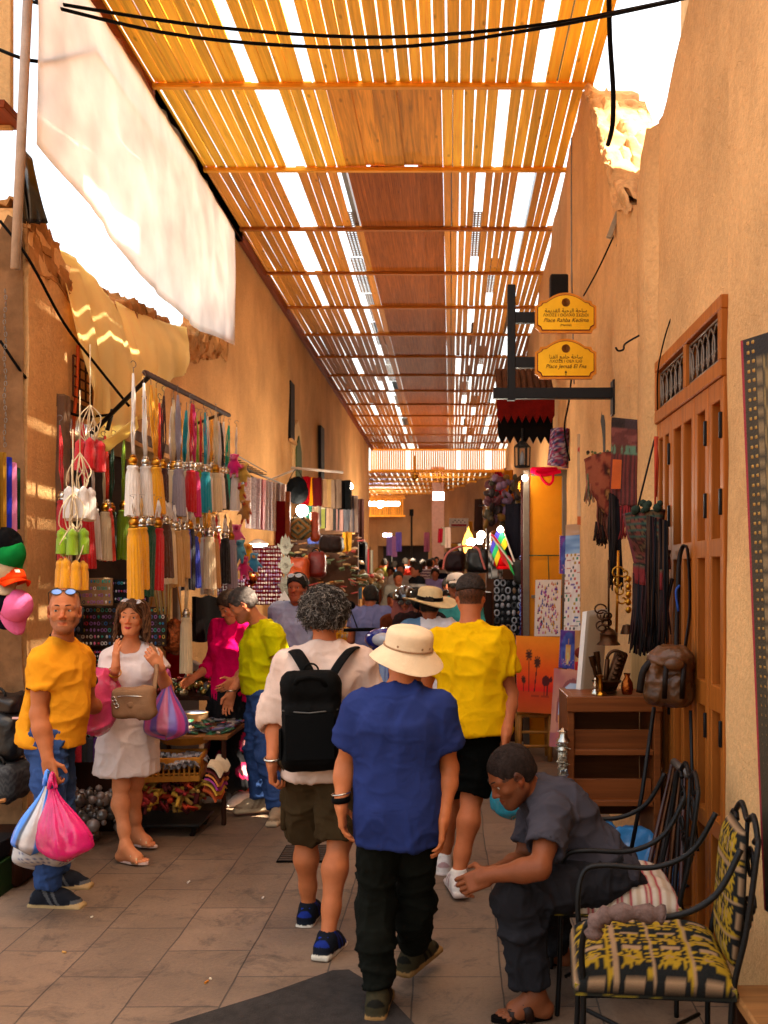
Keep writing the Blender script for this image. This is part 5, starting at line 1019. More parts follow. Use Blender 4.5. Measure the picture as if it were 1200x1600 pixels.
deep = [(227, 'cream', 1), (243, 'orange', 1), (256, 'red', 1), (266, 'white', 1), (276, 'gold', 1), (286, 'teal', 1), (296, 'white', 1), (306, 'lime', 1), (316, 'red', 1), (326, 'magenta', 1), (336, 'gold', 1), (346, 'white', 1), (218, 'red', 0), (229, 'white', 0), (240, 'cream', 0), (250, 'red', 0), (260, 'gold', 0), (269, 'white', 0), (279, 'orange', 0), (289, 'cream', 0), (299, 'red', 0), (309, 'gold', 0), (319, 'white', 0), (331, 'red', 0), (342, 'cream', 0), (355, 'bronze', 0)]
for up_ in (1, 0):
    rw = [(x, c) for x, c, k in deep if k == up_]
    for (x, c), lb in zip(rw, labels_for(rw, 'hidden back', 'the shop mouth', 'the wall')):
        Y = 2.1*F/(CX-x); ztop = P(x, 735 if up_ else 832, Y).z; put_tassel((-2.1+U(-.04, .04), Y, ztop), c, .36, lb.replace('under the bar', 'behind the %s one' % ('upper' if up_ else 'lower')), 'tassels in the rows behind', dz=.9 if up_ else .33)
inner = [(97, 'red', 782, .40), (134, 'red', 790, .38), (148, 'white', 795, .34), (158, 'cream', 800, .34), (168, 'orange', 795, .36), (178, 'green', 800, .34), (188, 'lime', 797, .34), (199, 'lime', 795, .34)]
for i, ((x, c, y, L), lb) in enumerate(zip(inner, labels_for([(a, b) for a, b, _, _ in inner], 'inner', 'the pier', 'the outer row'))):
    Y = 2.4*F/(CX-x); lb = lb.replace('under the bar', 'in the shop mouth'); put_tassel((-2.4+U(-.03, .03), Y, P(x, y, Y).z), c, L, lb, 'tassels hung inside the shop mouth', dz=1.0)
# bunches of small tassels strung on cord
for nm, cx_, y0, col, n, L in (('white', 125, 768, 'white', 7, .17), ('lime green', 114, 832, 'lime', 5, .13), ('golden', 113, 880, 'gold', 7, .15), ('red and pink', 141, 692, 'red', 5, .17)):
    Y = 2.2*F/(CX-cx_); p0 = P(cx_, y0, Y); b_ = T('tassel_bunch', 'bunch of short %s tassels tied together near the left pier' % nm, 'tassels', p0)
    for k in range(n):
        a = 2*math.pi*k/n; m = MB(); r_ = .062; c = p0+V((r_*math.cos(a), r_*math.sin(a), U(-.01, .01))); kk = 'pink' if col == 'red' and k % 3 == 2 else col
        m.lathe(c, [(.006, .02), (.014, .01), (.026, 0), (.030, -.02), (.027, -.03), (.032, -.05), (.033, -L), (.0, -L-.003)], 14, wob=.05); m.build('tassel', tmat(kk), b_, smooth=60)
    m = MB()
    for k in range(9):
        a = 2*math.pi*k/9; q = .025+.025*(k % 3); m.tube(spline([p0+V((.02*math.cos(a), .02*math.sin(a), .0)), p0+V((q*math.cos(a), q*math.sin(a), U(.03, .08))), p0+V((q*.9*math.cos(a+.6), q*math.sin(a+.6), U(.11, .16))), p0+V((0, 0, .23))], 4), .0035, 5)
    m.tube([p0+V((0, 0, .22)), p0+V((0, 0, .6))], .004, 5)
    m.build('cord', tmat('cream'), b_, smooth=180)
# jewellery rack under the tassels, behind the bald man and the woman
JM = M('jewel', '#ffffff', rough=.3, attr=True, var=.3, scale=30)
palette = [(.6, .4, .06), (.45, .45, .48), (.6, .02, .05), (.02, .16, .45), (.02, .35, .28), (.7, .14, .28), (.05, .04, .05), (.75, .7, .65), (.35, .14, .42)]
def rack(label, c, w, h, rows, cols_, board, R=None, sz=.016, name='jewellery_rack', pal=palette, ring=True, cat='display rack', grp=None):
    t = T(name, label, cat, c, grp); m = MB(); R = R or Matrix.Identity(3); m.box(c, (w, .03, h), R); m.build('board', board, t); m = MB(); base = random.choice(pal)
    for j in range(rows):
        if random.random() < .35: base = random.choice(pal)
        for i in range(cols_):
            q = V(c)+R @ V(((i+.5)/cols_*w-w/2+U(-.004, .004), -.03, (j+.5)/rows*h-h/2)); col = base if random.random() < .5 else random.choice(pal)
            if ring and random.random() < .5: m.tube([q+R @ V((sz*.8*math.cos(a), -.004, sz*math.sin(a))) for a in [2*math.pi*k/10 for k in range(10)]], sz*.28, 5, closed=True, col=col)
            else: m.ell(q, (sz*.7, sz*.5, sz*U(.7, 1.2)), n=8, col=col)
    o_ = m.build('trinkets', JM, t, smooth=180); o_['kind'] = 'stuff'; return t
PINKB = M('board_cream', '#b79a78'); BLKB = M('board_black', '#19161a'); MARB = M('board_maroon', '#7a1828', rough=.9)
def Xc(px0, px1, py0, py1, Y): a, b = P(px0, py0, Y), P(px1, py1, Y); return (a+b)/2, abs(b.x-a.x), abs(a.z-b.z)
for lb, q, Y, rows, n, bd in (('cream card of round mirrors behind the bald man', (120, 176, 903, 946), 6.75, 4, 10, PINKB), ('board of hanging key rings beside the woman in white', (176, 232, 905, 942), 6.8, 3, 12, BLKB), ('rack of grey and pearl bead bundles behind the bald man', (48, 130, 948, 990), 6.62, 3, 9, BLKB), ('rack of earrings on wire hooks behind the woman in white', (130, 260, 948, 1010), 6.9, 6, 22, M('board_grey', '#5a4a44')), ('board of red and yellow bead bracelets behind the woman in white', (122, 175, 1015, 1060), 6.7, 7, 14, BLKB), ('dark rack of bracelets low behind the pink bag', (100, 180, 1120, 1150), 6.7, 4, 16, BLKB)):
    c, w, h = Xc(*q, Y); rack(lb, c, w, h, rows, n, bd, sz=min(w/n, h/rows)*.42)
c, w, h = Xc(102, 165, 1155, 1190, 6.6); m = MB()
for i in range(7): q = V((c.x-w/2+w*(i+.5)/7, c.y, c.z+h/2)); m.lathe(q, [(.008, .02), (.024, 0), (.022, -.02), (.026, -.05), (.027, -h), (0, -h-.002)], 12, col=[(.02, .2, .08), (.3, .02, .03), (.4, .02, .03), (.03, .03, .03), (.04, .04, .05), (.1, .03, .15), (.05, .02, .08)][i])
tag(m.build('tassel_fringe', M('yarn_mix', '#ffffff', attr=True, rough=.8, bump=.6), smooth=60), 'row of short dark tassels near the ground behind the two shoppers', 'tassels')
# low shop counter under it all
m = MB(); m.box((-2.5, 7.8, .35), (.5, 2.2, .7), bev=.01); tag(m.build('counter', W_DARK, smooth=0), 'low dark counter under the tassel stall', 'counter')
m = MB()
for i in range(120): m.ell((U(-2.62, -2.2), U(6.3, 6.9), U(.02, .32)), (U(.02, .05),)*3, n=7, col=random.choice([(.1, .08, .07), (.25, .2, .18), (.05, .04, .04)]))
tag(m.build('sack_of_trinkets', M('clear_bag', '#ffffff', attr=True, rough=.15, coat=1), smooth=180), 'clear bags of dark trinkets piled on the ground behind the shoppers', 'goods', kind='stuff')
# goods table with trays and crate
def table(name, label, c, w, d, z, mat, leg=.03):
    t = T(name, label, 'table', c); m = MB(); m.box((c[0], c[1], z-.015), (w, d, .03)); m.build('tabletop', mat, t)
    for sx in (-1, 1):
        for sy in (-1, 1): m = MB(); m.box((c[0]+sx*(w/2-.03), c[1]+sy*(d/2-.03), (z-.03)/2), (leg, leg, z-.03)); m.build('leg', W_DARK, t)
    return t
c = P(305, 1150, 7.2); table('goods_table', 'low wooden table of small goods at the woman in white\'s shopping bag', (c.x, c.y, 0), .62, .7, .62, W_X)
c2 = P(300, 1098, 7.9); table('goods_table', 'back table of shining brass ornaments under the dark tote bag', (c2.x, c2.y, 0), .75, .6, .80, W_DARK)
def pile(name, label, c, w, d, h, n, cols_, mat=None, s=(.015, .04), shape='e', cat='goods'):
    m = MB()
    for i in range(n):
        q = (c[0]+U(-w, w)/2, c[1]+U(-d, d)/2, c[2]+U(0, h)); cl = random.choice(cols_)
        if shape == 'e': m.ell(q, (U(*s), U(*s), U(*s)*.7), eul(U(0, 3), U(0, 3), U(0, 3)), n=8, col=cl)
        else: m.box(q, (U(*s)*2, U(*s)*1.2, U(*s)*.35), eul(U(-.3, .3), U(-.3, .3), U(0, 3)), bev=.003, col=cl)
    return tag(m.build(name, mat or JM, smooth=50), label, cat, kind='stuff')
pile('brass_trinkets', 'heap of glittering brass and glass ornaments on the back table', (c2.x, c2.y, .81), .7, .5, .07, 170, [(.5, .33, .08), (.6, .5, .3), (.35, .05, .05), (.5, .5, .5), (.1, .2, .1)], M('trinket_metal', '#ffffff', attr=True, rough=.2, metal=.7))
pile('small_goods', 'spread of dark mirrors, boxes and purses on the low table', (c.x+.02, c.y, .63), .56, .6, .03, 130, [(.04, .04, .05), (.2, .18, .18), (.35, .05, .06), (.3, .25, .2), (.02, .1, .05), (.1, .1, .2)], shape='b', s=(.02, .05))
m = MB(); q = P(304, 1118, 7.45); m.lathe(q-V((0, 0, .06)), [(.10, 0), (.105, .01), (.10, .075), (.105, .085), (.09, .09), (.088, .086), (0, .086)], 28, col=[(.4, .22, .1)]*4+[(.45, .3, .18)]+[(.30, .38, .55)]*2)
tag(m.build('drum_box', M('painted_box', '#ffffff', attr=True), smooth=50), 'round wooden box with a pale blue lid on the low table', 'box')
def tray(label, c, r, mat, sx=1):
    m = MB(); m.lathe(c, [(r*.8, 0), (r, .045), (r*1.03, .045), (r*.83, -.008), (0, -.008)], 28, sx=sx, wob=.01); return tag(m.build('basket_tray', mat, smooth=50), label, 'tray')
tray('woven tray of small goods at the front of the low table', P(290, 1158, 6.95), .17, M('straw', '#a8792f', bump=.6, bscale=40), 1.1)
def crate(label, c, w, d, h, mat, R=None, rows=3, cols_=12):
    """a slotted plastic crate"""
    R = R or Matrix.Identity(3); m = MB(); t = .012
    for ax_, sg in ((0, -1), (0, 1), (1, -1), (1, 1)):
        L = w if ax_ == 1 else d
        def at(u, z): return V(c)+R @ (V(((u, sg*d/2, z) if ax_ == 1 else (sg*w/2, u, z))))
        RR = R @ (Matrix.Identity(3) if ax_ == 1 else rotz(math.pi/2))
        m.box(at(0, h-.02), (L+.01, t*1.6, .04), RR); m.box(at(0, .02), (L, t, .04), RR)
        for k in range(cols_+1): m.box(at(-L/2+L*k/cols_, h/2), (.012, t, h), RR, bev=.002)
        for j in range(1, rows): m.box(at(0, h*j/rows), (L, t*.9, .012), RR, bev=.002)
    m.box(V(c)+V((0, 0, .006)), (w, d, .012), R); return tag(m.build('crate', mat, smooth=0), label, 'crate')
CR = M('crate_yellow', '#b8863a', rough=.6); cc = P(270, 1214, 6.75); crate('mustard plastic crate of folded glasses cases, on the pile of bright scarves', cc, .40, .34, .16, CR, rotz(.12))
m = MB()
for i in range(9):
    for j in range(2): y0 = cc.y-.12+j*.2; x0 = cc.x-.16+i*.04; m.grid(lambda u, v: (x0+.05*v+.012*math.sin(u*6), y0-.09+.18*u, cc.z+.10+.035*math.sin(math.pi*v)+.015*math.sin(u*9+i)), 8, 3, thick=.006, cfn=lambda u, v: (.35, .34, .36) if int(u*8) % 2 else (.12, .12, .14))
tag(m.build('glasses_cases', M('case_cloth', '#ffffff', attr=True), smooth=60), 'overlapping rows of striped grey pouches in the mustard crate', 'pouches')
m = MB()
for i in range(130): q = V((cc.x+U(-.2, .22), cc.y+U(-.17, .17), U(.16, cc.z-.03))); m.tube([q+V((U(-.06, .06), U(-.06, .06), U(-.05, .05))) for _ in range(3)], U(.01, .02), 6, col=random.choice([(.45, .05, .02), (.5, .28, .04), (.3, .03, .03), (.35, .2, .05), (.1, .02, .02)]))
tag(m.build('scarf_pile', M('bright_cloth', '#ffffff', attr=True, rough=.8), smooth=180), 'heap of red and gold beaded scarves under the mustard crate', 'scarves', kind='stuff')
m = MB()
for i, cl in enumerate([(.5, .1, .03), (.6, .35, .05), (.35, .05, .25), (.55, .2, .05), (.1, .02, .02), (.6, .5, .35)]): x0 = cc.x+.24+.006*i; z0 = .30+.035*i; m.grid(lambda u, v: (x0+.12*u-.03*u*u, cc.y-.15+.3*v, z0-.08*u*u+.012*math.sin(v*9+i)), 6, 10, thick=.012, cfn=lambda u, v: cl)
tag(m.build('folded_cloths', MATS['bright_cloth'], smooth=60), 'folded orange and magenta cloths stacked beside the crate', 'cloths')
m = MB(); m.box((cc.x, cc.y, .075), (.46, .40, .02)); 
for sx in (-1, 1):
    for sy in (-1, 1): m.tube([(cc.x+sx*.2, cc.y+sy*.17, .07), (cc.x+sx*.17, cc.y+sy*.15, 0)], .02, 8)
tag(m.build('basket_stand', IRON, smooth=40), 'dark low stand carrying the heap of scarves', 'stand')
# foot of the wooden display post
b0 = G(238, 1272); t = T('display_post', 'rough wooden post on a crossed foot beside the woman in white', 'stand', b0); m = MB(); m.box(b0+V((-.12, .1, .55)), (.045, .045, 1.1)); m.build('post', W_X, t)
for a in (.25, 1.5): m = MB(); m.box(b0+V((-.06, .06, .035+.02*(a > 1))), (.42, .06, .05), rotz(a)); m.build('foot', W_X, t)
# hand bags and a long tassel on hooks above the table
def pouch(label, c, w, h, d, mat, cat='bag', name='hand_bag', strap=.3, ring=BRASS):
    t = T(name, label, cat, c); pr = [('e', A3(c), (w/2, d/2, h/2), np.eye(3), .03), ('e', A3(V(c)-V((0, 0, h*.15))), (w*.52, d*.6, h*.38), np.eye(3), .03)]
    mk('pouch', pr, .012, mat, t, 1, [(Matrix.Identity(3), .012, (14, 14, 10), len(label))])
    m = MB(); m.tube(spline([V(c)+V((-w*.36, 0, h*.35)), V(c)+V((-w*.12, 0, h*.5+strap*.8)), V(c)+V((0, 0, h*.5+strap)), V(c)+V((w*.12, 0, h*.5+strap*.8)), V(c)+V((w*.36, 0, h*.35))], 5), .005, 6); m.build('strap', ring, t, smooth=180); return t
SEQ = M('sequin_copper', '#9a5a30', rough=.25, metal=.8, bump=1, bscale=70, var=.5, scale=60); SEQG = M('sequin_green', '#8c8a4a', rough=.25, metal=.7, bump=1, bscale=70, var=.5, scale=60)
pouch('round copper sequin bag hanging beside the woman\'s shoulder', P(272, 993, 7.0), .17, .24, .10, SEQ); pouch('pale green sequin pouch hanging beside the woman\'s shoulder', P(246, 975, 7.1), .16, .16, .10, SEQG)
m = MB(); m.grid(lambda u, v: on(300+44*u, 932+70*v+2*math.sin(u*9), -1.95)+V((.02*math.sin(u*7), 0, 0)), 10, 8, thick=.03); tag(m.build('tote_bag', fab('tote_dark', '#2a2322'), smooth=60), 'flat dark brown tote hanging beside the long cream tassel', 'bag')
put_tassel(P(291, 965, 6.95), 'cream', .40 if .40 in tass_meshes else .36, 'long cream tassel with a gold collar hanging alone beside the dark tote', 'tassels in the lower row', dz=.9)
m = MB()
for i in range(14): x = 238+U(-8, 30); m.tube([on(x, 905, -1.95), on(x*.6+.4*262, 960, -1.95)], .004, 5, col=random.choice([(.5, .4, .15), (.5, .45, .35), (.3, .25, .1)]))
tag(m.build('cords', MATS['yarn_mix'], smooth=180), 'fan of pale bag straps gathered above the sequin bag', 'cords')
q = P(320, 1060, 8.0); m = MB(); m.box(q, (.30, .04, .20), eul(.5, .5, .2)); m.box(q+V((0, -.03, .0)), (.2, .02, .05), eul(.5, .5, .2), mi=1); tag(m.build('necklace_box', [M('box_white', '#cfc4ba'), BRASS]), 'tilted white box of bangles behind the brass ornaments', 'box')
m = MB(); m.box(P(276, 1030, 8.2), (.16, .1, .5), bev=.02); tag(m.build('red_cushion', fab('red_felt', '#a01018')), 'upright red roll behind the brass ornaments', 'cloth')
# plush toys
def plush(label, c, col1, col2, s=.1, rot=0, seed=0):
    t = T('plush_toy', label, 'toy', c, 'plush toys strung by the tassels'); R = rotz(rot); c = V(c)
    def w(x, y, z): return A3(c+R @ V((x*s, y*s, z*s)))
    pr = [('e', w(0, 0, 0), (.55*s, .45*s, .7*s), np.eye(3), .02), ('e', w(0, -.1, 1.0), (.5*s, .48*s, .46*s), np.eye(3), .02), ('e', w(0, -.5, .9), (.26*s, .2*s, .2*s), np.eye(3), .01)]
    for q in (-1, 1): pr += [('c', w(q*.4, 0, .35), w(q*.95, -.3, -.3), .2*s, .16*s, .02), ('c', w(q*.25, 0, -.5), w(q*.45, -.25, -1.35), .22*s, .18*s, .02), ('e', w(q*.5, 0, 1.3), (.2*s, .12*s, .2*s), np.eye(3), .01)]
    c1, c2 = np.array(hx(col1)), np.array(hx(col2))
    mk('plush_body', pr, .012, M('plush', '#ffffff', attr=True, rough=1, bump=.6, bscale=150, sheen=.5), t, 1, None, lambda Vv: np.where((((Vv-A3(c))[:, 2] < -.95*s) | ((Vv-A3(c))[:, 1] < -.52*s))[:, None], c2, c1))
    m = MB()
    for q in (-1, 1): m.ell(w(q*.17, -.56, 1.12), .05*s, n=8)
    m.build('face', BLACK, t, smooth=180); return t
for i, (x, y, c1, c2, nm) in enumerate([(366, 728, '#d63a8c', '#e88ab0', 'hot pink plush toy at the top of the string'), (380, 742, '#c9ac5c', '#d87b86', 'sandy plush toy at the top of the string'), (377, 775, '#c7a04c', '#b02a2a', 'sandy plush toy with red feet in the middle of the string'), (384, 800, '#b98a50', '#b5532a', 'brown plush toy at the foot of the string'), (370, 838, '#de6f9c', '#c22c6c', 'small pink plush toy below the string'), (388, 868, '#e0ae14', '#d07a20', 'bright yellow plush toy in the lower bunch'), (376, 862, '#6aa8b8', '#4a8aa0', 'pale blue plush toy in the lower bunch'), (381, 888, '#c8387c', '#e07aa8', 'magenta plush toy at the bottom of the lower bunch'), (396, 882, '#4f9cc0', '#d8a82a', 'blue plush toy with yellow feet in the lower bunch')]):
    plush(nm, P(x, y, 8.55+.05*(i % 3)), c1, c2, .072, U(-.6, .6))
# the next stall: pale sequinned strips, lamp, maroon jewellery boards, hamsas
m = MB(); m.tube([P(384, 733, 9.3), P(445, 758, 11.2)], .012, 8); tag(m.build('hanging_rail', STEEL, smooth=180), 'steel rail carrying the pale sequinned scarves', 'rail')
for i in range(9):
    x = 388+i*6.6; Y = lerp(9.3, 11.0, i/9); a = P(x-4, 745+i*1.5, Y); b_ = P(x+4, 825+i*.8, Y); cl = ['#c9b0a8', '#bdb0b0', '#b9a0a0', '#c47880', '#b5a5a5', '#a8989a', '#c2b0a6', '#9c8c88', '#b8a49a'][i]
    m = MB(); m.grid(lambda u, v: (lerp(a.x, b_.x, u)*1+.0-.02*v*(u-.5), Y+.03*math.sin(u*11+i), lerp(a.z, b_.z, v)), 8, 12, thick=.02)
    tag(m.build('sequin_scarf', M('seqs%d' % i, cl, rough=.45, bump=.9, bscale=60, var=.45, scale=70, metal=.2), smooth=60), ['silvery', 'grey white', 'rose white', 'red speckled', 'ash grey', 'dull silver', 'cream', 'taupe', 'beige'][i]+' sequinned scarf on the steel rail by the plush toys', 'scarf', 'sequinned scarves on the steel rail')
lt = T('disc_lamp', 'round white lamp glowing above the jewellery boards', 'lamp', P(403, 850, 9.6)); m = MB(); m.lathe(P(403, 850, 9.6), [(0, .05), (.03, .045), (.09, .01), (.095, 0)], 24); m.build('shade', M('white_enamel', '#d8d2cc'), lt, smooth=60); m = MB(); m.lathe(P(403, 850, 9.6), [(.093, 0), (.08, -.02), (0, -.03)], 24); m.build('bulb', M('lamp_glow', '#fff4e0', emit=14), lt, smooth=180)
for i, (q, Y, lb) in enumerate((((378, 442, 852, 945), 10.2, 'maroon board covered with rows of silver earrings, behind the polo man\'s head'), ((340, 384, 905, 945), 9.4, 'maroon board of charms low behind the yellow plush toy'))):
    c, w, h = Xc(*q, Y); rack(lb, c, w, h, [15, 8][i], [17, 11][i], MARB, sz=.014, pal=[(.5, .5, .52), (.35, .3, .3), (.6, .55, .5), (.3, .2, .35), (.15, .1, .2)], ring=False)
m = MB(); a, b_ = P(431, 783, 10.6), P(447, 860, 10.6); m.box(((a.x+b_.x)/2, 10.6, (a.z+b_.z)/2), (b_.x-a.x, .05, a.z-b_.z)); m.box((b_.x+.02, 10.6, (a.z+b_.z)/2+.05), (.05, .07, a.z-b_.z+.1), mi=1); tag(m.build('velvet_board', [fab('red_velvet', '#6e0c18'), W_Y]), 'dark red velvet panel with an orange wooden edge behind the hamsa charms', 'panel')
def hamsa(label, c, s):
    m = MB(); out = [(-.5, -.3), (-.35, -.75), (0, -1), (.35, -.75), (.5, -.3), (.75, -.05), (.72, .15), (.5, .05), (.42, .55), (.3, .9), (.18, .6), (0, 1.1), (-.18, .6), (-.3, .9), (-.42, .55), (-.5, .05), (-.72, .15), (-.75, -.05)]
    Mx = Matrix.Translation(c); m.prism([(x*s, z*s) for x, z in out], .015, Mx); m.lathe(V(c)+V((0, -.002, -.1*s)), [(.25*s, 0), (.22*s, .008), (.1*s, .004), (0, .012)], 16, frame((0, -1, 0))); return tag(m.build('hamsa_charm', M('filigree', '#9a9688', rough=.4, metal=.7, bump=1, bscale=80), smooth=30), label, 'charm', 'metal hand charms on a string')
for y, lb in ((852, 'top metal hand charm on the string beside the red panel'), (882, 'middle metal hand charm on the string beside the red panel'), (914, 'lowest metal hand charm on the string, above the camel sign')): hamsa(lb, P(446, y, 9.4), .10)
t = T('camel_sign', 'white triangular sign with a black camel over a red foot', 'sign', P(444, 955, 9.3)); m = MB(); Mx = Matrix.Translation(P(444, 940, 9.3)); m.prism([(-.10, -.06), (.10, -.06), (0, .10)], .02, Mx); m.build('board', M('sign_white', '#cfc6c0'), t); m = MB(); m.box(P(444, 958, 9.3), (.26, .03, .09)); m.build('foot', M('sign_red', '#a3263c'), t)
m = MB(); Mx = Matrix.Translation(P(444, 940, 9.295)+V((0, -.004, -.02))); k = .0013; m.prism([(x*k, z*k) for x, z in [(-38, 16), (-30, 22), (-24, 14), (-18, 10), (-10, 18), (0, 28), (10, 18), (20, 14), (26, 4), (24, -8), (26, -30), (22, -30), (18, -8), (4, -4), (-8, -6), (-10, -30), (-14, -30), (-14, -4), (-24, 2), (-30, 12)]], .004, Mx); m.build('camel', BLACK, t)
for i, (x, y, s_) in enumerate(((412, 905, .05), (405, 925, .06))): m = MB(); q = P(x-18, y, 9.0); m.lathe(q, [(0, s_), (s_*.7, s_*.7), (s_, 0), (s_*.7, -s_*.7), (s_*.25, -s_*.9), (s_*.3, -s_*1.3), (0, -s_*1.35)], 16); tag(m.build('copper_lantern', M('copper', '#9c5a2c', rough=.25, metal=1, bump=.5, bscale=60), smooth=50), ['upper', 'lower'][i]+' small copper globe lantern in front of the maroon board', 'lantern')
# wall fittings over the stalls
t = T('wall_shelf', 'dark wire shelf of bags high on the left wall', 'shelf', P(400, 740, 10.5)); m = MB(); a = P(388, 685, 10.0); b_ = P(425, 735, 11.6)
for i in range(9): m.tube([V((-2.5, lerp(a.y, b_.y, i/8), 2.95)), V((-2.15, lerp(a.y, b_.y, i/8), 2.9))], .006, 5)
for x in (-2.5, -2.3, -2.15): m.tube([V((x, a.y, 2.93)), V((x, b_.y, 2.93))], .006, 5)
m.build('grid', IRON, t, smooth=60); m = MB()
for i in range(6): m.ell((-2.35, lerp(a.y, b_.y, (i+.5)/6), 2.72), (.13, .14, .17), eul(U(0, 1), 0, U(0, 3)), n=10, col=random.choice([(.02, .02, .025), (.03, .035, .08), (.04, .03, .025)]))
m.build('bags', M('dark_bags', '#ffffff', attr=True, bump=.5, bscale=20), t, smooth=60)
for i, (y0, y1, z0, z1, lb) in enumerate(((15.4, 15.8, 3.85, 4.75, 'tall dark slit window high in the left wall'), (19.0, 19.5, 3.3, 4.6, 'second slit window further along the left wall'), (24.2, 24.9, 2.9, 3.9, 'far window slit near the end of the left wall'))):
    t = T('slit_window', lb, 'window', (-2.54, (y0+y1)/2, z0)); m = MB(); m.box((-2.51, (y0+y1)/2, (z0+z1)/2), (.06, y1-y0, z1-z0)); m.build('pane', M('hole_shade', '#17110e'), t); m = MB(); m.box((-2.475, (y0+y1)/2, z0-.03), (.05, y1-y0+.1, .05)); m.build('sill', PL2, t)  # panes are dark boxes; the slits' inner shade is put into their colour
t = T('arched_niche', 'arched plaster niche with a green shutter in the left wall', 'window', P(460, 740, 16.4)); m = MB(); Mx = Matrix.Translation((-2.49, 16.2, 2.9)) @ Matrix.Rotation(math.pi/2, 4, 'Z'); m.prism([(-.5, 0), (.5, 0), (.5, .9), (.3, 1.2), (0, 1.35), (-.3, 1.2), (-.5, .9)], .05, Mx); m.build('surround', PLS, t); m = MB(); Mx = Matrix.Translation((-2.47, 16.2, 2.95)) @ Matrix.Rotation(math.pi/2, 4, 'Z'); m.prism([(-.28, 0), (.28, 0), (.28, .8), (0, 1.05), (-.28, .8)], .05, Mx); m.build('shutter', M('shutter_green', '#5a6a44'), t)
# scarf rail with big folded scarves
Yr = 12.0; m = MB(); m.tube([P(455, 731, Yr), P(536, 738, Yr)], .016, 8); m.tube([P(468, 731, Yr), P(435, 760, Yr)+V((-.3, 0, 0))], .012, 8); tag(m.build('scarf_rail', M('white_pipe', '#cfc4b8'), smooth=180), 'white pipe rail carrying the folded scarves', 'rail')
def hung(label, x0, x1, y0, y1, Y, mat, cat='scarf', grp=None, name='scarf', fold=.02, thick=.03, cfn=None):
    a, b_ = P(x0, y0, Y), P(x1, y1, Y); sd_ = U(0, 99); m = MB(); m.grid(lambda u, v: (lerp(a.x, b_.x, u), Y+fold*(math.sin(u*9+sd_)*(.3+.7*v)+.5*math.sin(u*21+sd_*2)), lerp(a.z, b_.z, v)+.004*math.sin(u*13+sd_)), 12, 10, thick=thick, cfn=cfn); return tag(m.build(name, mat, smooth=60), label, cat, grp)
G1 = 'folded scarves on the white rail'
for x0, x1, y0, y1, cl, lb in ((471, 483, 745, 789, '#a11425', 'red'), (482, 492, 746, 790, '#cf8e12', 'mustard'), (491, 503, 747, 791, '#5d1c1e', 'maroon'), (502, 514, 749, 793, '#96785c', 'tan'), (513, 522, 749, 793, '#a88a60', 'golden beige'), (521, 534, 750, 795, '#8c7868', 'dove grey'), (533, 547, 751, 796, '#1d1f20', 'black')): hung('%s scarf folded over the white rail' % lb, x0, x1, y0, y1, Yr+U(-.05, .05), fab('sc_'+lb, cl), grp=G1)
PLAID = M('plaid', '#ffffff', attr=True)
def plaid(c1, c2, c3, n=4): return lambda u, v: c2 if (u*n) % 1 < .14 else c3 if (v*n*1.6) % 1 < .12 else c1
G2 = 'checked and plain scarves in the lower row'
for i, (x0, x1, y0, y1, cl, lb) in enumerate(((464, 478, 790, 808, (.10, .16, .35), 'blue and white checked'), (478, 487, 790, 822, (.03, .25, .17), 'sea green'), (488, 503, 791, 823, (.42, .30, .18), 'beige checked'), (503, 512, 793, 826, (.25, .26, .05), 'olive checked'), (511, 521, 794, 829, (.40, .25, .16), 'fawn'), (520, 528, 795, 829, (.03, .03, .03), 'black'), (527, 534, 795, 830, (.45, .24, .2), 'pale pink'), (533, 549, 795, 831, (.14, .14, .16), 'slate grey'), (549, 556, 775, 832, (.28, .2, .16), 'brown checked'))):
    hung('%s scarf in the lower row under the white rail' % lb, x0, x1, y0, y1, Yr+.1, PLAID, grp=G2, cfn=plaid(cl, (.03, .03, .05), (.6, .55, .5)) if 'checked' in lb else (lambda u, v, c=cl: c))
pouch('black day pack hanging on the scarf rail', P(463, 765, 11.6), .24, .30, .14, fab('daypack', '#1b1d1f'), 'backpack', 'day_pack', .08, IRON)
# carpet bag, leather bags, cushions
def boxbag(label, px0, px1, py0, py1, Y, d, mat, cat='bag', cfn=None, name='carpet_bag', hand=True):
    c, w, h = Xc(px0, px1, py0, py1, Y); t = T(name, label, cat, c); Vv, Q = sdf_mesh([('b', A3(c), (w/2, d/2, h/2), np.eye(3), .02, min(w, d, h)*.28)], .015); Vv = fold_disp(Vv, Q, Matrix.Identity(3), .012, (9, 9, 7), len(label)); L = (Vv-A3(c))/np.array((w, d, h)); obj_from('bag_body', Vv, Q, mat, t, cols=cfn(L) if cfn else None, smooth=180)
    if hand: m = MB(); m.tube(arc(V(c)+V((0, -d*.3, h*.48)), w*.22, math.pi, 0, 10), .008, 6); m.build('handle', IRON, t, smooth=180)
    return t
def kilim(L):
    a = np.abs(L[:, 0])*2; b = np.abs(L[:, 2])*2; k = (np.floor((a+b)*5) % 3).astype(int); P_ = np.array([(.03, .06, .045), (.30, .12, .02), (.25, .2, .1)]); return P_[k]
KL = M('kilim', '#ffffff', attr=True, rough=.95, bump=.5, bscale=120)
boxbag('carpet bag with green and orange diamonds under the scarves', 450, 486, 810, 842, 10.9, .2, KL, cfn=kilim)
LEA = M('leather_red', '#8a2a12', rough=.4, bump=.35, bscale=50, var=.35); LEO = M('leather_orange', '#b4561c', rough=.42, bump=.35, bscale=50, var=.3)
boxbag('shiny red brown leather backpack over the curly man\'s head', 482, 508, 862, 902, 10.4, .2, LEA, name='leather_bag'); boxbag('orange leather satchel left of the red leather backpack', 452, 482, 872, 915, 10.2, .18, LEO, name='leather_bag')
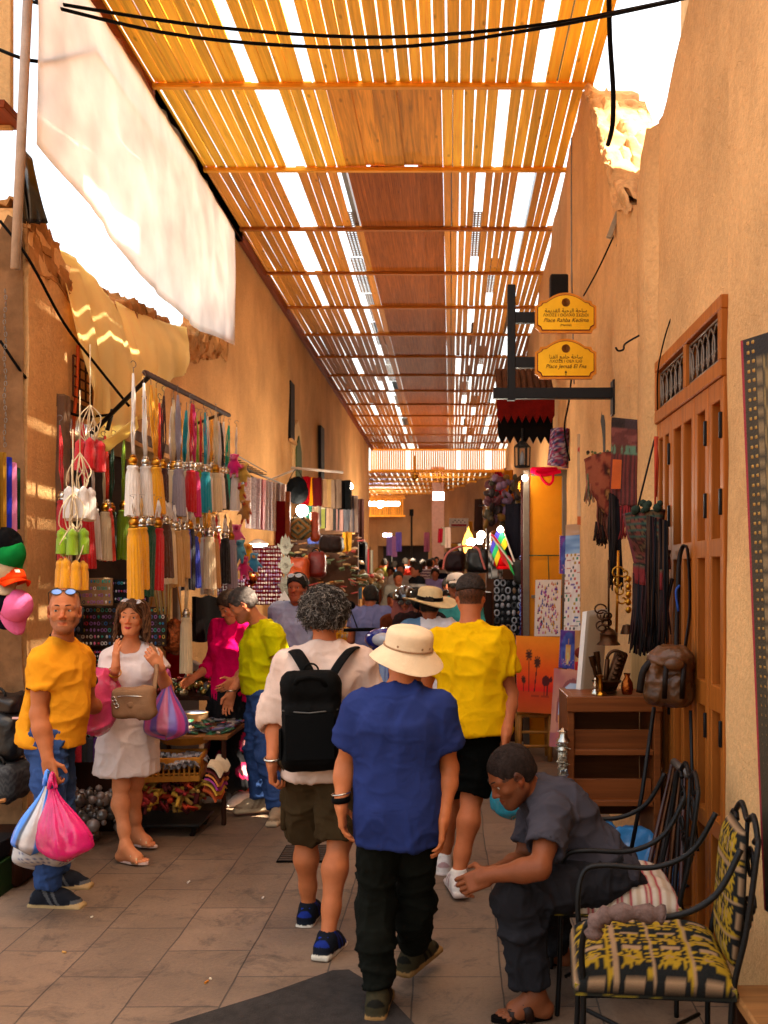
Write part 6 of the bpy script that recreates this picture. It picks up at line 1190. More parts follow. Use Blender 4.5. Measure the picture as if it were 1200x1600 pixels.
boxbag('orange tan leather bag beside the carpet bag', 486, 498, 800, 845, 11.0, .12, LEO, name='leather_bag', hand=False)
boxbag('grey brown leather pouffe with a stitched star, right of the leather bags', 500, 535, 838, 862, 11.2, .3, M('pouffe', '#4a3a34', rough=.5, bump=.4, bscale=40), name='pouffe', hand=False, cat='cushion')
hung('blue and white flowered shawl under the scarves', 484, 500, 826, 850, 11.3, M('blue_print', '#5a68a0', var=.7, scale=60), name='shawl'); hung('shining gold cloth among the dark goods', 537, 548, 832, 862, 11.6, M('gold_lame', '#c99a1c', rough=.3, metal=.6, bump=.8), name='gold_cloth', cat='cloth'); hung('long brown cloth hanging at the end of the left stalls', 556, 566, 780, 850, 14, fab('brown_hang', '#3e2620'), name='hanging_cloth', cat='cloth')
c, w, h = Xc(446, 560, 835, 960, 12.4); m = MB(); m.box(c, (w, .1, h)); tag(m.build('dark_backdrop', M('stall_dark', '#6e5240', var=.5, scale=3)), 'dark hanging backdrop of the leather and scarf stall', 'backdrop')
pile('leather_goods', 'jumble of belts, purses and slippers hanging on the dark stall back', P(505, 893, 12.1)-V((0, 0, .3)), 1.0, .3, .75, 120, [(.3, .13, .05), (.05, .04, .04), (.4, .06, .05), (.5, .34, .17), (.15, .2, .1), (.5, .2, .05)], M('leather_mix', '#ffffff', attr=True, rough=.5), (.03, .07), 'b')
pile('slippers', 'heap of pale and red slippers on the yellow crate at the left stalls', P(560, 905, 12.6)-V((0, 0, .1)), .6, .5, .2, 60, [(.35, .22, .1), (.4, .05, .04), (.3, .3, .2), (.1, .15, .06)], MATS['leather_mix'], (.03, .06))
c = P(558, 940, 12.4); crate('yellow crate under the heap of slippers, far left stalls', (c.x, 12.4, .9), .5, .4, .35, M('crate_bright', '#c99a20'), None, 3, 8); m = MB(); m.box((c.x, 12.4, .45), (.6, .5, .88)); tag(m.build('stall_table', W_DARK), 'dark stand under the yellow crate of slippers', 'table')
t = T('glass_cabinet', 'glass fronted cabinet of small boxes at the left stalls', 'cabinet', P(560, 960, 13.5)); c, w, h = Xc(549, 571, 850, 910, 13.5); m = MB()
for i in range(4): m.box((c.x, c.y, c.z-h/2+h*i/3), (w, .3, .02))
for sx in (-1, 1): m.box((c.x+sx*w/2, c.y, c.z), (.03, .3, h+.05))
m.build('frame', IRON, t); m = MB(); m.box((c.x, c.y+.16, c.z), (w, .02, h)); m.build('back', M('cab_back', '#4a4a4c'), t)
t = T('notice_board', 'black notice board with two lines of yellow writing at the left stalls', 'sign', P(580, 950, 13.0)); c, w, h = Xc(571, 592, 896, 940, 13.0); m = MB(); m.box(c, (w, .03, h)); m.build('board', BLKB, t)
m = MB(); rs = random.Random(2)
for j in range(2):
    x = -.35*w
    while x < .3*w: d = rs.uniform(.006, .012); m.box(V(c)+V((x, -.018, h*.32-.035*j)), (d, .004, .018), bev=.001); x += d+.004
m.build('lettering', M('yellow_ink', '#c9b41c'), t)
for i, (x, y) in enumerate(((472, 798), (594, 788), (546, 760))): m = MB(); m.ell(P(x, y, 11.5 if i == 0 else 14), .07 if i == 0 else .05, n=14); tag(m.build('globe_lamp', MATS['lamp_glow'], smooth=180), ['white globe lamp glowing beside the checked scarves', 'globe lamp glowing at the far end of the left stalls', 'small globe lamp above the black scarf'][i], 'lamp')
# ---- at the left edge: scarves, caps, bags, box
for i, (x0, x1, cl, lb) in enumerate(((-14, -2, '#6a4a18', 'dark gold'), (-2, 7, '#b08a3c', 'tan gold'), (7, 13, '#3a44b8', 'royal blue'), (12, 20, '#d490b8', 'pale pink'), (19, 26, '#2c4a34', 'bottle green'))): hung('%s scarf hanging by the mud brick face at the left edge' % lb, x0, x1, 700+i*8, 826+(i % 2)*8, 5.6+.06*i, fab('ls%d' % i, cl), grp='scarves at the left edge', fold=.012)
def cap(label, c, col, yaw=0, tilt=0.0, badge=None):
    t = T('cap', label, 'cap', c, 'caps hung at the left edge'); R = eul(tilt, 0, yaw); mm = fab('cap_'+col, col); m = MB(); c = V(c)
    m.lathe(c, [(.095, 0), (.097, .02), (.09, .06), (.07, .095), (.035, .115), (0, .12)], 20, R); m.build('crown', mm, t, smooth=180)
    m = MB(); m.grid(lambda u, v: c+R @ V(((.09+.0*v)*math.sin((u-.5)*2.4)*(1-.15*v), -.085*math.cos((u-.5)*2.4)-.075*v*(1-(2*u-1)**2*.6), .008-.03*v-.012*(2*u-1)**2)), 14, 5, thick=.005); m.build('peak', mm, t, smooth=180)
    if badge: m = MB(); m.box(c+R @ V((0, -.093, .05)), (.03, .006, .022), R @ eul(-.35, 0, 0), bev=.002); m.build('badge', M('badge_'+badge, badge), t)
    return t
for (x, y, cl, yaw, tl, bd, lb) in ((12, 868, '#1f8a4e', .5, 1.0, None, 'green cap on top of the cap column at the left edge'), (8, 855, '#1a1a1c', .4, .9, None, 'black cap behind the green cap at the left edge'), (14, 912, '#d8501c', 1.0, -.25, '#e8d8c8', 'orange cap in the middle of the cap column'), (20, 950, '#d77aa6', 1.0, 1.1, None, 'pink cap at the bottom of the cap column'), (1, 900, '#b8a68c', .6, .6, None, 'cream cap left of the orange cap'), (2, 945, '#20202a', .7, .9, None, 'navy black cap left of the pink cap')): cap(lb, P(x, y, 5.65), cl, yaw, tl, bd)
m = MB()
for i in range(26): q = P(8+1.2*math.sin(i), 455+i*9.6, 5.8); m.tube([q+V((.008*math.cos(a)*(i % 2), .008*math.cos(a)*(1-i % 2), .014*math.sin(a))) for a in [2*math.pi*k/8 for k in range(8)]], .0022, 4, closed=True)
tag(m.build('chain', STEEL, smooth=180), 'thin steel chain hanging down the mud brick face', 'chain')
LB_ = M('bag_leather_black', '#171518', rough=.4, bump=.3, bscale=60)
def check(L): k = ((np.floor(L[:, 0]*22)+np.floor(L[:, 2]*18)) % 2).astype(int); return np.array([(.02, .02, .022), (.05, .05, .05)])[k]
for px0, px1, py0, py1, Y, mt_, lb, cf in ((-30, 38, 1086, 1112, 5.75, M('bag_brown', '#2a1d18', rough=.45), 'dark brown handbag on top of the pile at the left edge', None), (-30, 40, 1112, 1185, 5.7, LB_, 'large black handbag with a small pink label in the left pile', None), (-30, 36, 1190, 1250, 5.65, M('checkbag', '#ffffff', attr=True), 'black checked handbag low in the left pile', check)): boxbag(lb, px0, px1, py0, py1, Y, .28, mt_, cfn=cf, name='hand_bag')
m = MB(); m.box(P(26, 1122, 5.53), (.05, .006, .012)); tag(m.build('price_tag', M('pink_label', '#d8b4b0')), 'small pink label stuck on the large black handbag', 'label')
c, w, h = Xc(-30, 22, 1245, 1285, 5.5); m = MB(); m.box((c.x, c.y, h/2+.02), (w, .35, h+.04)); tag(m.build('goods_box', M('green_box', '#2e4a22')), 'dark green box on the ground under the handbags', 'box'); m = MB(); m.box((c.x, c.y-.05, h+.1), (w*.9, .25, .09)); m.box((c.x, c.y-.18, h+.13), (w*.9, .012, .03), mi=1); tag(m.build('goods_box', [BLKB, M('tape_yellow', '#c8962a')]), 'black box with a yellow edge on the green box', 'box')
m = MB(); m.box((-2.62, 5.72, .12), (.5, .5, .24), bev=.03); tag(m.build('bag_plinth', W_DARK), 'dark plinth under the pile of handbags', 'stand')
t = T('goods_stand', 'cardboard box on a purple legged stand at the lower left corner', 'stand', (-2.0, 4.05, 0)); c, w, h = Xc(-60, 12, 1385, 1500, 4.1); cx_ = -2.12; m = MB(); m.box((cx_, 4.1, .47), (.36, .36, .33), bev=.006); m.build('box', M('cardboard', '#9a6a34', var=.2), t); m = MB(); m.box((cx_+.14, 3.98, .155), (.035, .035, .31)); m.build('leg', M('purple_leg', '#3a1838'), t); m = MB(); m.box((cx_-.14, 4.22, .155), (.035, .035, .31)); m.build('leg', MATS['purple_leg'], t)
m = MB()
for i in range(4): m.box((cx_+.02+.005*i, 4.0+.06*i, .70+.012*i), (.40, .045, .012), eul(0, -.15, .3))
m.build('slats', W_X, t); m = MB(); m.grid(lambda u, v: (cx_+.0+.26*u*(1-.3*abs(v-.5)), 3.9+.2*v, .66-.17*u*u+.05*(fb(u*4, v*4, 2)-.5)+.03*math.sin(v*9)), 14, 12, thick=.003); m.build('plastic_wrap', M('plastic_clear', '#d9c2c0', rough=.25, alpha=.75), t, smooth=180); m = MB(); m.box((cx_+.10, 3.914, .46), (.16, .006, .07), col=(.55, .5, .48)); m.box((cx_+.13, 3.910, .46), (.03, .004, .045), col=(.5, .05, .08)); m.box((cx_+.085, 3.910, .46), (.02, .004, .045), col=(.5, .05, .08)); m.build('label', MATS['trinket'], t)
# pole, boards and black plastic high at the left edge
m = MB(); m.tube([P(46, -60, 5.9), P(24, 420, 5.9)], .028, 12); tag(m.build('pole', M('pale_pole', '#b8a89a', rough=.5), smooth=180), 'pale metal pole rising at the left edge before the tarpaulin', 'pole')
m = MB(); m.box(P(0, 100, 6.1)+V((-.05, 0, .05)), (.25, .05, .9)); m.box(P(4, 180, 6.0)+V((-.05, 0, 0)), (.26, .3, .05), mi=1); tag(m.build('wall_board', [PLS, W_Y]), 'pale board with a wooden ledge at the upper left edge', 'board')
m = sheet([P(30, 225, 5.95), P(52, 250, 6.0)], [P(28, 350, 5.95), P(78, 350, 6.05)], 12, 14, .05, .08, 3, 4, V((0, -1, 0))); tag(m.build('plastic_sheet', M('black_plastic', '#15151a', rough=.25, coat=.5), smooth=180), 'crumpled black plastic sheet beside the pale pole', 'plastic sheet')
t = T('window_grate', 'small rusted window grate in the wall under the yellow cloth', 'window', P(120, 640, 6.9)); m = MB(); a = P(108, 555, 6.64); b_ = P(136, 632, 6.98)
for i in range(4): m.tube([V((-2.52, lerp(a.y, b_.y, i/3), a.z)), V((-2.52, lerp(a.y, b_.y, i/3), b_.z))], .007, 5)
for j in range(5): z = lerp(a.z, b_.z, j/4); m.tube([V((-2.52, a.y, z)), V((-2.52, b_.y, z))], .007, 5)
m.build('bars', RUST, t, smooth=60)
m = MB(); m.tube(spline([P(122, 540, 6.7), P(120, 600, 6.7), P(116, 650, 6.7), P(113, 700, 6.7)], 5), .012, 6); tag(m.build('orange_rope', M('orange_cord', '#c8622c'), smooth=180), 'orange strap hanging beside the window grate', 'strap')
# ================================================================== right side of the lane
def board(name, label, cs, cfn, nu, nv, cat='painting', thick=.02, mat=None, group=None, edge=None):
    """a flat painted board between four corners tl, tr, br, bl"""
    tl, tr, br_, bl = [V(c) for c in cs]; m = MB(); m.grid(lambda u, v: lerp(lerp(tl, tr, u), lerp(bl, br_, u), 1-v), nu, nv, cfn=cfn)
    n = (tr-tl).cross(bl-tl).normalized()
    if n.y > 0: n = -n
    k = len(m.v); bk = [c-n*thick for c in (tl, tr, br_, bl)]; m.add([tl, tr, br_, bl]+bk, [(4, 5, 6, 7), (0, 1, 5, 4), (1, 2, 6, 5), (2, 3, 7, 6), (3, 0, 4, 7)], 0, edge or (.55, .5, .44))
    f0 = m.f[0]; a, b, d = [V(m.v[i]) for i in f0[:3]]
    if (b-a).cross(d-a).dot(n) < 0: m.f = [f[::-1] for f in m.f]
    return tag(m.build(name, mat or PAINT, smooth=0), label, cat, group)
PAINT = M('oil_paint', '#ffffff', attr=True, rough=.55, bump=.3, bscale=120, var=.06)
def mixc(a, b, t): t = max(0, min(1, t)); return tuple(x+(y-x)*t for x, y in zip(a, b))
# ---- wooden doors
door = T('wooden_door', 'tall folding wooden door with iron grilles over it, in the right wall', 'door', (RX+.03, 4.8, 0)); DXx = RX+.03
W_RED = wood('door_panel', '#963a18', axis=2, isl=.05, rough=.5, ring=.2)
def leaf(y0, y1, cols_):
    m = MB(); z1 = 2.55; w = .052; ys = [y0+.003, y1-.003]; m.box((DXx+.012, (y0+y1)/2, z1/2), (.02, y1-y0-.006, z1), bev=.002, mi=1); st = [y0+.003]+[lerp(y0, y1, i/cols_) for i in range(1, cols_)]+[y1-.003]
    for i, y in enumerate(st): yy = y+(w/2 if i == 0 else -w/2 if i == len(st)-1 else 0); m.box((DXx-.019, yy, z1/2), (.045, w, z1), bev=.004)
    for z0_, z1_ in ((0, .12), (.60, .68), (1.14, 1.25), (1.80, 1.88), (2.46, 2.55)):
        for i in range(cols_): m.box((DXx-.0215, (st[i]+st[i+1])/2, (z0_+z1_)/2), (.041, st[i+1]-st[i]-w*.9, z1_-z0_), bev=.004)
    lf = m.build('leaf', [W_DOOR, W_RED], door, smooth=0); return lf
for y0, y1, n in ((4.125, 4.375, 1), (4.375, 4.625, 1), (4.625, 5.11, 2), (5.11, 5.465, 2)):
    lf = leaf(y0, y1, n)
    for z in ((1.06, 2.03, 2.35) if y0 != 4.625 else ()): m = MB(); m.box((DXx-.047, y0+.03, z), (.014, .018, .11), bev=.006); m.build('hinge', IRON, lf)
m = MB()
for a, b, z0, z1 in ((4.125, 5.465, 2.55, 2.62), (4.125, 5.465, 2.83, 2.89)): m.box((DXx-.02, (a+b)/2, (z0+z1)/2), (.07, b-a, z1-z0), bev=.005)
for y in (4.15, 4.775, 5.44): m.box((DXx-.02, y, 2.725), (.068, .05, .209), bev=.004)
m.build('lintel_frame', W_DOOR, door, smooth=0); m = MB(); m.box((DXx+.05, 4.795, 2.725), (.02, 1.32, .22)); m.build('backing', M('grille_dark', '#3a1712'), door)
for a, b in ((4.18, 4.745), (4.805, 5.41)):
    m = MB(); x = DXx-.03; z0, z1 = 2.635, 2.815
    for p, q in (((a, z0), (b, z0)), ((a, z1), (b, z1)), ((a, z0), (a, z1)), ((b, z0), (b, z1))): m.tube([V((x, *p)), V((x, *q))], .006, 5)
    n = 6
    for i in range(n):
        c = lerp(a, b, (i+.5)/n); s_ = (b-a)/n*.45
        for sg in (-1, 1):
            pts = [V((x, c+sg*(s_*.9-s_*.75*t)*math.cos(4.6*t), 2.725+.078*(1-1.9*t)+s_*.35*math.sin(4.6*t))) for t in [k/14 for k in range(15)]]; m.tube(pts, .005, 4)
            pts = [V((x, c+sg*(s_*.25+s_*.5*t)*math.cos(5*t+1), 2.70-.05*(1-t)+s_*.5*math.sin(5*t+1))) for t in [k/10 for k in range(11)]]; m.tube(pts, .0045, 4)
    m.build('grille', M('grille_iron', '#8a7a6c', rough=.45, metal=.4), door, smooth=180)
# ---- big studded frame leaning at the right edge
cs = [V((1.005, 3.4, 2.52)), V((1.132, 3.2, 2.53)), V((1.132, 3.12, .6)), V((1.075, 3.35, .6))]
def fr_c(u, v):
    e = min(u, v, 1-u, 1-v*1.0)
    if u < .035: return (.28, .02, .03)
    if e < .04: return (.02, .015, .012)
    if u < .40: return (.20, .13, .06) if abs((v*34) % 1-.5) < .3 and .28 < u < .38 else (.045, .032, .018)
    return (.22, .14, .05) if (math.sin(u*60)*math.sin(v*90)) > 0 else (.07, .05, .022)
t = T('studded_frame', 'tall dark studded frame with a red edge leaning on the right wall', 'frame', (RX-.04, 3.2, .8)); m = MB(); m.grid(lambda u, v: lerp(lerp(cs[0], cs[1], u), lerp(cs[3], cs[2], u), 1-v), 60, 90, thick=-.025, cfn=fr_c); m.build('panel', PAINT, t, smooth=0)
m = MB()
for i in range(60):
    for u in (.11, .20): q = lerp(lerp(cs[0], cs[1], u), lerp(cs[3], cs[2], u), (i+.5)/60); m.ell(q-V((.010, .012, 0)), (.013, .013, .013), n=8)
sd_ = m.build('studs', M('old_brass', '#b08c50', rough=.45, metal=.7), t, smooth=180); sd_['kind'] = 'stuff'
# ---- chairs
def chair(label, o, R, cush, cmat, back=True, pad=True, name='iron_chair'):
    """iron garden chair facing local +Y ; R turns it, o is the ground point under the seat centre"""
    t = T(name, label, 'chair', o); o = V(o)
    def w(x, y, z): return o+R @ V((x, y, z))
    for sx in (-1, 1):
        m = MB(); m.tube(spline([w(sx*.235, .235, 0), w(sx*.232, .225, .2), w(sx*.23, .22, .42), w(sx*.24, .225, .56), w(sx*.26, .20, .655), w(sx*.265, .12, .675), w(sx*.26, -.05, .675), w(sx*.25, -.18, .74), w(sx*.235, -.26, .88)], 6), .010, 8); m.build('arm', IRON, t, smooth=180)
        m = MB(); m.tube(spline([w(sx*.225, -.23, 0), w(sx*.225, -.235, .4), w(sx*.235, -.275, .62), w(sx*.225, -.31, .86), w(sx*.19, -.32, .90), w(sx*.15, -.318, .88)], 6), .010, 8); m.build('leg', IRON, t, smooth=180)
    m = MB(); m.tube([w(-.23, .22, .41), w(.23, .22, .41), w(.225, -.23, .41), w(-.225, -.23, .41)], .010, 8, closed=True); m.box(w(0, -.005, .405), (.44, .43, .012), R); m.tube([w(-.225, -.2, .17), w(.225, .2, .17)], .008, 6); m.tube([w(.225, -.2, .17), w(-.225, .2, .17)], .008, 6); m.build('seat_frame', IRON, t, smooth=60)
    m = MB()
    m.tube(spline([w(-.19, -.32, .90), w(-.10, -.325, .95), w(0, -.325, .915), w(.10, -.325, .95), w(.19, -.32, .90)], 6), .010, 7)
    for sx in (-1, 1):
        for r0, x0, z0 in ((.055, .10, .80), (.04, .13, .68), (.06, .055, .62)): m.tube([w(sx*(x0+r0*math.cos(a)*(1-.06*a)), -.315, z0+r0*math.sin(a)*(1-.06*a)) for a in [2*math.pi*k/22*1.25 for k in range(23)]], .0065, 5)
    m.tube([w(0, -.325, .91), w(0, -.30, .45)], .008, 6); m.build('back_scroll', IRON, t, smooth=180)
    # cushions
    def pad_(fn, name_, nu=56, nv=56): m = MB(); m.grid(fn, nu, nv, thick=-.012, cfn=cush); return m.build(name_, cmat, t, smooth=180)
    def sq(a): return math.copysign(1-(1-abs(a))**1, a)
    def top(u, v): x, y = (u-.5)*2, (v-.5)*2; e = max(0, (1-abs(x)**6)*(1-abs(y)**6))**.5; return w(x*.245, y*.245-.0, .425+.075*e+.006*math.sin(u*22)*e+.014*fb(u*5, v*5, 3)*e)
    pad_(top, 'seat_cushion'); m = MB(); m.grid(lambda u, v: w(.247*max(-1, min(1, 1.5*math.cos(2*math.pi*u))), .247*max(-1, min(1, 1.5*math.sin(2*math.pi*u))), .415+.035*v), 96, 4, thick=.004, cfn=lambda u, v: (.24, .17, .02) if v > .93 or nz(u*60, v*3, 1) > .68 else (.02, .02, .016)); m.build('seat_welt', cmat, t)
    if back: pad_(lambda u, v: w((u-.5)*2*(.13+.05*math.sin(v*3.1)), -.285+.045*max(0, (1-abs(2*u-1)**4)*(1-abs(2*v-1)**6))**.5+.03*(1-v)-.01, .47+.44*v), 'back_cushion')
    if pad: m = MB(); m.tube(spline([w(-.262, .19, .60), w(-.264, .18, .655), w(-.266, .12, .682), w(-.262, .0, .682), w(-.26, -.02, .68)], 5), [.02+.006*((i*7) % 3) for i in range(21)], 10, col=(.14, .085, .07)); m.build('arm_wrap', M('rag', '#ffffff', attr=True, rough=1, bump=1, bscale=50, var=.4), t, smooth=180)
    return t
def yel(u, v):
    Yc, Bc, Cc_ = (.30, .175, .012), (.011, .011, .010), (.27, .16, .085)
    if min(u, v, 1-u, 1-v) < .012: return Bc
    a, b = (u*3.6) % 1, (v*4.1) % 1
    if b < .08: return Cc_
    if b < .24: return (Bc if (u*16) % 1 < .55 else Yc) if .1 < b < .2 else Yc
    if a < .12: return Cc_ if .3 < b < .8 else Bc
    if a < .22: return Bc
    d = math.hypot(a-.6, (b-.6)*.9); k = math.sin(math.atan2(b-.6, a-.6)*6)*.06
    if abs(d-.16-k) < .05 or d < .05: return Yc
    if d < .12: return Cc_
    return Bc if nz(u*40, v*40, 3) > .45 else Yc
def stripe(u, v): s_ = (v*13) % 1; return (.33, .02, .04) if s_ < .16 else (.42, .30, .2) if s_ < .45 else (.30, .05, .06) if s_ < .55 else (.52, .42, .32)
CUSH = M('cushion_print', '#ffffff', attr=True, rough=.9, bump=.35, bscale=220, var=.08)
chair('iron armchair with yellow and black patterned cushions at the lower right corner', (.655, 3.32, 0), rotz(math.pi/2-.10), yel, CUSH)
chair('iron chair with a red striped cushion under the seated man', (.66, 4.12, -.02), rotz(math.pi/2-.05), stripe, CUSH, back=False, pad=False)
t = T('stool', 'small rough wooden stool at the lower right corner', 'stool', (.98, 2.99, 0)); m = MB(); m.box((1.0, 2.98, .405), (.24, .36, .04), bev=.008); m.build('seat', W_X, t)
for sx in (-1, 1):
    for sy in (-1, 1): m = MB(); m.box((1.0+sx*.09, 2.98+sy*.14, .19), (.04, .04, .38)); m.build('leg', W_DARK, t)
# ---- cabinet with brass ware
cb = T('open_cabinet', 'low reddish wooden cabinet with open shelves beside the wooden doors', 'cabinet', (.84, 5.3, 0)); cx0, cx1, cy0 = .595, 1.075, 5.1
def cz(py): return H-(py-CY)*cy0/F
m = MB(); W_CAB = wood('cabinet_wood', '#8c5630', axis=0, isl=.1, rough=.4, ring=.2)
for x in (cx0+.018, cx1-.018): m.box((x, cy0+.2, cz(1088)/2), (.036, .4, cz(1088)), bev=.004)
m.box(((cx0+cx1)/2, cy0-.004, cz(1100)), (cx1-cx0+.01, .03, cz(1088)-cz(1112)), bev=.004)
for z in (cz(1090), cz(1172), cz(1252)): m.box(((cx0+cx1)/2, cy0+.2, z-.015), (cx1-cx0-.074, .38, .03), bev=.004)
m.box(((cx0+cx1)/2, cy0+.39, .72), (cx1-cx0-.08, .02, .62), bev=.002)
m.build('carcass', W_CAB, cb, smooth=0); m = MB(); m.box(((cx0+cx1)/2, cy0+.05, cz(1158)), (cx1-cx0-.08, .02, cz(1140)-cz(1172))); m.box(((cx0+cx1)/2, cy0+.05, cz(1238)), (cx1-cx0-.08, .02, cz(1215)-cz(1252))); m.build('drawer_front', W_CAB, cb, smooth=0)
zt = cz(1088)
def brass(name, label, px, prof, Y=5.25, mat=None, z=None, cat='brassware'):
    q = P(px, 1088, Y); q.z = zt+.003 if z is None else z; m = MB(); m.lathe(q, prof, 18); return tag(m.build(name, mat or BRASS, smooth=50), label, cat)
OB = M('dark_bronze', '#5a3a1c', rough=.4, metal=.8, var=.4, bump=.2)
brass('brass_bowl', 'dark brass bowl on the cabinet top', 948, [(.05, 0), (.055, .01), (.03, .02), (.075, .06), (.08, .065), (.07, .06), (.0, .03)], 5.22, OB)
brass('brass_candlestick', 'slender gold candlestick on the cabinet, in front of the bowl', 938, [(.035, 0), (.03, .01), (.01, .02), (.014, .05), (.008, .08), (.02, .10), (.0, .105)], 5.15)
brass('copper_vase', 'small copper vase at the right end of the cabinet top', 980, [(.025, 0), (.032, .03), (.03, .06), (.012, .09), (.018, .11), (.0, .112)], 5.16, M('copper', '#9c5a2c', rough=.25, metal=1))
brass('brass_figure', 'tiny silver and brass figurine at the left end of the cabinet top', 930, [(.02, 0), (.022, .01), (.008, .03), (.014, .05), (.006, .07), (.009, .08), (0, .09)], 5.14, SILV)
for i, (x0, y0, x1, y1) in enumerate(((924, 1025, 936, 1062), (932, 1018, 940, 1055))): m = MB(); a, b_ = P(x0, y0, 5.3), P(x1, y1+14, 5.3); m.tube([a, lerp(a, b_, .3), lerp(a, b_, .35), b_], [.017, .015, .011, .011], 10); tag(m.build('bronze_pestle', OB, smooth=60), ['left', 'right'][i]+' of two bronze pestles leaning above the brass bowl', 'tool')
t = T('ornate_lantern', 'tall carved dark bronze saddle piece with a hoop handle on the cabinet', 'ornament', P(965, 1070, 5.3)); m = MB(); a, b_ = P(952, 1078, 5.3), P(972, 1018, 5.34); R = frame(b_-a, (1, 0, 0)); m.box((a+b_)/2, (.07, .05, (b_-a).length), R, bev=.015)
for k in range(8): m.ell(lerp(a, b_, (k+.5)/8)-V((.0, .03, 0)), (.02, .012, .012), n=8)
m.build('carved_piece', OB, t, smooth=50); m = MB(); m.tube(arc(P(962, 1030, 5.3), .045, 0, math.pi, 12), .009, 7); m.tube([P(949, 1030, 5.3), P(945, 1080, 5.3)], .014, 7); m.build('hoop', OB, t, smooth=180)
t = T('bell_lamp', 'bronze hanging bell with wire scrolls over the cabinet', 'lamp', P(952, 1000, 5.5)); m = MB(); q = P(951, 1002, 5.5); m.lathe(q, [(.066, -.02), (.062, -.012), (.05, .0), (.046, .035), (.05, .04), (.035, .06), (.012, .075), (0, .078)], 22); m.build('bell', OB, t, smooth=50); m = MB()
for k in range(9): a0 = k*.7; c_ = P(946+random.uniform(-12, 12), 968+random.uniform(-18, 14), 5.5); m.tube([c_+V((.035*math.cos(a)*(1-.05*a), .03*math.sin(a0)*math.sin(a), .03*math.sin(a)*(1-.05*a))) for a in [a0+.5*j for j in range(12)]], .005, 5)
m.tube([q+V((0, 0, .07)), q+V((0, 0, .45))], .006, 6); m.build('scrolls', OB, t, smooth=180)
t = T('wall_sconce', 'old gilt wall sconce with curled arms by the fringed bag', 'lamp', P(975, 930, 5.6)); m = MB()
for k in range(8): c_ = P(965+k*2.5, 895+(k % 4)*14, 5.6); m.tube([c_+V((.04*math.cos(a)*(1-.09*a), .02*math.sin(k), .04*math.sin(a)*(1-.09*a))) for a in [k+.5*j for j in range(11)]], .0055, 5)
for z in range(5): m.ell(P(982, 905+z*12, 5.58), (.018, .012, .02), n=8)
m.tube([P(966, 860, 5.65), P(963, 1000, 5.65)], .008, 6); m.build('arms', BRASS, t, smooth=180); m = MB(); m.lathe(P(980, 985, 5.55), [(.04, -.02), (.034, 0), (.025, .03), (0, .035)], 16); m.build('bell', OB, t, smooth=60)
# silver bell and filigree strip hanging at the cabinet's near corner
t = T('silver_bell', 'silver bell and pierced strip hanging on the cabinet corner', 'bell', P(880, 1175, 5.05)); m = MB(); q = P(880, 1152, 5.05); m.lathe(q, [(.036, -.02), (.034, -.012), (.022, .0), (.02, .025), (.028, .03), (.01, .04), (0, .05)], 20); m.build('bell', SILV, t, smooth=50); m = MB()
for k in range(6): m.tube([q+V((U(-.02, .02), .01, -.03-.03*k))+V((.018*math.cos(a), 0, .018*math.sin(a))) for a in [j*.7 for j in range(9)]], .004, 5)
m.box(q+V((.0, .02, -.12)), (.05, .008, .17)); m.build('strip', SILV, t, smooth=60)
# pale canvas seen from behind, board beside the cabinet
cs = [P(917, 955, 5.6), P(950, 950, 5.75), P(940, 1086, 5.6), P(906, 1086, 5.45)]; board('stretched_canvas', 'unpainted back of a canvas leaning on the cabinet top', cs, lambda u, v: (.5, .42, .33) if u < .1 or v > .94 else (.36, .25, .15), 12, 24, 'canvas', .03, edge=(.6, .52, .45))
m = MB(); m.box(P(1005, 1040, 5.5), (.14, .03, .36)); tag(m.build('plank', wood('pale_plank', '#c9a878', axis=2), smooth=0), 'pale bare plank standing behind the black fringe', 'plank')
# ---- bags and textiles on the wall
def fringe(m, pts, L, n, cols_, wd=.004, sway=.03):
    for i in range(n):
        u = i/(n-1)*(len(pts)-1); k = min(int(u), len(pts)-2); p = lerp(pts[k], pts[k+1], u-k)+V((0, U(-.02, .02), 0)); l = L*U(.85, 1.05); m.tube([p, p+V((U(-sway, sway)*.4, 0, -l*.5)), p+V((U(-sway, sway), U(-.01, .01), -l))], [wd, wd, wd*.6], 4, col=random.choice(cols_))
FRM = M('fringe', '#ffffff', attr=True, rough=.9); TEX = M('tribal_cloth', '#ffffff', attr=True, rough=.9, bump=.6, bscale=90, var=.2)
DKF = [(.012, .008, .008), (.02, .014, .012), (.03, .012, .012), (.008, .008, .01)]
bgt = T('fringed_bag', 'dark woven carpet bag with a long black fringe hanging by the doors', 'bag', P(1005, 900, 5.05)); Yb = 5.05; Rb_ = rotz(-.5)
def kil2(u, v):
    k = nz(u*9+v*3, v*14, 4); b = (v*9) % 1
    if u < .12: return (.13, .03, .035)
    if b < .18: return (.03, .06, .045)
    return (.12, .035, .025) if k > .62 else (.05, .018, .014) if k > .42 else (.016, .014, .013) if k > .3 else (.10, .06, .03)
def bagpt(u, v): a = lerp(P(972, 803, 5.15), P(1032, 795, 4.9), u); b = lerp(P(990, 880, 5.15), P(1035, 890, 4.9), u); p = lerp(a, b, v); return p-V((.04, .03, 0))*math.sin(math.pi*u)*math.sin(math.pi*min(1, v+.2))
m = MB(); m.grid(bagpt, 30, 26, thick=-.05, cfn=kil2); m.build('bag_front', TEX, bgt, smooth=180)
m = MB(); m.grid(lambda u, v: lerp(bagpt(u, 1), bagpt(u, 1)+V((0, 0, -.10)), v)+V((0, .012*math.sin(u*30), 0)), 24, 4, thick=.01, cfn=lambda u, v: (.16, .02, .02) if v > .2 else (.05, .05, .03)); m.build('red_band', TEX, bgt, smooth=180)
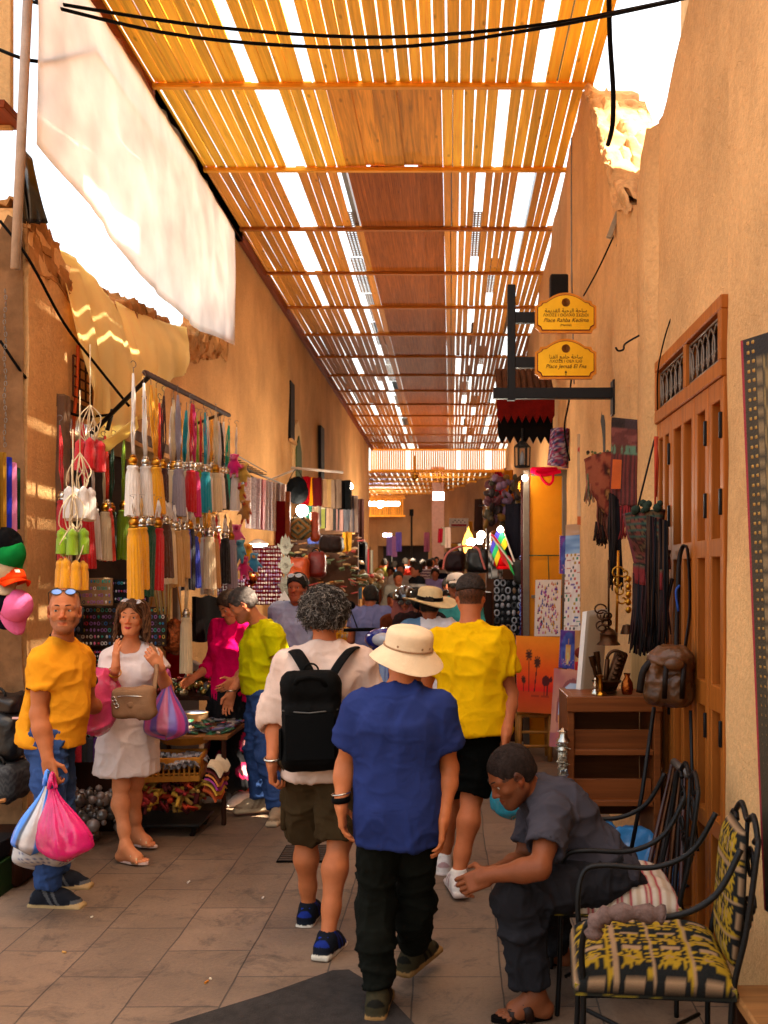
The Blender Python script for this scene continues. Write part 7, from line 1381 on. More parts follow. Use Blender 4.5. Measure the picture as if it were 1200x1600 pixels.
m = MB(); fringe(m, [bagpt(i/6, 1)+V((0, 0, -.05)) for i in range(7)], .40, 120, DKF, .006); fringe(m, [bagpt(.75, .1), bagpt(1, .2)+V((.03, 0, 0))], .60, 60, DKF+[(.05, .025, .015)], .006); fr = m.build('fringe', FRM, bgt, smooth=180); fr['kind'] = 'stuff'
m = MB(); hk = P(1024, 682, 4.95); m.tube([hk, lerp(hk, bagpt(.5, 0), .55), bagpt(.5, 0)], .005, 6, col=(.02, .015, .012)); m.tube([hk+V((.01, 0, 0)), lerp(hk, bagpt(.9, 0), .5), bagpt(.9, 0)], .005, 6, col=(.35, .04, .02)); m.tube([hk, hk+V((.006, 0, -.12)), hk+V((.004, 0, -.3))], [.007, .012, .006], 6, col=(.4, .05, .02))
for k in range(14): m.ell(bagpt(U(.4, 1), U(-.15, .02))-V((0, .03, 0)), U(.012, .024), n=7, col=(.02, .03, .02))
m.build('strap', FRM, bgt, smooth=180)
rb = T('fringed_bag', 'red brown woven shoulder bag hanging in front of the tall red painting', 'bag', P(938, 800, 7.0)); Y7 = 6.9
def red2(u, v): k = nz(u*7, v*9, 8); return (.26, .07, .035) if k > .6 else (.15, .03, .02) if k > .4 else (.06, .02, .015) if k > .25 else (.3, .15, .05)
m = MB(); m.grid(lambda u, v: lerp(lerp(P(912, 718, Y7), P(962, 706, Y7), u), lerp(P(935, 782, Y7), P(958, 815, Y7), u), v)-V((0, .05*math.sin(math.pi*u)*math.sin(math.pi*v), 0)), 22, 22, thick=.04, cfn=red2); m.build('bag_front', TEX, rb, smooth=180)
m = MB(); fringe(m, [P(934, 780, Y7), P(944, 800, Y7), P(957, 812, Y7)], .22, 40, [(.10, .04, .02), (.05, .02, .015), (.2, .06, .04)], .006); fringe(m, [P(932, 815, Y7), P(942, 822, Y7)], .14, 22, DKF, .008); fringe(m, [P(916, 735, Y7-.02), P(925, 745, Y7-.02)], .20, 18, [(.25, .2, .15), (.3, .1, .06), (.12, .12, .06)], .005)
for k in range(16): m.ell(P(U(913, 962), U(702, 722), Y7-.03), U(.008, .018), n=6, col=random.choice([(.3, .12, .02), (.05, .03, .02), (.1, .12, .05)]))
o_ = m.build('fringe', FRM, rb, smooth=180); o_['kind'] = 'stuff'
wh = T('wall_hanging', 'long woven hanging with an orange leather patch and fringes by the pilaster', 'textile', P(977, 750, 6.2)); Y6 = 6.15
def wall_c(u, v):
    if v < .12: return (.03, .02, .018) if u < .55 else (.05, .03, .03)
    if v < .32: return (.10, .03, .025) if nz(u*4, v*30, 2) > .4 else (.16, .05, .04)
    if v < .42: return (.09, .16, .10) if (u < .22 or u > .38) and nz(u*20, v*30, 1) > .3 else (.08, .03, .02)
    return (.14, .03, .025) if (u*9) % 1 < .5 else (.05, .02, .018)
m = MB(); m.grid(lambda u, v: lerp(lerp(P(959, 652, Y6), P(998, 656, Y6-.3), u), lerp(P(955, 790, Y6), P(994, 790, Y6-.3), u), v)+V((.01*math.sin(u*20)*v, .008*math.sin(v*12), 0)), 24, 40, thick=.015, cfn=wall_c); m.build('cloth', TEX, wh, smooth=180)
m = MB(); m.grid(lambda u, v: lerp(lerp(P(958, 718, Y6-.12), P(975, 719, Y6-.14), u), lerp(P(955, 764, Y6-.12), P(974, 764, Y6-.14), u), v), 6, 8, thick=.012); m.build('leather_patch', M('leather_bright', '#c4661a', rough=.5, bump=.3), wh, smooth=60); m = MB(); fringe(m, [P(953, 770, Y6-.1), P(966, 780, Y6-.1)], .55, 46, DKF, .007); fringe(m, [P(970, 790, Y6-.15), P(994, 790, Y6-.3)], .2, 30, [(.2, .02, .02), (.08, .02, .02)], .005); o_ = m.build('fringe', FRM, wh, smooth=180); o_['kind'] = 'stuff'
lbp = T('leather_backpack', 'worn brown leather satchel hanging on the folding door', 'bag', P(1050, 1060, 4.65)); LW = M('leather_worn', '#6a4626', rough=.42, var=.5, scale=14, bump=.4, bscale=40); q = P(1050, 1060, 4.62)
Vv, Q = sdf_mesh([('b', A3(q), (.095, .075, .125), np.array(rotz(-.4)), .02, .05), ('b', A3(q+V((-.02, -.05, -.045))), (.075, .05, .07), np.array(rotz(-.4)), .02, .035), ('e', A3(q+V((-.01, -.03, .10))), (.10, .085, .055), np.array(rotz(-.4)), .03), ('c', A3(q+V((-.085, -.04, .09))), A3(q+V((-.10, -.05, -.07))), .028, .034, .015)], .007); Vv = fold_disp(Vv, Q, Matrix.Identity(3), .010, (14, 14, 10), 4); obj_from('satchel', Vv, Q, LW, lbp, smooth=180)
m = MB()
for x in (-.05, .03): m.tube([q+V((x, -.115, .08)), q+V((x-.01, -.13, .0)), q+V((x-.01, -.115, -.08))], .012, 6, flat=.35, up=(1, 0, 0))
m.tube(spline([q+V((.02, -.0, .13)), P(1058, 960, 4.7), P(1062, 870, 4.75), P(1074, 858, 4.7), P(1078, 950, 4.68), q+V((.06, .0, .14))], 5), .011, 6, flat=.4); m.tube(spline([q+V((-.06, -.05, .12)), q+V((-.14, -.06, .05)), q+V((-.16, -.05, -.06))], 5), .016, 6, flat=.5); m.build('strap', M('strap_dark', '#2c1c12', rough=.5), lbp, smooth=180)
m = MB(); m.ell(q+V((-.015, -.115, .075)), (.05, .02, .03), n=10); m.build('flap', LW, lbp, smooth=180)
for i, pts in enumerate(([P(1045, 860, 5.05), P(1032, 940, 5.0), P(1022, 1010, 4.95)], [P(1050, 905, 4.95), P(1040, 960, 4.9), P(1034, 1030, 4.9)])): m = MB(); m.tube(spline(pts, 6), [.009+.004*(j % 5 == 0) for j in range(13)], 7); tag(m.build('riding_whip', M('whip', '#2a1710', rough=.5), smooth=180), ['longer', 'shorter'][i]+' dark leather whip hanging on the door beside the satchel', 'whip')
m = MB(); m.tube(spline([P(1062, 915, 4.72), P(1056, 925, 4.7), P(1060, 955, 4.7)], 4), .006, 5); tag(m.build('ribbon', M('blue_ribbon', '#3a5a9a'), smooth=180), 'scrap of blue ribbon tied to the satchel strap', 'ribbon')
m = MB(); m.tube([P(1022, 1105, 4.72), P(1003, 1240, 4.66), P(985, 1335, 4.6)], .010, 8); tag(m.build('iron_rod', IRON, smooth=180), 'thin iron rod leaning beside the blue bundle', 'rod')
m = MB(); m.tube([P(1079, 1110, 4.55), P(1082, 1230, 4.5), P(1090, 1330, 4.45)], .008, 8); tag(m.build('iron_rod', IRON, smooth=180), 'thin iron rod leaning on the folding door', 'rod')
for i in range(7): m = MB(); a, b_ = P(1050+i*3.5, 1195+6*(i % 3), 4.72-.03*i), P(1003+i*10, 1400, 4.35-.02*i); m.tube([a, lerp(a, b_, .1), lerp(a, b_, .13), lerp(a, b_, .5), b_], [.012, .010, .007, .012, .010], 7); tag(m.build('sheathed_sword', [M('sheath', '#4a2214', rough=.45, var=.4, scale=30), OB, M('sheath_dark', '#25140e', rough=.5)][i % 3], smooth=60), 'sheathed swords and canes leaning against the folding door behind the chair', 'sword', 'swords and canes by the door')
m = MB(); m.tube([P(1053, 1190, 4.6), P(1077, 1212, 4.45)], .018, 10); tag(m.build('cane_handle', M('horn', '#6a6058', rough=.4), smooth=180), 'grey horn handle across the top of the sword bundle', 'handle')
# blue bundle behind the man
q = P(978, 1312, 4.95); Vv, Q = sdf_mesh([('e', A3(V((q.x, q.y, .22))), (.21, .24, .23), np.eye(3), .03), ('e', A3(V((q.x+.08, q.y-.05, .16))), (.15, .2, .2), np.eye(3), .05)], .012); Vv = fold_disp(Vv, Q, Matrix.Identity(3), .05, (6, 6, 6), 4); tag(obj_from('bundle', Vv, Q, M('blue_plastic', '#3f7fa8', rough=.3, coat=.3, bump=.3, bscale=30, var=.3), None, smooth=180), 'crumpled bright blue plastic bundle on the ground behind the seated man', 'bundle')
# ---- paintings by the yellow panel
yp = T('yellow_panel', 'tall yellow ochre panel door in a grey metal frame, right of the crowd', 'door', P(858, 1000, 9.75)); Yp = 9.75; a, b_ = P(822, 740, Yp), P(897, 1165, Yp); m = MB(); m.box(((a.x+b_.x)/2, Yp, (a.z+b_.z)/2), (b_.x-a.x, .03, a.z-b_.z)); m.build('panel', M('ochre_sheet', '#cf8f10', rough=.5, var=.12, scale=3), yp, smooth=0)
m = MB()
for x in (a.x, b_.x-.06): m.box((x, Yp-.02, (a.z+b_.z)/2), (.06 if x == a.x else .12, .05, a.z-b_.z+.06))
m.box(((a.x+b_.x)/2, Yp-.021, a.z+.005), (b_.x-a.x-.1, .047, .06)); zz = P(0, 932, Yp).z; m.box(((a.x+b_.x)/2, Yp-.02, zz), (b_.x-a.x-.1, .03, .03)); m.build('frame', M('grey_frame', '#7d7266', rough=.5), yp, smooth=0)
m = MB(); z = P(0, 868, Yp).z; m.tube([V((a.x, Yp-.04, z)), V((b_.x, Yp-.04, z))], .006, 5); m.tube([V((lerp(a.x, b_.x, .45), Yp-.04, z)), V((lerp(a.x, b_.x, .47), Yp-.04, z-.25))], .005, 5); m.build('wire', M('green_wire', '#4a5a3a'), yp, smooth=180)
m = MB(); a2, b2 = P(818, 745, 9.9), P(829, 1000, 9.9); m.box((a2.x, 9.9, (a2.z+b2.z)/2), (.05, .05, a2.z-b2.z)); m.box((b2.x, 9.88, (a2.z+b2.z)/2), (.05, .05, a2.z-b2.z), mi=1); tag(m.build('door_post', [M('maroon_post', '#5a1a1c'), M('teal_post', '#1f5a52')], smooth=0), 'maroon and teal painted post left of the yellow panel', 'post')
m = MB()
for x0, x1, z0, z1 in ((842, 866, 742, 752),): m.tube(spline([P(836, 738, 9.6), P(850, 742, 9.6), P(876, 736, 9.6)], 4), .02, 8); m.tube(spline([P(843, 740, 9.6), P(850, 752, 9.58), P(858, 757, 9.58), P(864, 750, 9.58), P(864, 738, 9.6)], 4), .013, 7)
m.box(P(850, 735, 9.65), (.26, .1, .06), bev=.02); tag(m.build('pink_bag', fab('neon_pink', '#e0144e'), smooth=60), 'hot pink bag flopped over the top of the yellow panel', 'bag')
m = MB(); m.grid(lambda u, v: lerp(lerp(P(868, 672, 9.5), P(882, 670, 9.5), u), lerp(P(862, 728, 9.5), P(880, 732, 9.5), u), v)-V((0, .08*math.sin(math.pi*u), 0)), 14, 26, thick=.05, cfn=lambda u, v: random.choice([(.03, .02, .03), (.2, .05, .1), (.3, .25, .3), (.05, .05, .15), (.25, .02, .06)])); tag(m.build('striped_bag', TEX, smooth=180), 'dark speckled woven bag hanging beside the scalloped canopy', 'bag')
def sunset(u, v):
    y = v; c = mixc((.75, .02, .01), (.85, .10, .005), (y-.30)/.25) if y > .28 else mixc((.55, .09, .01), (.62, .05, .01), y/.28); c = mixc(c, (.9, .26, .01), (y-.55)/.4) if y > .55 else c
    for px, hgt, ln in ((.30, .75, .0), (.50, .66, .18), (.17, .42, 0)):
        x = px+ln*(y-hgt)*.9
        if y < hgt and y > .27 and abs(u-x) < .012: c = (.06, .012, .008)
        d = math.hypot((u-px)*1.05, y-hgt); an = math.atan2(y-hgt, u-px)
        if d < .085*(.6+.4*abs(math.sin(an*5))) *(1 if hgt > .5 else .7): c = (.07, .02, .008)
    if math.hypot((u-.72)/.10, (y-.42)/.07) < 1 or (abs(u-.68) < .012 or abs(u-.76) < .012) and .22 < y < .42 or math.hypot((u-.84)/.03, (y-.44)/.04) < 1: c = (.09, .012, .012)
    if .2 < y < .235 and .35 < u < .85 and nz(u*12, 3, 1) > .45: c = (.35, .04, .01)
    return c
board('painting', 'orange sunset painting with palms and a camel, leaning on the straw stool', [P(806, 993, 9.2), P(875, 996, 9.2), P(868, 1116, 9.1), P(808, 1112, 9.1)], sunset, 60, 80)
def arch(bx):
    def f(u, v):
        d = math.hypot((u-.5)/.5, (v-.45)/.6); n = nz(u*8, v*10, bx); c = mixc((.03, .05, .32), (.10, .16, .55), n)
        if d > .85: c = mixc((.05, .03, .28), (.22, .08, .4), n)
        if abs(u-.5) < .15 and .2 < v < .62 and not (abs(u-.5) < .06 and v < .42): c = mixc((.75, .35, .08), (.8, .55, .2), n)
        if abs(u-.5) < .05*(1-(v-.6)/.2) and .6 < v < .78: c = (.6, .3, .12)
        if abs(u-.5) < .06 and .1 < v < .42: c = mixc((.7, .55, .1), (.8, .7, .4), n)
        if v < .25 and abs(u-.5) < .35 and nz(u*25, v*18, 5) > .62: c = random.choice([(.6, .1, .1), (.7, .5, .5), (.1, .1, .3), (.5, .2, .3)])
        return c
    return f
board('painting', 'blue painting of a street gate hung on the yellow panel', [P(875, 837, 9.3), P(901, 839, 9.3), P(899, 898, 9.3), P(874, 896, 9.3)], arch(1), 24, 44); board('painting', 'blue painting of a gate standing right of the sunset', [P(876, 984, 9.0), P(903, 986, 9.0), P(899, 1046, 9.0), P(873, 1043, 9.0)], arch(5), 24, 44)
figs = [(U(.1, .9), U(.06, .95), random.choice([(.3, .02, .08), (.02, .03, .25), (.5, .1, .02), (.55, .3, .02), (.15, .03, .25), (.02, .02, .03), (.5, .1, .3)])) for _ in range(130)]
def figures(u, v):
    for x, y, c in figs:
        if abs(y-v) < .028 and abs(u-x) < .012+.022*max(0, (y+.02-v)/.05): return c
    return (.72, .64, .56)
board('painting', 'white painting dotted with many small coloured figures on the yellow panel', [P(837, 906, 9.4), P(877, 906, 9.4), P(875, 994, 9.4), P(835, 994, 9.4)], figures, 60, 110)
cells = {}
def city(u, v):
    if v > .72: n = nz(u*3, v*40, 2); return mixc((.10, .22, .5), (.3, .5, .75), n) if v < .9 else mixc((.5, .3, .15), (.55, .4, .3), n)
    i, j = int(u*9+.5*(int(v*26) % 2)), int(v*26); k = cells.setdefault((i, j), (random.random(), random.choice([(.35, .03, .05), (.03, .10, .3), (.05, .25, .15), (.4, .25, .03), (.15, .08, .3), (.05, .05, .06), (.5, .1, .05)]))); fu, fv = (u*9+.5*(j % 2)) % 1, (v*26) % 1
    if k[0] < .55 and .3 < fu < .75 and .15 < fv < .8: return k[1]
    if k[0] > .85 and fv < .3: return k[1]
    return mixc((.66, .6, .54), (.8, .74, .68), nz(u*20, v*30, 1))
board('painting', 'tall painting of a white town under a blue sky strip, right of the yellow panel', [P(884, 820, 8.7), P(941, 815, 8.6), P(938, 985, 8.55), P(881, 985, 8.65)], city, 70, 120)
def tallred(u, v):
    n = nz(u*5, v*9, 3); c = mixc((.45, .33, .2), (.6, .45, .28), n)
    if math.hypot((u-.35)/.35, (v-.83)/.05) < 1: c = (.5, .08, .06)
    if math.hypot((u-.5)/.4, (v-.62)/.16) < 1: c = mixc((.5, .22, .03), (.3, .1, .03), n)
    if math.hypot((u-.4)/.3, (v-.35)/.3) < 1: c = mixc((.42, .2, .12), (.6, .52, .45), n)
    if v < .1: c = (.5, .12, .03)
    return c
board('painting', 'tall warm painting of a rider, its upper part showing over the red brown bag', [P(902, 678, 8.6), P(951, 679, 8.5), P(951, 822, 8.5), P(902, 820, 8.6)], tallred, 40, 80)
def pinkarch(u, v):
    n = nz(u*6, v*8, 6); c = mixc((.35, .10, .10), (.5, .22, .14), n); d = math.hypot((u-.75)/.5, (v-.45)/.38)
    if d < 1 and v > .4: c = mixc((.3, .42, .6), (.5, .55, .65), n)
    elif d < 1 and v > .15: c = mixc((.5, .18, .05), (.6, .3, .12), n)
    elif d < 1.15 and v > .3: c = (.22, .06, .06)
    if v < .18: c = mixc((.42, .12, .1), (.25, .08, .12), n)
    return c
board('painting', 'pink painting of an old gateway leaning beside the wooden cabinet', [P(866, 1044, 8.3), P(908, 1048, 8.2), P(897, 1170, 8.0), P(858, 1166, 8.1)], pinkarch, 40, 60)
m = MB(); m.ell(P(907, 1020, 8.4), (.05, .03, .05), n=12); m.box(P(906, 1045, 8.4), (.08, .04, .12), mi=1); tag(m.build('leather_cushion', [M('russet', '#8a3a26'), M('bright_red', '#b8201c')], smooth=60), 'russet round and bright red piece tucked behind the pale canvas', 'cushion')
t = T('straw_stool', 'pale wooden stool carrying the sunset painting', 'stool', P(835, 1160, 9.35)); a = P(813, 1112, 9.2); b_ = P(860, 1112, 9.2); w_ = b_.x-a.x; BAM = M('bamboo', '#b98a4c', rough=.5, var=.25)
for sx in (0, 1):
    for dy in (0, .3): m = MB(); m.tube([V((a.x+sx*w_, 9.25+dy, .44)), V((a.x+sx*w_*1.04-.01, 9.25+dy, 0))], .022, 8); m.build('leg', BAM, t, smooth=180)
for z in (.14, .27, .42):
    m = MB(); m.tube([V((a.x, 9.25, z)), V((b_.x, 9.25, z))], .014, 7); m.build('rung', BAM, t, smooth=180)
m = MB(); m.box(((a.x+b_.x)/2, 9.4, .445), (w_+.05, .35, .03)); m.build('seat', M('straw', '#a8792f', bump=.6, bscale=40), t)
# ---- brass name plates on their iron bracket
sg = T('sign_bracket', 'black iron bracket reaching out of the right wall, carrying the two brass signs', 'bracket', P(958, 620, 7.0)); Ys = 6.9
m = MB(); a, b_ = P(775, 616, Ys), P(957, 614, Ys); m.box((a+b_)/2, (b_.x-a.x+.04, .06, .075), bev=.004); m.build('arm', IRON, sg); m = MB(); a, b_ = P(799, 446, Ys), P(799, 626, Ys); m.box((a+b_)/2+V((0, .001, 0)), (.055, .065, a.z-b_.z), bev=.004); m.build('post', IRON, sg); m = MB(); m.box(P(958, 622, Ys), (.02, .12, .24), bev=.003); m.build('wall_plate', IRON, sg)
for y in (497, 567): m = MB(); m.box(P(823, y, Ys), (.20, .05, .075), bev=.003); m.build('clamp', IRON, sg)
GOLD = M('sign_brass', '#e6b414', rough=.3, metal=.6, var=.12, scale=4, bump=.03); GEDGE = M('sign_edge', '#cf8a28', rough=.4, metal=.6); INK = M('sign_ink', '#3a1a06', rough=.6); RIM = M('sign_line', '#7a2408', rough=.5)
def nameplate(label, cy_, lines, arrow):
    c = P(884, cy_, Ys-.05); s_ = (Ys-.05)/F; t = T('name_plate', label, 'sign', c)
    def outl(k):
        o = []; hw, hh = 48-k, 26-k
        o += [(-hw+7, -hh), (hw-7, -hh), (hw-5, -hh+5), (hw, -hh+8), (hw, 16-k*.6), (hw-6, 19-k*.6), (hw-8, 24-k), (30, 25-k)]
        o += [(28-56*i/14, 26-k+11*math.sin(math.pi*i/14)**.8) for i in range(1, 14)]
        o += [(-30, 25-k), (-hw+8, 24-k), (-hw+6, 19-k*.6), (-hw, 16-k*.6), (-hw, -hh+8), (-hw+5, -hh+5)]; return [(x*s_, z*s_) for x, z in o]
    m = MB(); m.prism(outl(0), .03, Matrix.Translation(c)); m.build('plate', GEDGE, t); m = MB(); m.prism(outl(3.5), .004, Matrix.Translation(c-V((0, .004, 0)))); m.build('rim_line', RIM, t); m = MB(); m.prism(outl(4.7), .004, Matrix.Translation(c-V((0, .008, 0)))); m.build('face', GOLD, t)
    m = MB(); q = c+V((0, -.009, 21*s_))
    for r in (6, 4, 2): m.lathe(q, [((r-.7)*s_, -.001), ((r+.3)*s_, .003), ((r+.7)*s_, -.001)], 24, frame((0, -1, 0)))
    m.build('emblem', M('sign_emblem', '#a8763a', metal=.4), t)
    for txt, z, size, sh in lines:
        cu = bpy.data.curves.new('text', 'FONT'); cu.body = txt; cu.size = size*s_*1.35; cu.align_x = 'CENTER'; cu.align_y = 'CENTER'; cu.shear = sh; cu.extrude = .0012; tmp = bpy.data.objects.new('tmp', cu); C.objects.link(tmp); bpy.context.view_layer.update(); dg = bpy.context.evaluated_depsgraph_get(); me = bpy.data.meshes.new_from_object(tmp.evaluated_get(dg)); bpy.data.objects.remove(tmp)
        me.transform(Matrix.Translation(V((0, -.0095, z*s_))) @ Matrix.Rotation(math.pi/2, 4, 'X')); me.materials.clear(); me.materials.append(INK); o = bpy.data.objects.new('lettering', me); C.objects.link(o); o.parent = t
    if arrow: m = MB(); q = c+V((0, -.010, -18*s_)); m.box(q, (1*s_, .003, 6*s_), bev=.0003); m.prism([(-2*s_, 1.5*s_), (2*s_, 1.5*s_), (0, 4.5*s_)], .003, Matrix.Translation(q)); m.build('arrow', INK, t)
def tifi(rows): pass
nameplate('upper brass sign with Arabic and Latin writing, Place Rahba Kedima', 494, [('\uFE94\uFEE4\uFEF3\uFEAA\uFED8\uFEDF\uFE8D \uFE94\uFE92\uFEA3\uFEAE\uFEDF\uFE8D \uFE94\uFEA3\uFE8E\uFEB3', 8, 6.2, 0), ('ΛXOΣE I OOΛXΘ ΣEZIOI', 1, 4.6, 0), ('Place Rahba Kedima', -7, 6.4, .3), ('(Marché)', -14.5, 3.6, 0)], False)
nameplate('lower brass sign with an arrow, Place Jemaâ El Fna', 566, [('\uFE8E\uFEE8\uFED4\uFEDF\uFE8D \uFECA\uFEE3\uFE8E\uFEA3 \uFE94\uFEA3\uFE8E\uFEB3', 8, 6.2, 0), ('ΛXOΣE I OEΛ ILIΘ', 1, 4.6, 0), ('Place Jemaâ El Fna', -7, 6.4, .3)], True)
# ---- canopy, lantern, black box, wires on the wall
cn = T('tiled_canopy', 'small tiled canopy with a red scalloped edge behind the brass signs', 'canopy', P(820, 640, 11)); Yc = 11.0; a, b_ = P(776, 625, Yc), P(866, 625, Yc)
m = MB(); w_ = b_.x-a.x
for sgx, out_ in (('red', 0), ):
    n = 8; pts = [(0, 0)]; z1 = P(0, 650, Yc).z-a.z; z2 = P(0, 662, Yc).z-a.z
    for i in range(n): pts += [(w_*i/n, z1), (w_*(i+.5)/n, z2)]
    pts += [(w_, z1), (w_, 0)]; m.prism(pts, .02, Matrix.Translation((a.x, Yc-.06, a.z)))
m.build('scalloped_edge', M('canopy_red', '#7a1f16', rough=.7, var=.3), cn)
m = MB(); zb = P(0, 688, Yc).z; m.box(((a.x+b_.x)/2, Yc+.03, (a.z+zb)/2+.03), (w_*.96, .04, a.z-zb-.1)); pts = [(0, .12)]; n = 7
for i in range(n): pts += [(w_*.94*i/n, .02), (w_*.94*(i+.5)/n, -.06)]
pts += [(w_*.94, .02), (w_*.94, .12)]; m.prism(pts, .03, Matrix.Translation((a.x+w_*.03, Yc-.02, zb+.02))); m.build('dark_valance', M('valance_dark', '#1e1512', rough=.7), cn)
m = MB()
for i in range(9): x = a.x+w_*(i+.5)/9; m.tube([V((x, Yc-.05, a.z+.04)), V((x, Yc+.5, a.z+.42))], w_/9*.52, 8); 
m.build('roof_tiles', M('tile_brown', '#6a4a34', rough=.8, var=.3), cn, smooth=60)
ln = T('hanging_lantern', 'black six sided lantern hanging under the tiled canopy', 'lantern', P(816, 712, 10.9)); q = P(816, 712, 10.9); m = MB(); m.lathe(q, [(.08, -.13), (.085, -.12), (.08, -.11)], 6); m.lathe(q, [(.085, .09), (.09, .10), (.03, .16), (.012, .17), (.012, .30)], 6)
for k in range(6): an = 2*math.pi*k/6; m.tube([q+V((.08*math.cos(an), .08*math.sin(an), -.12)), q+V((.085*math.cos(an), .085*math.sin(an), .1))], .008, 5)
m.build('frame', IRON, ln, smooth=40); m = MB(); m.lathe(q, [(.02, -.11), (.03, -.05), (.02, .02), (0, .06)], 10); m.build('bulb', M('dull_bulb', '#9aa0a8', rough=.2), ln, smooth=180)
m = MB(); a = P(860, 428, 8.2); b_ = P(888, 500, 8.2); m.box(((a.x+b_.x)/2, 8.25, (a.z+b_.z)/2), (b_.x-a.x, .12, a.z-b_.z), bev=.01); tag(m.build('loudspeaker', M('box_black', '#1c1816', rough=.6)), 'black box loudspeaker on the wall above the upper brass sign', 'loudspeaker')
def wire(name, label, pts, r=.005, mat=None, n=6): m = MB(); m.tube(spline(pts, n), r, 6); return tag(m.build(name, mat or BLACK, smooth=180), label, 'cable')
wire('cable', 'upper black cable sagging across the top of the lane', [P(55, 0, 6.3), P(330, 42, 6.4), P(600, 58, 6.5), P(850, 38, 6.4), P(1085, -6, 5.4)], .011); wire('cable', 'lower black cable sagging across the top of the lane', [P(40, 0, 6.25), P(300, 58, 6.35), P(600, 74, 6.45), P(840, 45, 6.4), P(1060, 0, 5.5)], .011)
wire('cable', 'thick black cable dropping past the slats at the upper right', [P(951, -30, 6.5), P(953, 60, 6.5), P(958, 140, 6.55), P(957, 195, 6.6), P(950, 226, 6.8)], .017); wire('cable', 'cable running down the tarpaulin from the pole', [P(-8, 75, 5.95), P(60, 96, 6.0), P(132, 82, 6.8), P(150, 92, 7.0), P(205, 190, 8.0), P(262, 280, 9.6), P(325, 318, 11)], .011)
wire('cable', 'black cable slanting from the pole across the yellow cloth', [P(0, 345, 5.9), P(45, 405, 5.95), P(100, 505, 6.2), P(150, 570, 6.5), P(202, 635, 6.6)], .009); wire('cable', 'black cable curving under the window grate', [P(0, 532, 5.9), P(40, 590, 6.0), P(80, 630, 6.4), P(125, 650, 6.7), P(172, 648, 6.9)], .009)
wire('cable', 'pair of thin wires on the right wall below the metal bracket', [P(962, 362, 6.9), P(935, 420, 7.1), P(912, 462, 7.5)], .006); wire('cable', 'thin conduit down the right wall beside the slat roof', [P(893, 215, 8.2), P(893, 400, 8.3), P(897, 600, 8.4)], .006, STEEL); wire('cable', 'bundle of wires hanging under the tiled canopy wall', [P(895, 560, 8.4), P(890, 620, 8.4), P(882, 670, 8.4), P(890, 720, 8.4)], .008)
wire('iron_hook', 'bent iron hook sticking out of the right wall', [P(999, 524, 5.7), P(977, 537, 5.72), P(974, 546, 5.7), P(966, 548, 5.68), P(962, 543, 5.66)], .006, IRON); wire('cable', 'thin wire running up from the door lintel', [P(1027, 640, 5.4), P(1028, 580, 5.3), P(1038, 530, 5.2), P(1048, 498, 5.15)], .004)
m = MB(); q = P(961, 345, 6.8); m.box(q, (.035, .06, .24), eul(.2, .35, 0), bev=.004); m.tube([P(965, 385, 6.8), P(985, 310, 6.6)], .012, 6); tag(m.build('metal_bracket', M('galvanised', '#a89a86', rough=.5, metal=.5), smooth=40), 'pale perforated metal bracket on the broken edge of the right wall', 'bracket')
for i, (y, z0, z1, x_) in enumerate(((6.15, 2.55, 2.95, RX+.045),)): m = MB(); m.box((x_, y, (z0+z1)/2), (.02, .2, z1-z0)); tag(m.build('niche', M('hole_shade', '#17110e')), 'small dark niche in the wall beside the pilaster', 'niche')  # flat dark plate; the recess's shade is put into its colour
m = MB(); Mx = Matrix.Translation((RX+.0, 7.6, 2.35)) @ Matrix.Rotation(-math.pi/2, 4, 'Z'); m.prism([(-.22, 0), (.22, 0), (.22, .5), (.05, .75), (-.15, .6), (-.24, .3)], .03, Mx); tag(m.build('niche', MATS['hole_shade']), 'dark broken hole in the wall under the sign bracket', 'niche')
# ---- things lying on the paving
m = MB(); t0, nn = [G(190, 1640), G(530, 1519), G(655, 1640)], None; pts = [G(150, 1640), G(420, 1556), G(520, 1520), G(545, 1519), G(600, 1553), G(680, 1640)]; m.add([p+V((0, 0, .004)) for p in pts]+[p+V((0, 0, .012)) for p in pts], [tuple(range(6)), tuple(range(6, 12))[::-1]]+[(i, (i+1) % 6, (i+1) % 6+6, i+6) for i in range(6)]); o_ = m.build('floor_sheet', M('sheet_grey', '#4a4542', rough=.85, var=.3, scale=14, bump=.4, bscale=120), smooth=0); bmx = bmesh.new(); bmx.from_mesh(o_.data); bmesh.ops.recalc_face_normals(bmx, faces=bmx.faces); bmx.to_mesh(o_.data); tag(o_, 'dark grey mat lying on the paving at the bottom of the picture', 'mat')  # thin dark grey sheet on the paving
t = T('drain_grate', 'rusty slotted drain grate in the paving between the walkers', 'drain', G(480, 1337)); a, b_ = G(437, 1350), G(512, 1350); c0 = G(480, 1335); m = MB(); m.box((c0.x, c0.y, .005), (.32, .36, .01), bev=.002); m.build('frame', M('grate_dark', '#1c1613', rough=.8), t)
m = MB()
for i in range(9): m.box((c0.x, c0.y-.16+.04*i, .012), (.30, .017, .008), bev=.002)
m.build('bars', M('grate_iron', '#5a4636', rough=.7, metal=.3), t, smooth=0)
for i, (px, py, L, cl) in enumerate(((293, 1381, .03, '#d8d0c4'), (320, 1538, .025, '#c98a3c'), (103, 1490, .02, '#c9a060'), (330, 1532, .012, '#ddd0b8'), (410, 1405, .02, '#ded6ca'), (142, 1435, .012, '#d0c8b8'))): m = MB(); g_ = G(px, py); an = U(0, 3); m.tube([g_+V((0, 0, .006)), g_+V((L*math.cos(an), L*math.sin(an), .006))], .0045, 6); tag(m.build('cigarette_end', M('butt'+cl, cl)), ['white scrap of paper on the paving in front of the woman in white', 'orange cigarette end at the edge of the grey mat', 'yellow cigarette end at the lower left', 'pale crumb beside the grey mat', 'white scrap near the curly man\'s shoes', 'small pale scrap before the bald man\'s shoes'][i], 'litter')
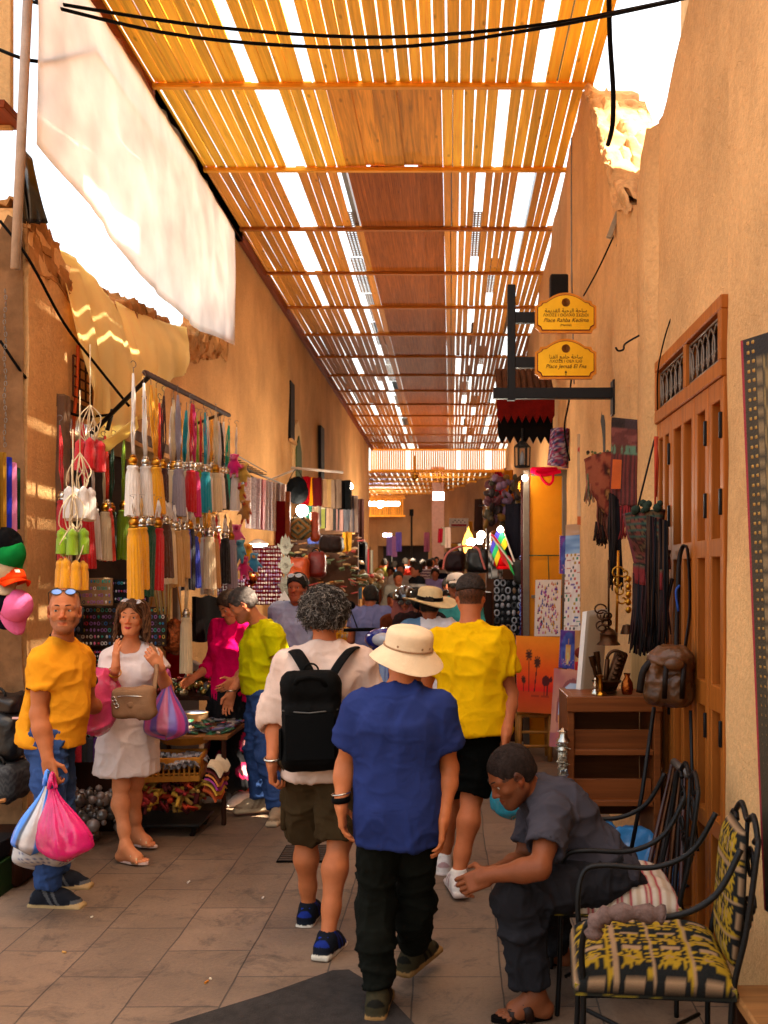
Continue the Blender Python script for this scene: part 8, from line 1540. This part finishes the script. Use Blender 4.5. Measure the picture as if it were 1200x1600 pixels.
# ================================================================== bags in hands
def plastic(name, col, alpha=.82): return M(name, col, rough=.22, var=.25, scale=12, bump=.5, bscale=24, coat=.4, alpha=alpha)
def pbag(label, grip, w, d, h, mat, seed=1, lean=(0, 0), cfn=None, gather=.16, cat='bag', handles=True):
    """a thin plastic carrier bag hanging from the hand at grip"""
    t = T('plastic_bag', label, cat, (grip[0], grip[1], grip[2]-h), 'plastic carrier bags'); g_ = V(grip); hh = .16 if handles else 0
    def fn(u, v):
        a = 2*math.pi*u; r = gather+(1-gather)*sm(0, .72, v)**.9 if v < .8 else (1-((v-.8)/.2)**2.6*.96); fo = (1-abs(2*nz(math.cos(a)*3+seed, math.sin(a)*3, v*.8)-1))*.30*(1-v*.6)+.16*(fb(math.cos(a)*2+seed, math.sin(a)*2, v*4)-.5)
        r *= 1-fo; return g_+V((r*w/2*math.cos(a)+lean[0]*v, r*d/2*math.sin(a)+lean[1]*v, -h*(hh+(1-hh)*v)+.015*math.sin(a*2+seed)*v))
    m = MB(); m.grid(fn, 64, 40, thick=0, cfn=cfn); m.build('bag_body', mat, t, smooth=180)
    if handles:
        for sg in (-1, 1): m = MB(); m.tube(spline([fn(.25*(1-sg)+.12, 0), lerp(fn(.25*(1-sg)+.12, 0), g_, .6)+V((0, .01*sg, 0)), g_+V((0, 0, .012)), lerp(fn(.25*(1-sg)+.38, 0), g_, .6)+V((0, .01*sg, 0)), fn(.25*(1-sg)+.38, 0)], 4), .011, 6, flat=.35, col=(cfn(0, 0) if cfn else None)); m.build('handle', mat, t, smooth=180)
    return t
gr = P(83, 1208, 5.06)
pbag('bright pink plastic bag in the bald man\'s hand', gr+V((.02, -.06, 0)), .31, .2, .42, plastic('bag_pink', '#d8227e'), 2, (.08, 0)); pbag('blue and silver plastic bag in the bald man\'s hand', gr+V((-.03, .0, .0)), .24, .18, .40, M('bag_mix', '#ffffff', attr=True, rough=.22, coat=.5, bump=.4, bscale=24), 7, (-.08, -.02), lambda u, v: (.45, .42, .42) if .70 < u < .80 or .2 < u < .26 else (.03, .03, .05) if .66 < u <= .70 else (.03, .17, .62))
dots = lambda u, v: (.05, .07, .2) if ((u*34+.5*(int(v*24) % 2)) % 1-.5)**2+((v*24) % 1-.5)**2 < .05 else (.55, .52, .5)
pbag('big white dotted plastic bag behind the blue bag', gr+V((-.05, .12, 0)), .36, .22, .52, M('bag_dotted', '#ffffff', attr=True, rough=.4, alpha=.93), 11, (-.06, .0), dots, .3)
q = P(153, 1098, 5.82); t = T('plastic_bag', 'big round pink plastic bag between the bald man and the woman', 'bag', q, 'plastic carrier bags'); Vv, Q = sdf_mesh([('e', A3(q), (.105, .16, .20), np.eye(3), .02), ('c', A3(q+V((.03, 0, .08))), A3(q+V((.11, 0, -.02))), .05, .02, .06)], .010); Vv = fold_disp(Vv, Q, Matrix.Identity(3), .022, (8, 8, 6), 3); obj_from('bag_body', Vv, Q, plastic('bag_rose', '#d65a86', .9), t, smooth=180)
st_ = lambda u, v: [(.45, .05, .22), (.10, .06, .32), (.55, .14, .25), (.18, .10, .42)][int(u*14) % 4]
pbag('pink and violet striped plastic bag hanging from the woman\'s arm', P(262, 1050, 6.05), .30, .18, .40, M('bag_striped', '#ffffff', attr=True, rough=.3, coat=.3, alpha=.9, bump=.4, bscale=24), 5, (-.01, 0), st_)
pbag('turquoise plastic bag carried by the man in the yellow tee', P(789, 1172, 5.33), .24, .14, .36, plastic('bag_teal', '#1d97a8'), 9, (.04, 0))
cbg = boxbag('taupe crossbody bag with a zip on the woman in white', 176, 242, 1074, 1122, 5.78, .11, fab('taupe', '#a08064', bump=.4), hand=False, name='shoulder_bag'); c, w, h = Xc(176, 242, 1074, 1122, 5.78)
m = MB(); m.tube(spline([c+V((-w*.46, -.03, .03)), c+V((-w*.2, -.066, .045)), c+V((w*.2, -.066, .045)), c+V((w*.46, -.03, .03))], 5), .0035, 5); m.build('zip', SILV, cbg, smooth=180); m = MB(); m.tube(spline([c+V((w*.47, 0, .06)), P(244, 1050, 5.86), P(243, 1022, 5.98), P(236, 1008, 6.12), P(225, 1006, 6.2)], 5), .014, 6, flat=.3); m.build('strap', MATS['taupe'], cbg, smooth=180)
m = MB(); m.ell(c+V((0, -.06, -.005)), (.018, .006, .018)); m.build('badge', MATS['taupe'], cbg); m = MB(); [m.tube([c+V((-w*.4+.01*k, -.06, .03-.02*k))+V((.012*math.cos(a), 0, .012*math.sin(a))) for a in [j*.7 for j in range(10)]], .003, 5) for k in range(3)]; m.build('key_ring', SILV, cbg, smooth=180)
# ================================================================== people further down the lane
def passer(label, px, Y, yaw, h, shirtc, trc='#23242a', skin='#a5684a', hair=(.02, .016, .013), sleeve=.5, vox=.013, turn=0, nod=0, stride=.08, fem=False, long_=False, cfn=None, arms=0, group='people walking down the lane', top=True):
    x = (px-CX)*Y/F; J = stand(x, Y, yaw, h, stride, turn, nod, arms); dz_ = gz(Y)
    for k in list(J):
        if k in ('nk', 'hd') or (k[0] in 'hkasew' and k[1:] in 'lr' and len(k) == 2): J[k] = J[k]+V((0, 0, dz_))
    s = h/1.74; o = dict(s=s, fem=fem, hs=s); t = root_of(J, label, 'person', group); t.location.z = dz_; fc = math.cos(yaw+turn) < .3
    for c_ in [shirtc, trc]: fab('pp'+c_, c_)
    body(t, J, o, vox*.8 if Y < 12 else vox, hx(skin), fc, paint=buzz(hair, .06, .6) if not long_ else None)
    R_ = cloth_tint('pp_tint') if cfn else MATS['pp'+shirtc]; shirt(t, J, o, R_, vox, hem=-.06, sleeve=sleeve, inf=.018, loose=.02, fold=.012, seed=int(px), col=cfn)
    trousers(t, J, o, MATS['pp'+trc], vox, inf=.018)
    for q in 'lr': shoe(t, J, q, s, (.05, .05, .06), (.4, .38, .35), None, vox, lace=False)
    if top: hair_shell(t, J, vox*.8, hair, s, thick=.012 if not long_ else .02, low=-.03, nape=-.06 if not long_ else -.12, bump=.006)
    if Y < 12 and fc: eyes(t, J, s)
    return t, J, s
PI = math.pi
t, J, s = passer('man in a white cap, dark glasses and a turquoise shirt walking towards us', 713, 9.6, PI, 1.74, '#5aa8a4', '#4a4a38', '#9c6042', vox=.010, sleeve=1.2)
def capon(t, J, s, col):
    mm = fab('cap'+col, col); R = head_frame(J); c = J['hd']; m = MB(); m.lathe(c+R @ V((0, -.01, .045)), [(.098*s, 0), (.098*s, .02), (.085*s, .055), (.05*s, .08), (0, .086)], 20, R); m.build('cap', mm, t, smooth=180); m = MB(); m.grid(lambda u, v: c+R @ V((.075*math.sin((u-.5)*2.6), .08+.075*v*(1-(2*u-1)**2*.5), .05-.02*v-.01*(2*u-1)**2)), 10, 4, thick=.005); m.build('cap_peak', mm, t, smooth=180)
capon(t, J, s, '#cfc4b8'); specs(t, J, dz=.0, dy=.098, lens=(.01, .01, .012), tilt=0, parent=t)
t, J, s = passer('man with sunglasses on his head and a pale lavender shirt behind the curly man', 466, 8.3, PI-.2, 1.74, '#aab0c4', '#33343a', '#a8684a', vox=.010, sleeve=1.3); specs(t, J, dz=.10, dy=.06, lens=(.3, .4, .5), framec='#d8d4d0', tilt=.7, parent=t)
t, J, s = passer('person in a wide straw hat with a black band walking away', 671, 7.7, 0, 1.60, '#5a7c9a', '#2a2c34', vox=.010, cfn=lambda Vv: np.where((Vv[:, 0] > (665-CX)*7.7/F-.04)[:, None], np.array((.68, .62, .62)), np.array((.10, .2, .32))))
SH = M('straw_hat', '#dcc9a0', rough=.8, bump=.4, bscale=120); q = J['hd']+V((0, 0, .03)); hat_lathe(t, q, eul(.12, .10, 0), [(.10, .0), (.20, -.004), (.215, .006), (.20, .008), (.105, .012), (.098, .03), (.094, .085), (.08, .105), (.04, .116), (0, .117)], SH, wob=lambda v: .02*math.sin(2*math.atan2(v.y, v.x))*(1 if math.hypot(v.x, v.y) > .13 else 0)); m = MB(); m.lathe(q, [(.102, .012), (.106, .014), (.102, .04), (.096, .042)], 32, eul(.12, .10, 0)); m.build('hat_band', BLACK, t, smooth=60)
# scooter and its rider
t, J, s = passer('woman in a rose headscarf, dark glasses and black helmet riding the scooter', 633, 9.3, PI, 1.58, '#6a3a22', '#2a2024', '#a5684a', vox=.010, sleeve=1.9, arms=2.2, top=False, long_=True); R = head_frame(J); c = J['hd']
mk('headscarf', [('e', A3(c+R @ V((0, -.02, -.0))), (.10, .115, .125), R, .03), ('e', A3(J['nk']+V((0, -.03, .02))), (.13, .12, .11), np.eye(3), .06), ('sub', ('e', A3(c+R @ V((0, .11, -.01))), (.062, .07, .075), R, .01))], .009, fab('scarf_rose', '#8a5a54'), t, 1, [(Matrix.Identity(3), .012, (12, 12, 8), 2)])
mk('helmet', [('e', A3(c+R @ V((0, -.01, .035))), (.118, .135, .118), R, .02), ('sub', ('b', A3(c+R @ V((0, .06, -.11))), (.2, .12, .13), R, .02, .02))], .009, M('helmet_black', '#141416', rough=.15, coat=1), t, 1); specs(t, J, dz=.0, dy=.098, lens=(.01, .01, .012), tilt=0, parent=t)
sc_ = T('scooter', 'blue motor scooter seen from the front, between the walkers', 'scooter', P(600, 1075, 8.7)); BL = M('scooter_blue', '#1c3a9a', rough=.2, coat=1, var=.08); bx_ = sc_.location.x; by_ = 8.7; sc_.location = (bx_, by_, 0)
mk('body_panel', [('t', (bx_, by_, .35), (bx_, by_+.08, 1.08), (.20, .09), (.15, .07), (1, 0, 0), .03), ('e', (bx_, by_, 1.17), (.17, .12, .10), np.eye(3), .05), ('b', (bx_, by_+.45, .38), (.16, .45, .10), np.eye(3), .05, .06), ('b', (bx_, by_+.8, .62), (.15, .32, .16), np.eye(3), .05, .08)], .013, BL, sc_, 1)
m = MB(); m.ell((bx_, by_-.10, 1.17), (.10, .04, .06), n=14); m.build('headlight', M('lamp_lens', '#c8ccd4', rough=.1, coat=1), sc_, smooth=180); m = MB(); m.tube(spline([V((bx_-.36, by_+.12, 1.24)), V((bx_-.18, by_+.05, 1.25)), V((bx_+.18, by_+.05, 1.25)), V((bx_+.36, by_+.12, 1.24))], 5), .016, 8); m.build('handlebar', BLACK, sc_, smooth=180)
for sg_ in (-1, 1): m = MB(); m.tube([V((bx_+sg_*.24, by_+.08, 1.26)), V((bx_+sg_*.30, by_+.08, 1.42))], .006, 5); m.ell((bx_+sg_*.31, by_+.08, 1.46), (.055, .015, .04), n=12); m.build('mirror', BLACK, sc_, smooth=180)
for yy in (-.02, .98): m = MB(); m.tube([V((bx_, by_+yy+.20*math.cos(a), .25+.20*math.sin(a))) for a in [2*PI*k/28 for k in range(28)]], .05, 8, closed=True); m.lathe((bx_, by_+yy, .25), [(.16, -.02), (.16, .02)], 20, frame((1, 0, 0))); m.build('wheel', BLACK, sc_, smooth=60)
m = MB(); m.box((bx_, by_+.75, .82), (.26, .6, .10), bev=.04); m.build('seat', BLACK, sc_, smooth=60); m = MB(); m.box((bx_-.13, by_-.085, .85), (.06, .01, .08)); m.build('badge', M('sticker', '#c8a060'), sc_)
pls = [('man in a lavender shirt with his back to us beside the scooter', 579, 10.4, .3, 1.62, '#7a7ca0', '#26262c'), ('dark haired woman with a pale headband behind the straw hat', 656, 9.0, .1, 1.60, '#3a2c2c', '#222226'), ('man in a white tee facing us in the middle of the crowd', 626, 19, PI, 1.74, '#b0a49a', '#30323a'), ('young man in a grey tee in front of the man in white', 622, 16.5, PI+.2, 1.64, '#8f8a80', '#2c2c30'), ('child in a bright red tee beside the black notice board', 614, 13.5, PI-.7, 1.42, '#b8161c', '#2a2a2e'),
       ('man in a black jacket with a white band turned to the left', 652, 18, PI/2+.4, 1.75, '#15161a', '#18181c'), ('man in a white and purple striped tee walking away', 671, 24, 0, 1.76, '#8a6a70', '#2a2a34'), ('man in a pale tee carrying a blue backpack', 690, 23, 0, 1.76, '#aaa49a', '#2a2c30'), ('woman in black beside the man in the white cap', 700, 14, PI+.3, 1.60, '#161418', '#161418'), ('small dark figure close behind the cap man\'s shoulder', 697, 12, PI, 1.52, '#2a1c1c', '#201c20'),
       ('far man in an orange shirt under the lilac clothes', 604, 30, PI, 1.72, '#a85a30', '#302c30'), ('far woman in dark blue near the lilac clothes', 616, 28, 0, 1.66, '#2a3050', '#2a2c34'), ('far man in grey near the black pole', 640, 30, PI, 1.74, '#6a6460', '#2a2c34'), ('far woman in maroon by the pink column', 660, 33, 0, 1.66, '#5a2028', '#2a1c20'), ('far man in a dark tee right of the pink column', 682, 33, PI, 1.74, '#2c2c32', '#2c2c32'), ('far woman in a raspberry scarf right of the backpack man', 702, 27, 0, 1.66, '#7a1c3a', '#2c2030'), ('farthest man in beige by the yellow pillar', 716, 30, PI, 1.72, '#9a8468', '#3a342c'), ('far boy in teal left of the crowd', 594, 24, PI, 1.5, '#3a6a6a', '#2c2c34'), ('far woman in cream left of the man in white', 610, 21, PI, 1.64, '#c0b098', '#3a3430'), ('far man in red behind the black jacket', 645, 26, 0, 1.75, '#a83a2c', '#2c2c34'), ('far woman in lilac beside the backpack man', 680, 20, PI, 1.62, '#a090b8', '#3a3040'), ('far man in sky blue left of the black pole', 633, 27, 0, 1.76, '#7aa0c0', '#2c3040'), ('far man in yellow right of the striped tee', 676, 29, PI, 1.74, '#c8a83a', '#2c2c34'), ('far woman in white under the handbags', 720, 22, PI, 1.64, '#c8c0b8', '#3a3a44'), ('far man in olive beside the lilac clothes', 600, 26, 0, 1.75, '#7a7a44', '#2c2c2c'), ('far man in brown left of the striped tee', 661, 26, 0, 1.72, '#5a4030', '#2c2824')]
for i, (lb, px, Y, yaw, h, c1, c2) in enumerate(pls):
    cf = (lambda Vv: np.where(((Vv[:, 2]*14) % 1 < .5)[:, None], np.array((.55, .48, .48)), np.array((.10, .04, .10)))) if 'striped' in lb else (lambda Vv: np.where((np.abs(Vv[:, 2]-1.55) < .03)[:, None], np.array((.5, .48, .45)), np.array((.012, .013, .016)))) if 'band turned' in lb else None
    t, J, s = passer(lb, px, Y, yaw, h, c1, c2, ['#a5684a', '#8a5238', '#b0745a'][i % 3], sleeve=[.5, 1.6, .6, 1.7][i % 4], vox=.013 if Y < 20 else .018, cfn=cf, stride=[.1, -.1, .05][i % 3], long_='woman' in lb, fem='woman' in lb)
    if 'blue backpack' in lb: c = J['nk']+V((0, -.17, -.24)); tag(mk('backpack', [('b', A3(c), (.15, .09, .22), np.eye(3), .02, .06)], .016, fab('pack_navy', '#1c2438'), None), 'navy blue backpack on a man in the middle of the crowd', 'backpack')
# ================================================================== the stalls on the right, beyond the yellow panel
c, w, h = Xc(772, 816, 905, 1010, 10.3); rack('tall rack of dark sunglasses right of the yellow tee', c, w, h, 9, 5, BLKB, None, .03, pal=[(.01, .01, .012), (.03, .03, .035), (.2, .1, .05), (.25, .25, .28)]); c, w, h = Xc(812, 826, 868, 1000, 10.2); rack('column of glassy blue trinkets beside the teal post', c, w, h, 18, 3, M('led_lit_board', '#1c2c6a', rough=.2), None, .02, pal=[(.05, .1, .6), (.2, .3, .8), (.4, .5, .8), (.02, .03, .2)])  # blue LED glow is put into the colour of trinkets and board
hung('black and white patterned cloth hanging over the sunglasses rack', 763, 783, 852, 904, 10.6, M('bw_print', '#ffffff', attr=True), name='cloth', cat='cloth', cfn=lambda u, v: (.5, .48, .44) if (math.sin(u*38)+math.sin(v*44+u*9)) > .1 else (.02, .02, .02))
boxbag('dark brown handbag with pink straps at the right hand stall', 728, 764, 858, 895, 10.8, .2, LB_, name='hand_bag'); boxbag('smaller dark bag with a rose scarf at the right hand stall', 694, 726, 862, 892, 11.2, .2, M('bag_plum', '#3a2024', rough=.5), name='hand_bag'); boxbag('grey shoulder bag hanging by the blue trinkets', 803, 824, 875, 912, 10.15, .15, fab('bag_grey', '#4a4644'), name='hand_bag')
wire('scarf', 'rose pink scarf looped over the dark bags', [P(692, 890, 10.7), P(698, 866, 10.7), P(720, 854, 10.7), P(745, 856, 10.6), P(752, 872, 10.6), P(758, 890, 10.6)], .012, fab('rose_scarf', '#c88078'))
def flag(label, base, tip, bands, sgn, w_, sag_):
    t = T('flag', label, 'flag', base); m = MB(); m.tube([base, tip], .009, 6); m.build('stick', M('stick_white', '#d8ccc0'), t); d = tip-base; m = MB(); n = len(bands)
    m.grid(lambda u, v: lerp(base, tip, .96-.52*v)+V((sgn*w_*u, -.03*math.sin(u*7), -sag_*u*u+.015*math.sin(u*6+v*2))), 20, 18, thick=.004, cfn=lambda u, v: bands[min(n-1, int(v*n))]); m.build('cloth', M('flag_cloth', '#ffffff', attr=True, rough=.8), t, smooth=60)
flag('blue, green and yellow banded flag on a white stick above the sunglasses', P(804, 878, 10.1), P(783, 822, 10.1), [(.06, .05, .4), (.03, .4, .12), (.7, .5, .02)], -1, .12, .22); flag('red and green flag on the lower white stick above the sunglasses', P(801, 882, 10.0), P(765, 834, 10.0), [(.6, .04, .04), (.6, .04, .04), (.03, .35, .08)], 1, .12, .26)
cap('red cap below the flags at the right hand stall', P(786, 884, 10.2), '#c8141c', .2, .1, '#e8d8d8')
t = T('wall_shelf', 'orange wooden shelf behind the flags', 'shelf', P(790, 865, 11.5)); c, w, h = Xc(768, 812, 832, 868, 11.5); m = MB(); [m.box((c.x, c.y, c.z-h/2+h*k), (w, .3, .03)) for k in (0, 1)]; [m.box((c.x-w/2+w*k/3, c.y, c.z), (.03, .3, h)) for k in range(4)]; m.box((c.x, c.y+.15, c.z), (w, .02, h)); m.build('shelf_box', M('orange_wood', '#b0701c'), t)
pile('hanging_goods', 'tangle of dark bags and ornaments hanging over the orange shelf', P(788, 822, 11.3), .42, .3, .55, 90, [(.03, .02, .02), (.12, .04, .05), (.2, .12, .2), (.06, .05, .03), (.2, .1, .02)], M('leather_mix', '#ffffff', attr=True, rough=.5), (.03, .07)); wire('rail', 'dark rail with hooks over the orange shelf', [P(748, 790, 11.4), P(775, 788, 11.4), P(812, 790, 11.4)], .012, IRON)
for i, (x0, x1, y0, y1, cl, lb) in enumerate(((776, 783, 738, 800, '#a01430', 'crimson'), (782, 788, 742, 795, '#c84a5a', 'coral pink'), (790, 799, 735, 790, '#b8781c', 'ochre'))): hung('%s cloth hanging high on the right, near the round mirror' % lb, x0, x1, y0, y1, 11.8, fab('rc%d' % i, cl), name='hanging_cloth', cat='cloth')
hung('long dark jacket hanging left of the yellow panel', 800, 821, 788, 872, 10.4, fab('jacket', '#24222a'), name='jacket', cat='jacket', thick=.08, fold=.04); hung('dark slim garment on a pole, right of the white and red sign', 742, 752, 780, 830, 16, fab('slim', '#3a2620'), name='garment', cat='garment')
t = T('round_mirror', 'round fur edged mirror beside the yellow panel', 'mirror', P(822, 760, 10.0)); m = MB(); m.lathe(P(823, 760, 10.05), [(.12, 0), (.13, .03), (.10, .05), (.085, .04)], 24, frame((0, -1, 0))); m.build('rim', fab('fur', '#4a3626', bump=1, bscale=60), t, smooth=60); m = MB(); m.lathe(P(823, 760, 10.03), [(0, .03), (.09, .03), (.09, .025)], 24, frame((0, -1, 0))); m.build('glass', M('mirror_amber', '#a8741c', rough=.1, metal=.8), t)
GL = MATS['lamp_glow']
for px, py, Y, r_, lb in ((820, 747, 9.6, .028, 'small bare bulb at the top corner of the yellow panel'), (782, 827, 10.0, .03, 'white bulb over the tip of the banded flag'), (752, 836, 15, .06, 'upper of two white globe lamps at the right hand stalls'), (749, 845, 14, .05, 'lower of two white globe lamps at the right hand stalls'), (736, 848, 13.5, .06, 'bright lamp beside the slim garment')): m = MB(); m.ell(P(px, py, Y), r_, n=14); tag(m.build('globe_lamp', GL, smooth=180), lb, 'lamp')
t = T('pierced_lamp', 'tall glowing golden lamp hanging at the right hand stalls', 'lamp', P(732, 850, 14.5)); m = MB(); m.lathe(P(732, 848, 14.5), [(0, -.20), (.06, -.14), (.09, 0), (.05, .12), (.02, .17), (0, .24)], 16); m.build('shade', M('lamp_gold', '#e8b050', emit=1.2), t, smooth=60)
t = T('shop_sign', 'small white and red sign board high on the far right wall', 'sign', P(712, 817, 20)); c, w, h = Xc(702, 732, 810, 823, 20); m = MB(); m.box(c, (w, .05, h)); m.build('board', M('sign_white', '#cfc6c0'), t); m = MB(); m.box(c+V((0, -.03, -h*.32)), (w*.8, .01, h*.25)); m.build('red_line', M('sign_red', '#a3263c'), t); m = MB(); [m.box(c+V((-w*.3+w*.1*k, -.03, h*(.25 if k % 2 else .05))), (w*.08, .01, h*.1)) for k in range(7)]; m.build('lettering', INK, t)
for px0, px1, py0, py1, Y, cl, lb in ((675, 694, 730, 905, 36, '#c9a092', 'pale pink column where the lane bends'), (729, 738, 815, 900, 21, '#c8921c', 'slim yellow pillar under the white and red sign'), (704, 716, 850, 900, 24, '#c9a24a', 'short pale yellow pillar behind the crowd')): c, w, h = Xc(px0, px1, py0, py1, Y); m = MB(); z1 = c.z+h/2; m.box((c.x, Y, z1/2), (w, .4, z1), bev=.02); tag(m.build('column', M('col'+cl, cl, var=.15)), lb, 'column')
for i, (x0, x1, y0, y1, Y, cl, lb) in enumerate(((604, 612, 838, 868, 37, '#9a80c0', 'lilac'), (612, 619, 838, 870, 37, '#b88ab8', 'mauve'), (618, 626, 832, 862, 37, '#8a78d0', 'violet'), (664, 671, 832, 862, 36.5, '#a86a80', 'dusty rose'), (686, 691, 826, 848, 29, '#8a1c30', 'deep red'), (691, 697, 824, 852, 29, '#8a8474', 'stone grey'), (697, 704, 824, 856, 29, '#b09a90', 'pale'))): hung('%s garment hanging in a far shop opening' % lb, x0, x1, y0, y1, Y-.3, fab('fg%d' % i, cl), name='garment', cat='garment', thick=.05)
t = T('tube_lamp', 'long white light box glowing at the far bend on the left', 'lamp', P(600, 787, 40)); m = MB(); m.box(P(600, 787, 39), (1.2, .2, .14)); m.build('light_box', M('tube_glow', '#dfe8ff', emit=9), t); m = MB(); m.box(P(685, 775, 33), (.36, .05, .24)); tag(m.build('light_panel', GL), 'bright white panel on top of the pink column', 'lamp'); m = MB(); m.box(P(605, 836, 37), (.3, .05, .1)); tag(m.build('light_panel', MATS['tube_glow']), 'small violet white lamp over the lilac clothes', 'lamp')
t = T('camera_pole', 'thin black pole with a box on top standing in the crowd', 'pole', P(643, 900, 30)); m = MB(); m.tube([P(643, 805, 30), V((P(643, 805, 30).x, 30, gz(30)))], .03, 8); m.build('pole', IRON, t); m = MB(); m.box(P(643, 801, 30), (.12, .12, .2)); m.build('box', BLACK, t)
t = T('hanging_lamp', 'brass lamp on a chain hanging from the second roof', 'lamp', P(648, 745, 32)); m = MB(); m.tube([P(648, 712, 32), P(648, 738, 32)], .02, 6); m.lathe(P(648, 745, 32), [(0, -.15), (.12, -.06), (.14, .0), (.06, .1), (0, .14)], 14); m.build('lamp_body', BRASS, t, smooth=60)
for i, (px0, px1, py0, Y) in enumerate(((788, 830, 985, 10.6), (700, 768, 905, 11.4))): c, w, h = Xc(px0, px1, py0, py0+40, Y); m = MB(); m.box((c.x, Y, c.z/2), (w, .5, c.z), bev=.01); tag(m.build('stall_counter', W_DARK), ['dark counter under the sunglasses rack', 'dark counter under the handbags at the right hand stall'][i], 'counter')
m = MB(); c, w, h = Xc(760, 826, 770, 990, 11.9); m.box((c.x, 12.0, c.z), (w, .1, h)); tag(m.build('dark_backdrop', MATS['stall_dark']), 'dark hanging backdrop of the right hand stall', 'backdrop')
for i, (y0, y1, lb) in enumerate(((12.6, 16.5, 'first dark shop opening along the far right wall'), (17.5, 21.5, 'second dark shop opening along the far right wall'), (22.8, 27.5, 'third dark shop opening along the far right wall'))): m = MB(); x0, x1 = rfar(y0, 0)-.09, rfar(y1, 0)-.09; m.add([(x0, y0, 0), (x1, y1, 0), (x1, y1, 2.75), (x0, y0, 2.75), (x0+.07, y0, 0), (x1+.07, y1, 0), (x1+.07, y1, 2.75), (x0+.07, y0, 2.75)], [(0, 3, 2, 1), (4, 5, 6, 7), (0, 4, 7, 3), (1, 2, 6, 5), (3, 7, 6, 2)]); tag(m.build('opening_slab', MATS['shop_dark']), lb, 'shop')  # slabs on the solid wall; the openings' shade is put into their colour
rs = random.Random(12)
for i in range(16):
    y = 13+i*.95; x = rfar(y, 0)-.25; cl = rs.choice(['#7a2a2c', '#2c4a5a', '#a87a3c', '#4a2a4a', '#8a8478', '#2a3a2c', '#b05a4a', '#c0a060']); m = MB(); m.grid(lambda u, v: (x+.03*math.sin(u*9+i), y+.5*(u-.5), 2.5+.03*(i % 3)-1.0*v*rs.uniform(.98, 1.02)), 8, 8, thick=.03)
    tag(m.build('garment', fab('rg%d' % i, cl), smooth=60), '%s garment hanging out along the far right wall, %s' % (['brick red', 'slate blue', 'camel', 'plum', 'ash', 'moss', 'coral', 'sand'][['#7a2a2c', '#2c4a5a', '#a87a3c', '#4a2a4a', '#8a8478', '#2a3a2c', '#b05a4a', '#c0a060'].index(cl)], ['nearest the handbags', 'beside the second opening', 'toward the far bend'][min(2, i//6)]), 'garment', 'garments along the far right wall')
for i in range(12):
    y = 14.5+i*1.25; x = -2.25; cl = rs.choice(['#7a2a2c', '#2c4a5a', '#a87a3c', '#4a2a4a', '#8a8478', '#b05a4a']); m = MB(); m.grid(lambda u, v: (x+.03*math.sin(u*9+i), y-.6*(u-.5), 2.45-1.3*v), 8, 8, thick=.04); tag(m.build('garment', fab('lg%d' % i, cl), smooth=60), 'clothes hanging out along the far left wall beyond the scarves', 'garment', 'garments along the far left wall')

# the lit stall lamps light their goods; the last is an added crowd fill
for i, (p, e, c) in enumerate(((P(130, 650, 7.4)+V((0, 0, -.1)), 7, (.9, .95, 1)), (P(403, 864, 9.0), 1.6, (1, .9, .75)), (P(472, 802, 11.0), 4, (1, .9, .75)), (P(594, 790, 13.6), 8, (1, .88, .7)), (P(760, 800, 9.4), 2.0, (1, .88, .7)), (P(735, 850, 13.2), 24, (1, .88, .7)), (P(645, 850, 26), 70, (1, .85, .65)))):
    l = bpy.data.lights.new('lamp_or_fill', 'POINT'); l.energy = e; l.color = c; l.shadow_soft_size = .06; o_ = bpy.data.objects.new('lamp_or_fill', l); C.objects.link(o_); o_.location = p
bpy.context.view_layer.update()
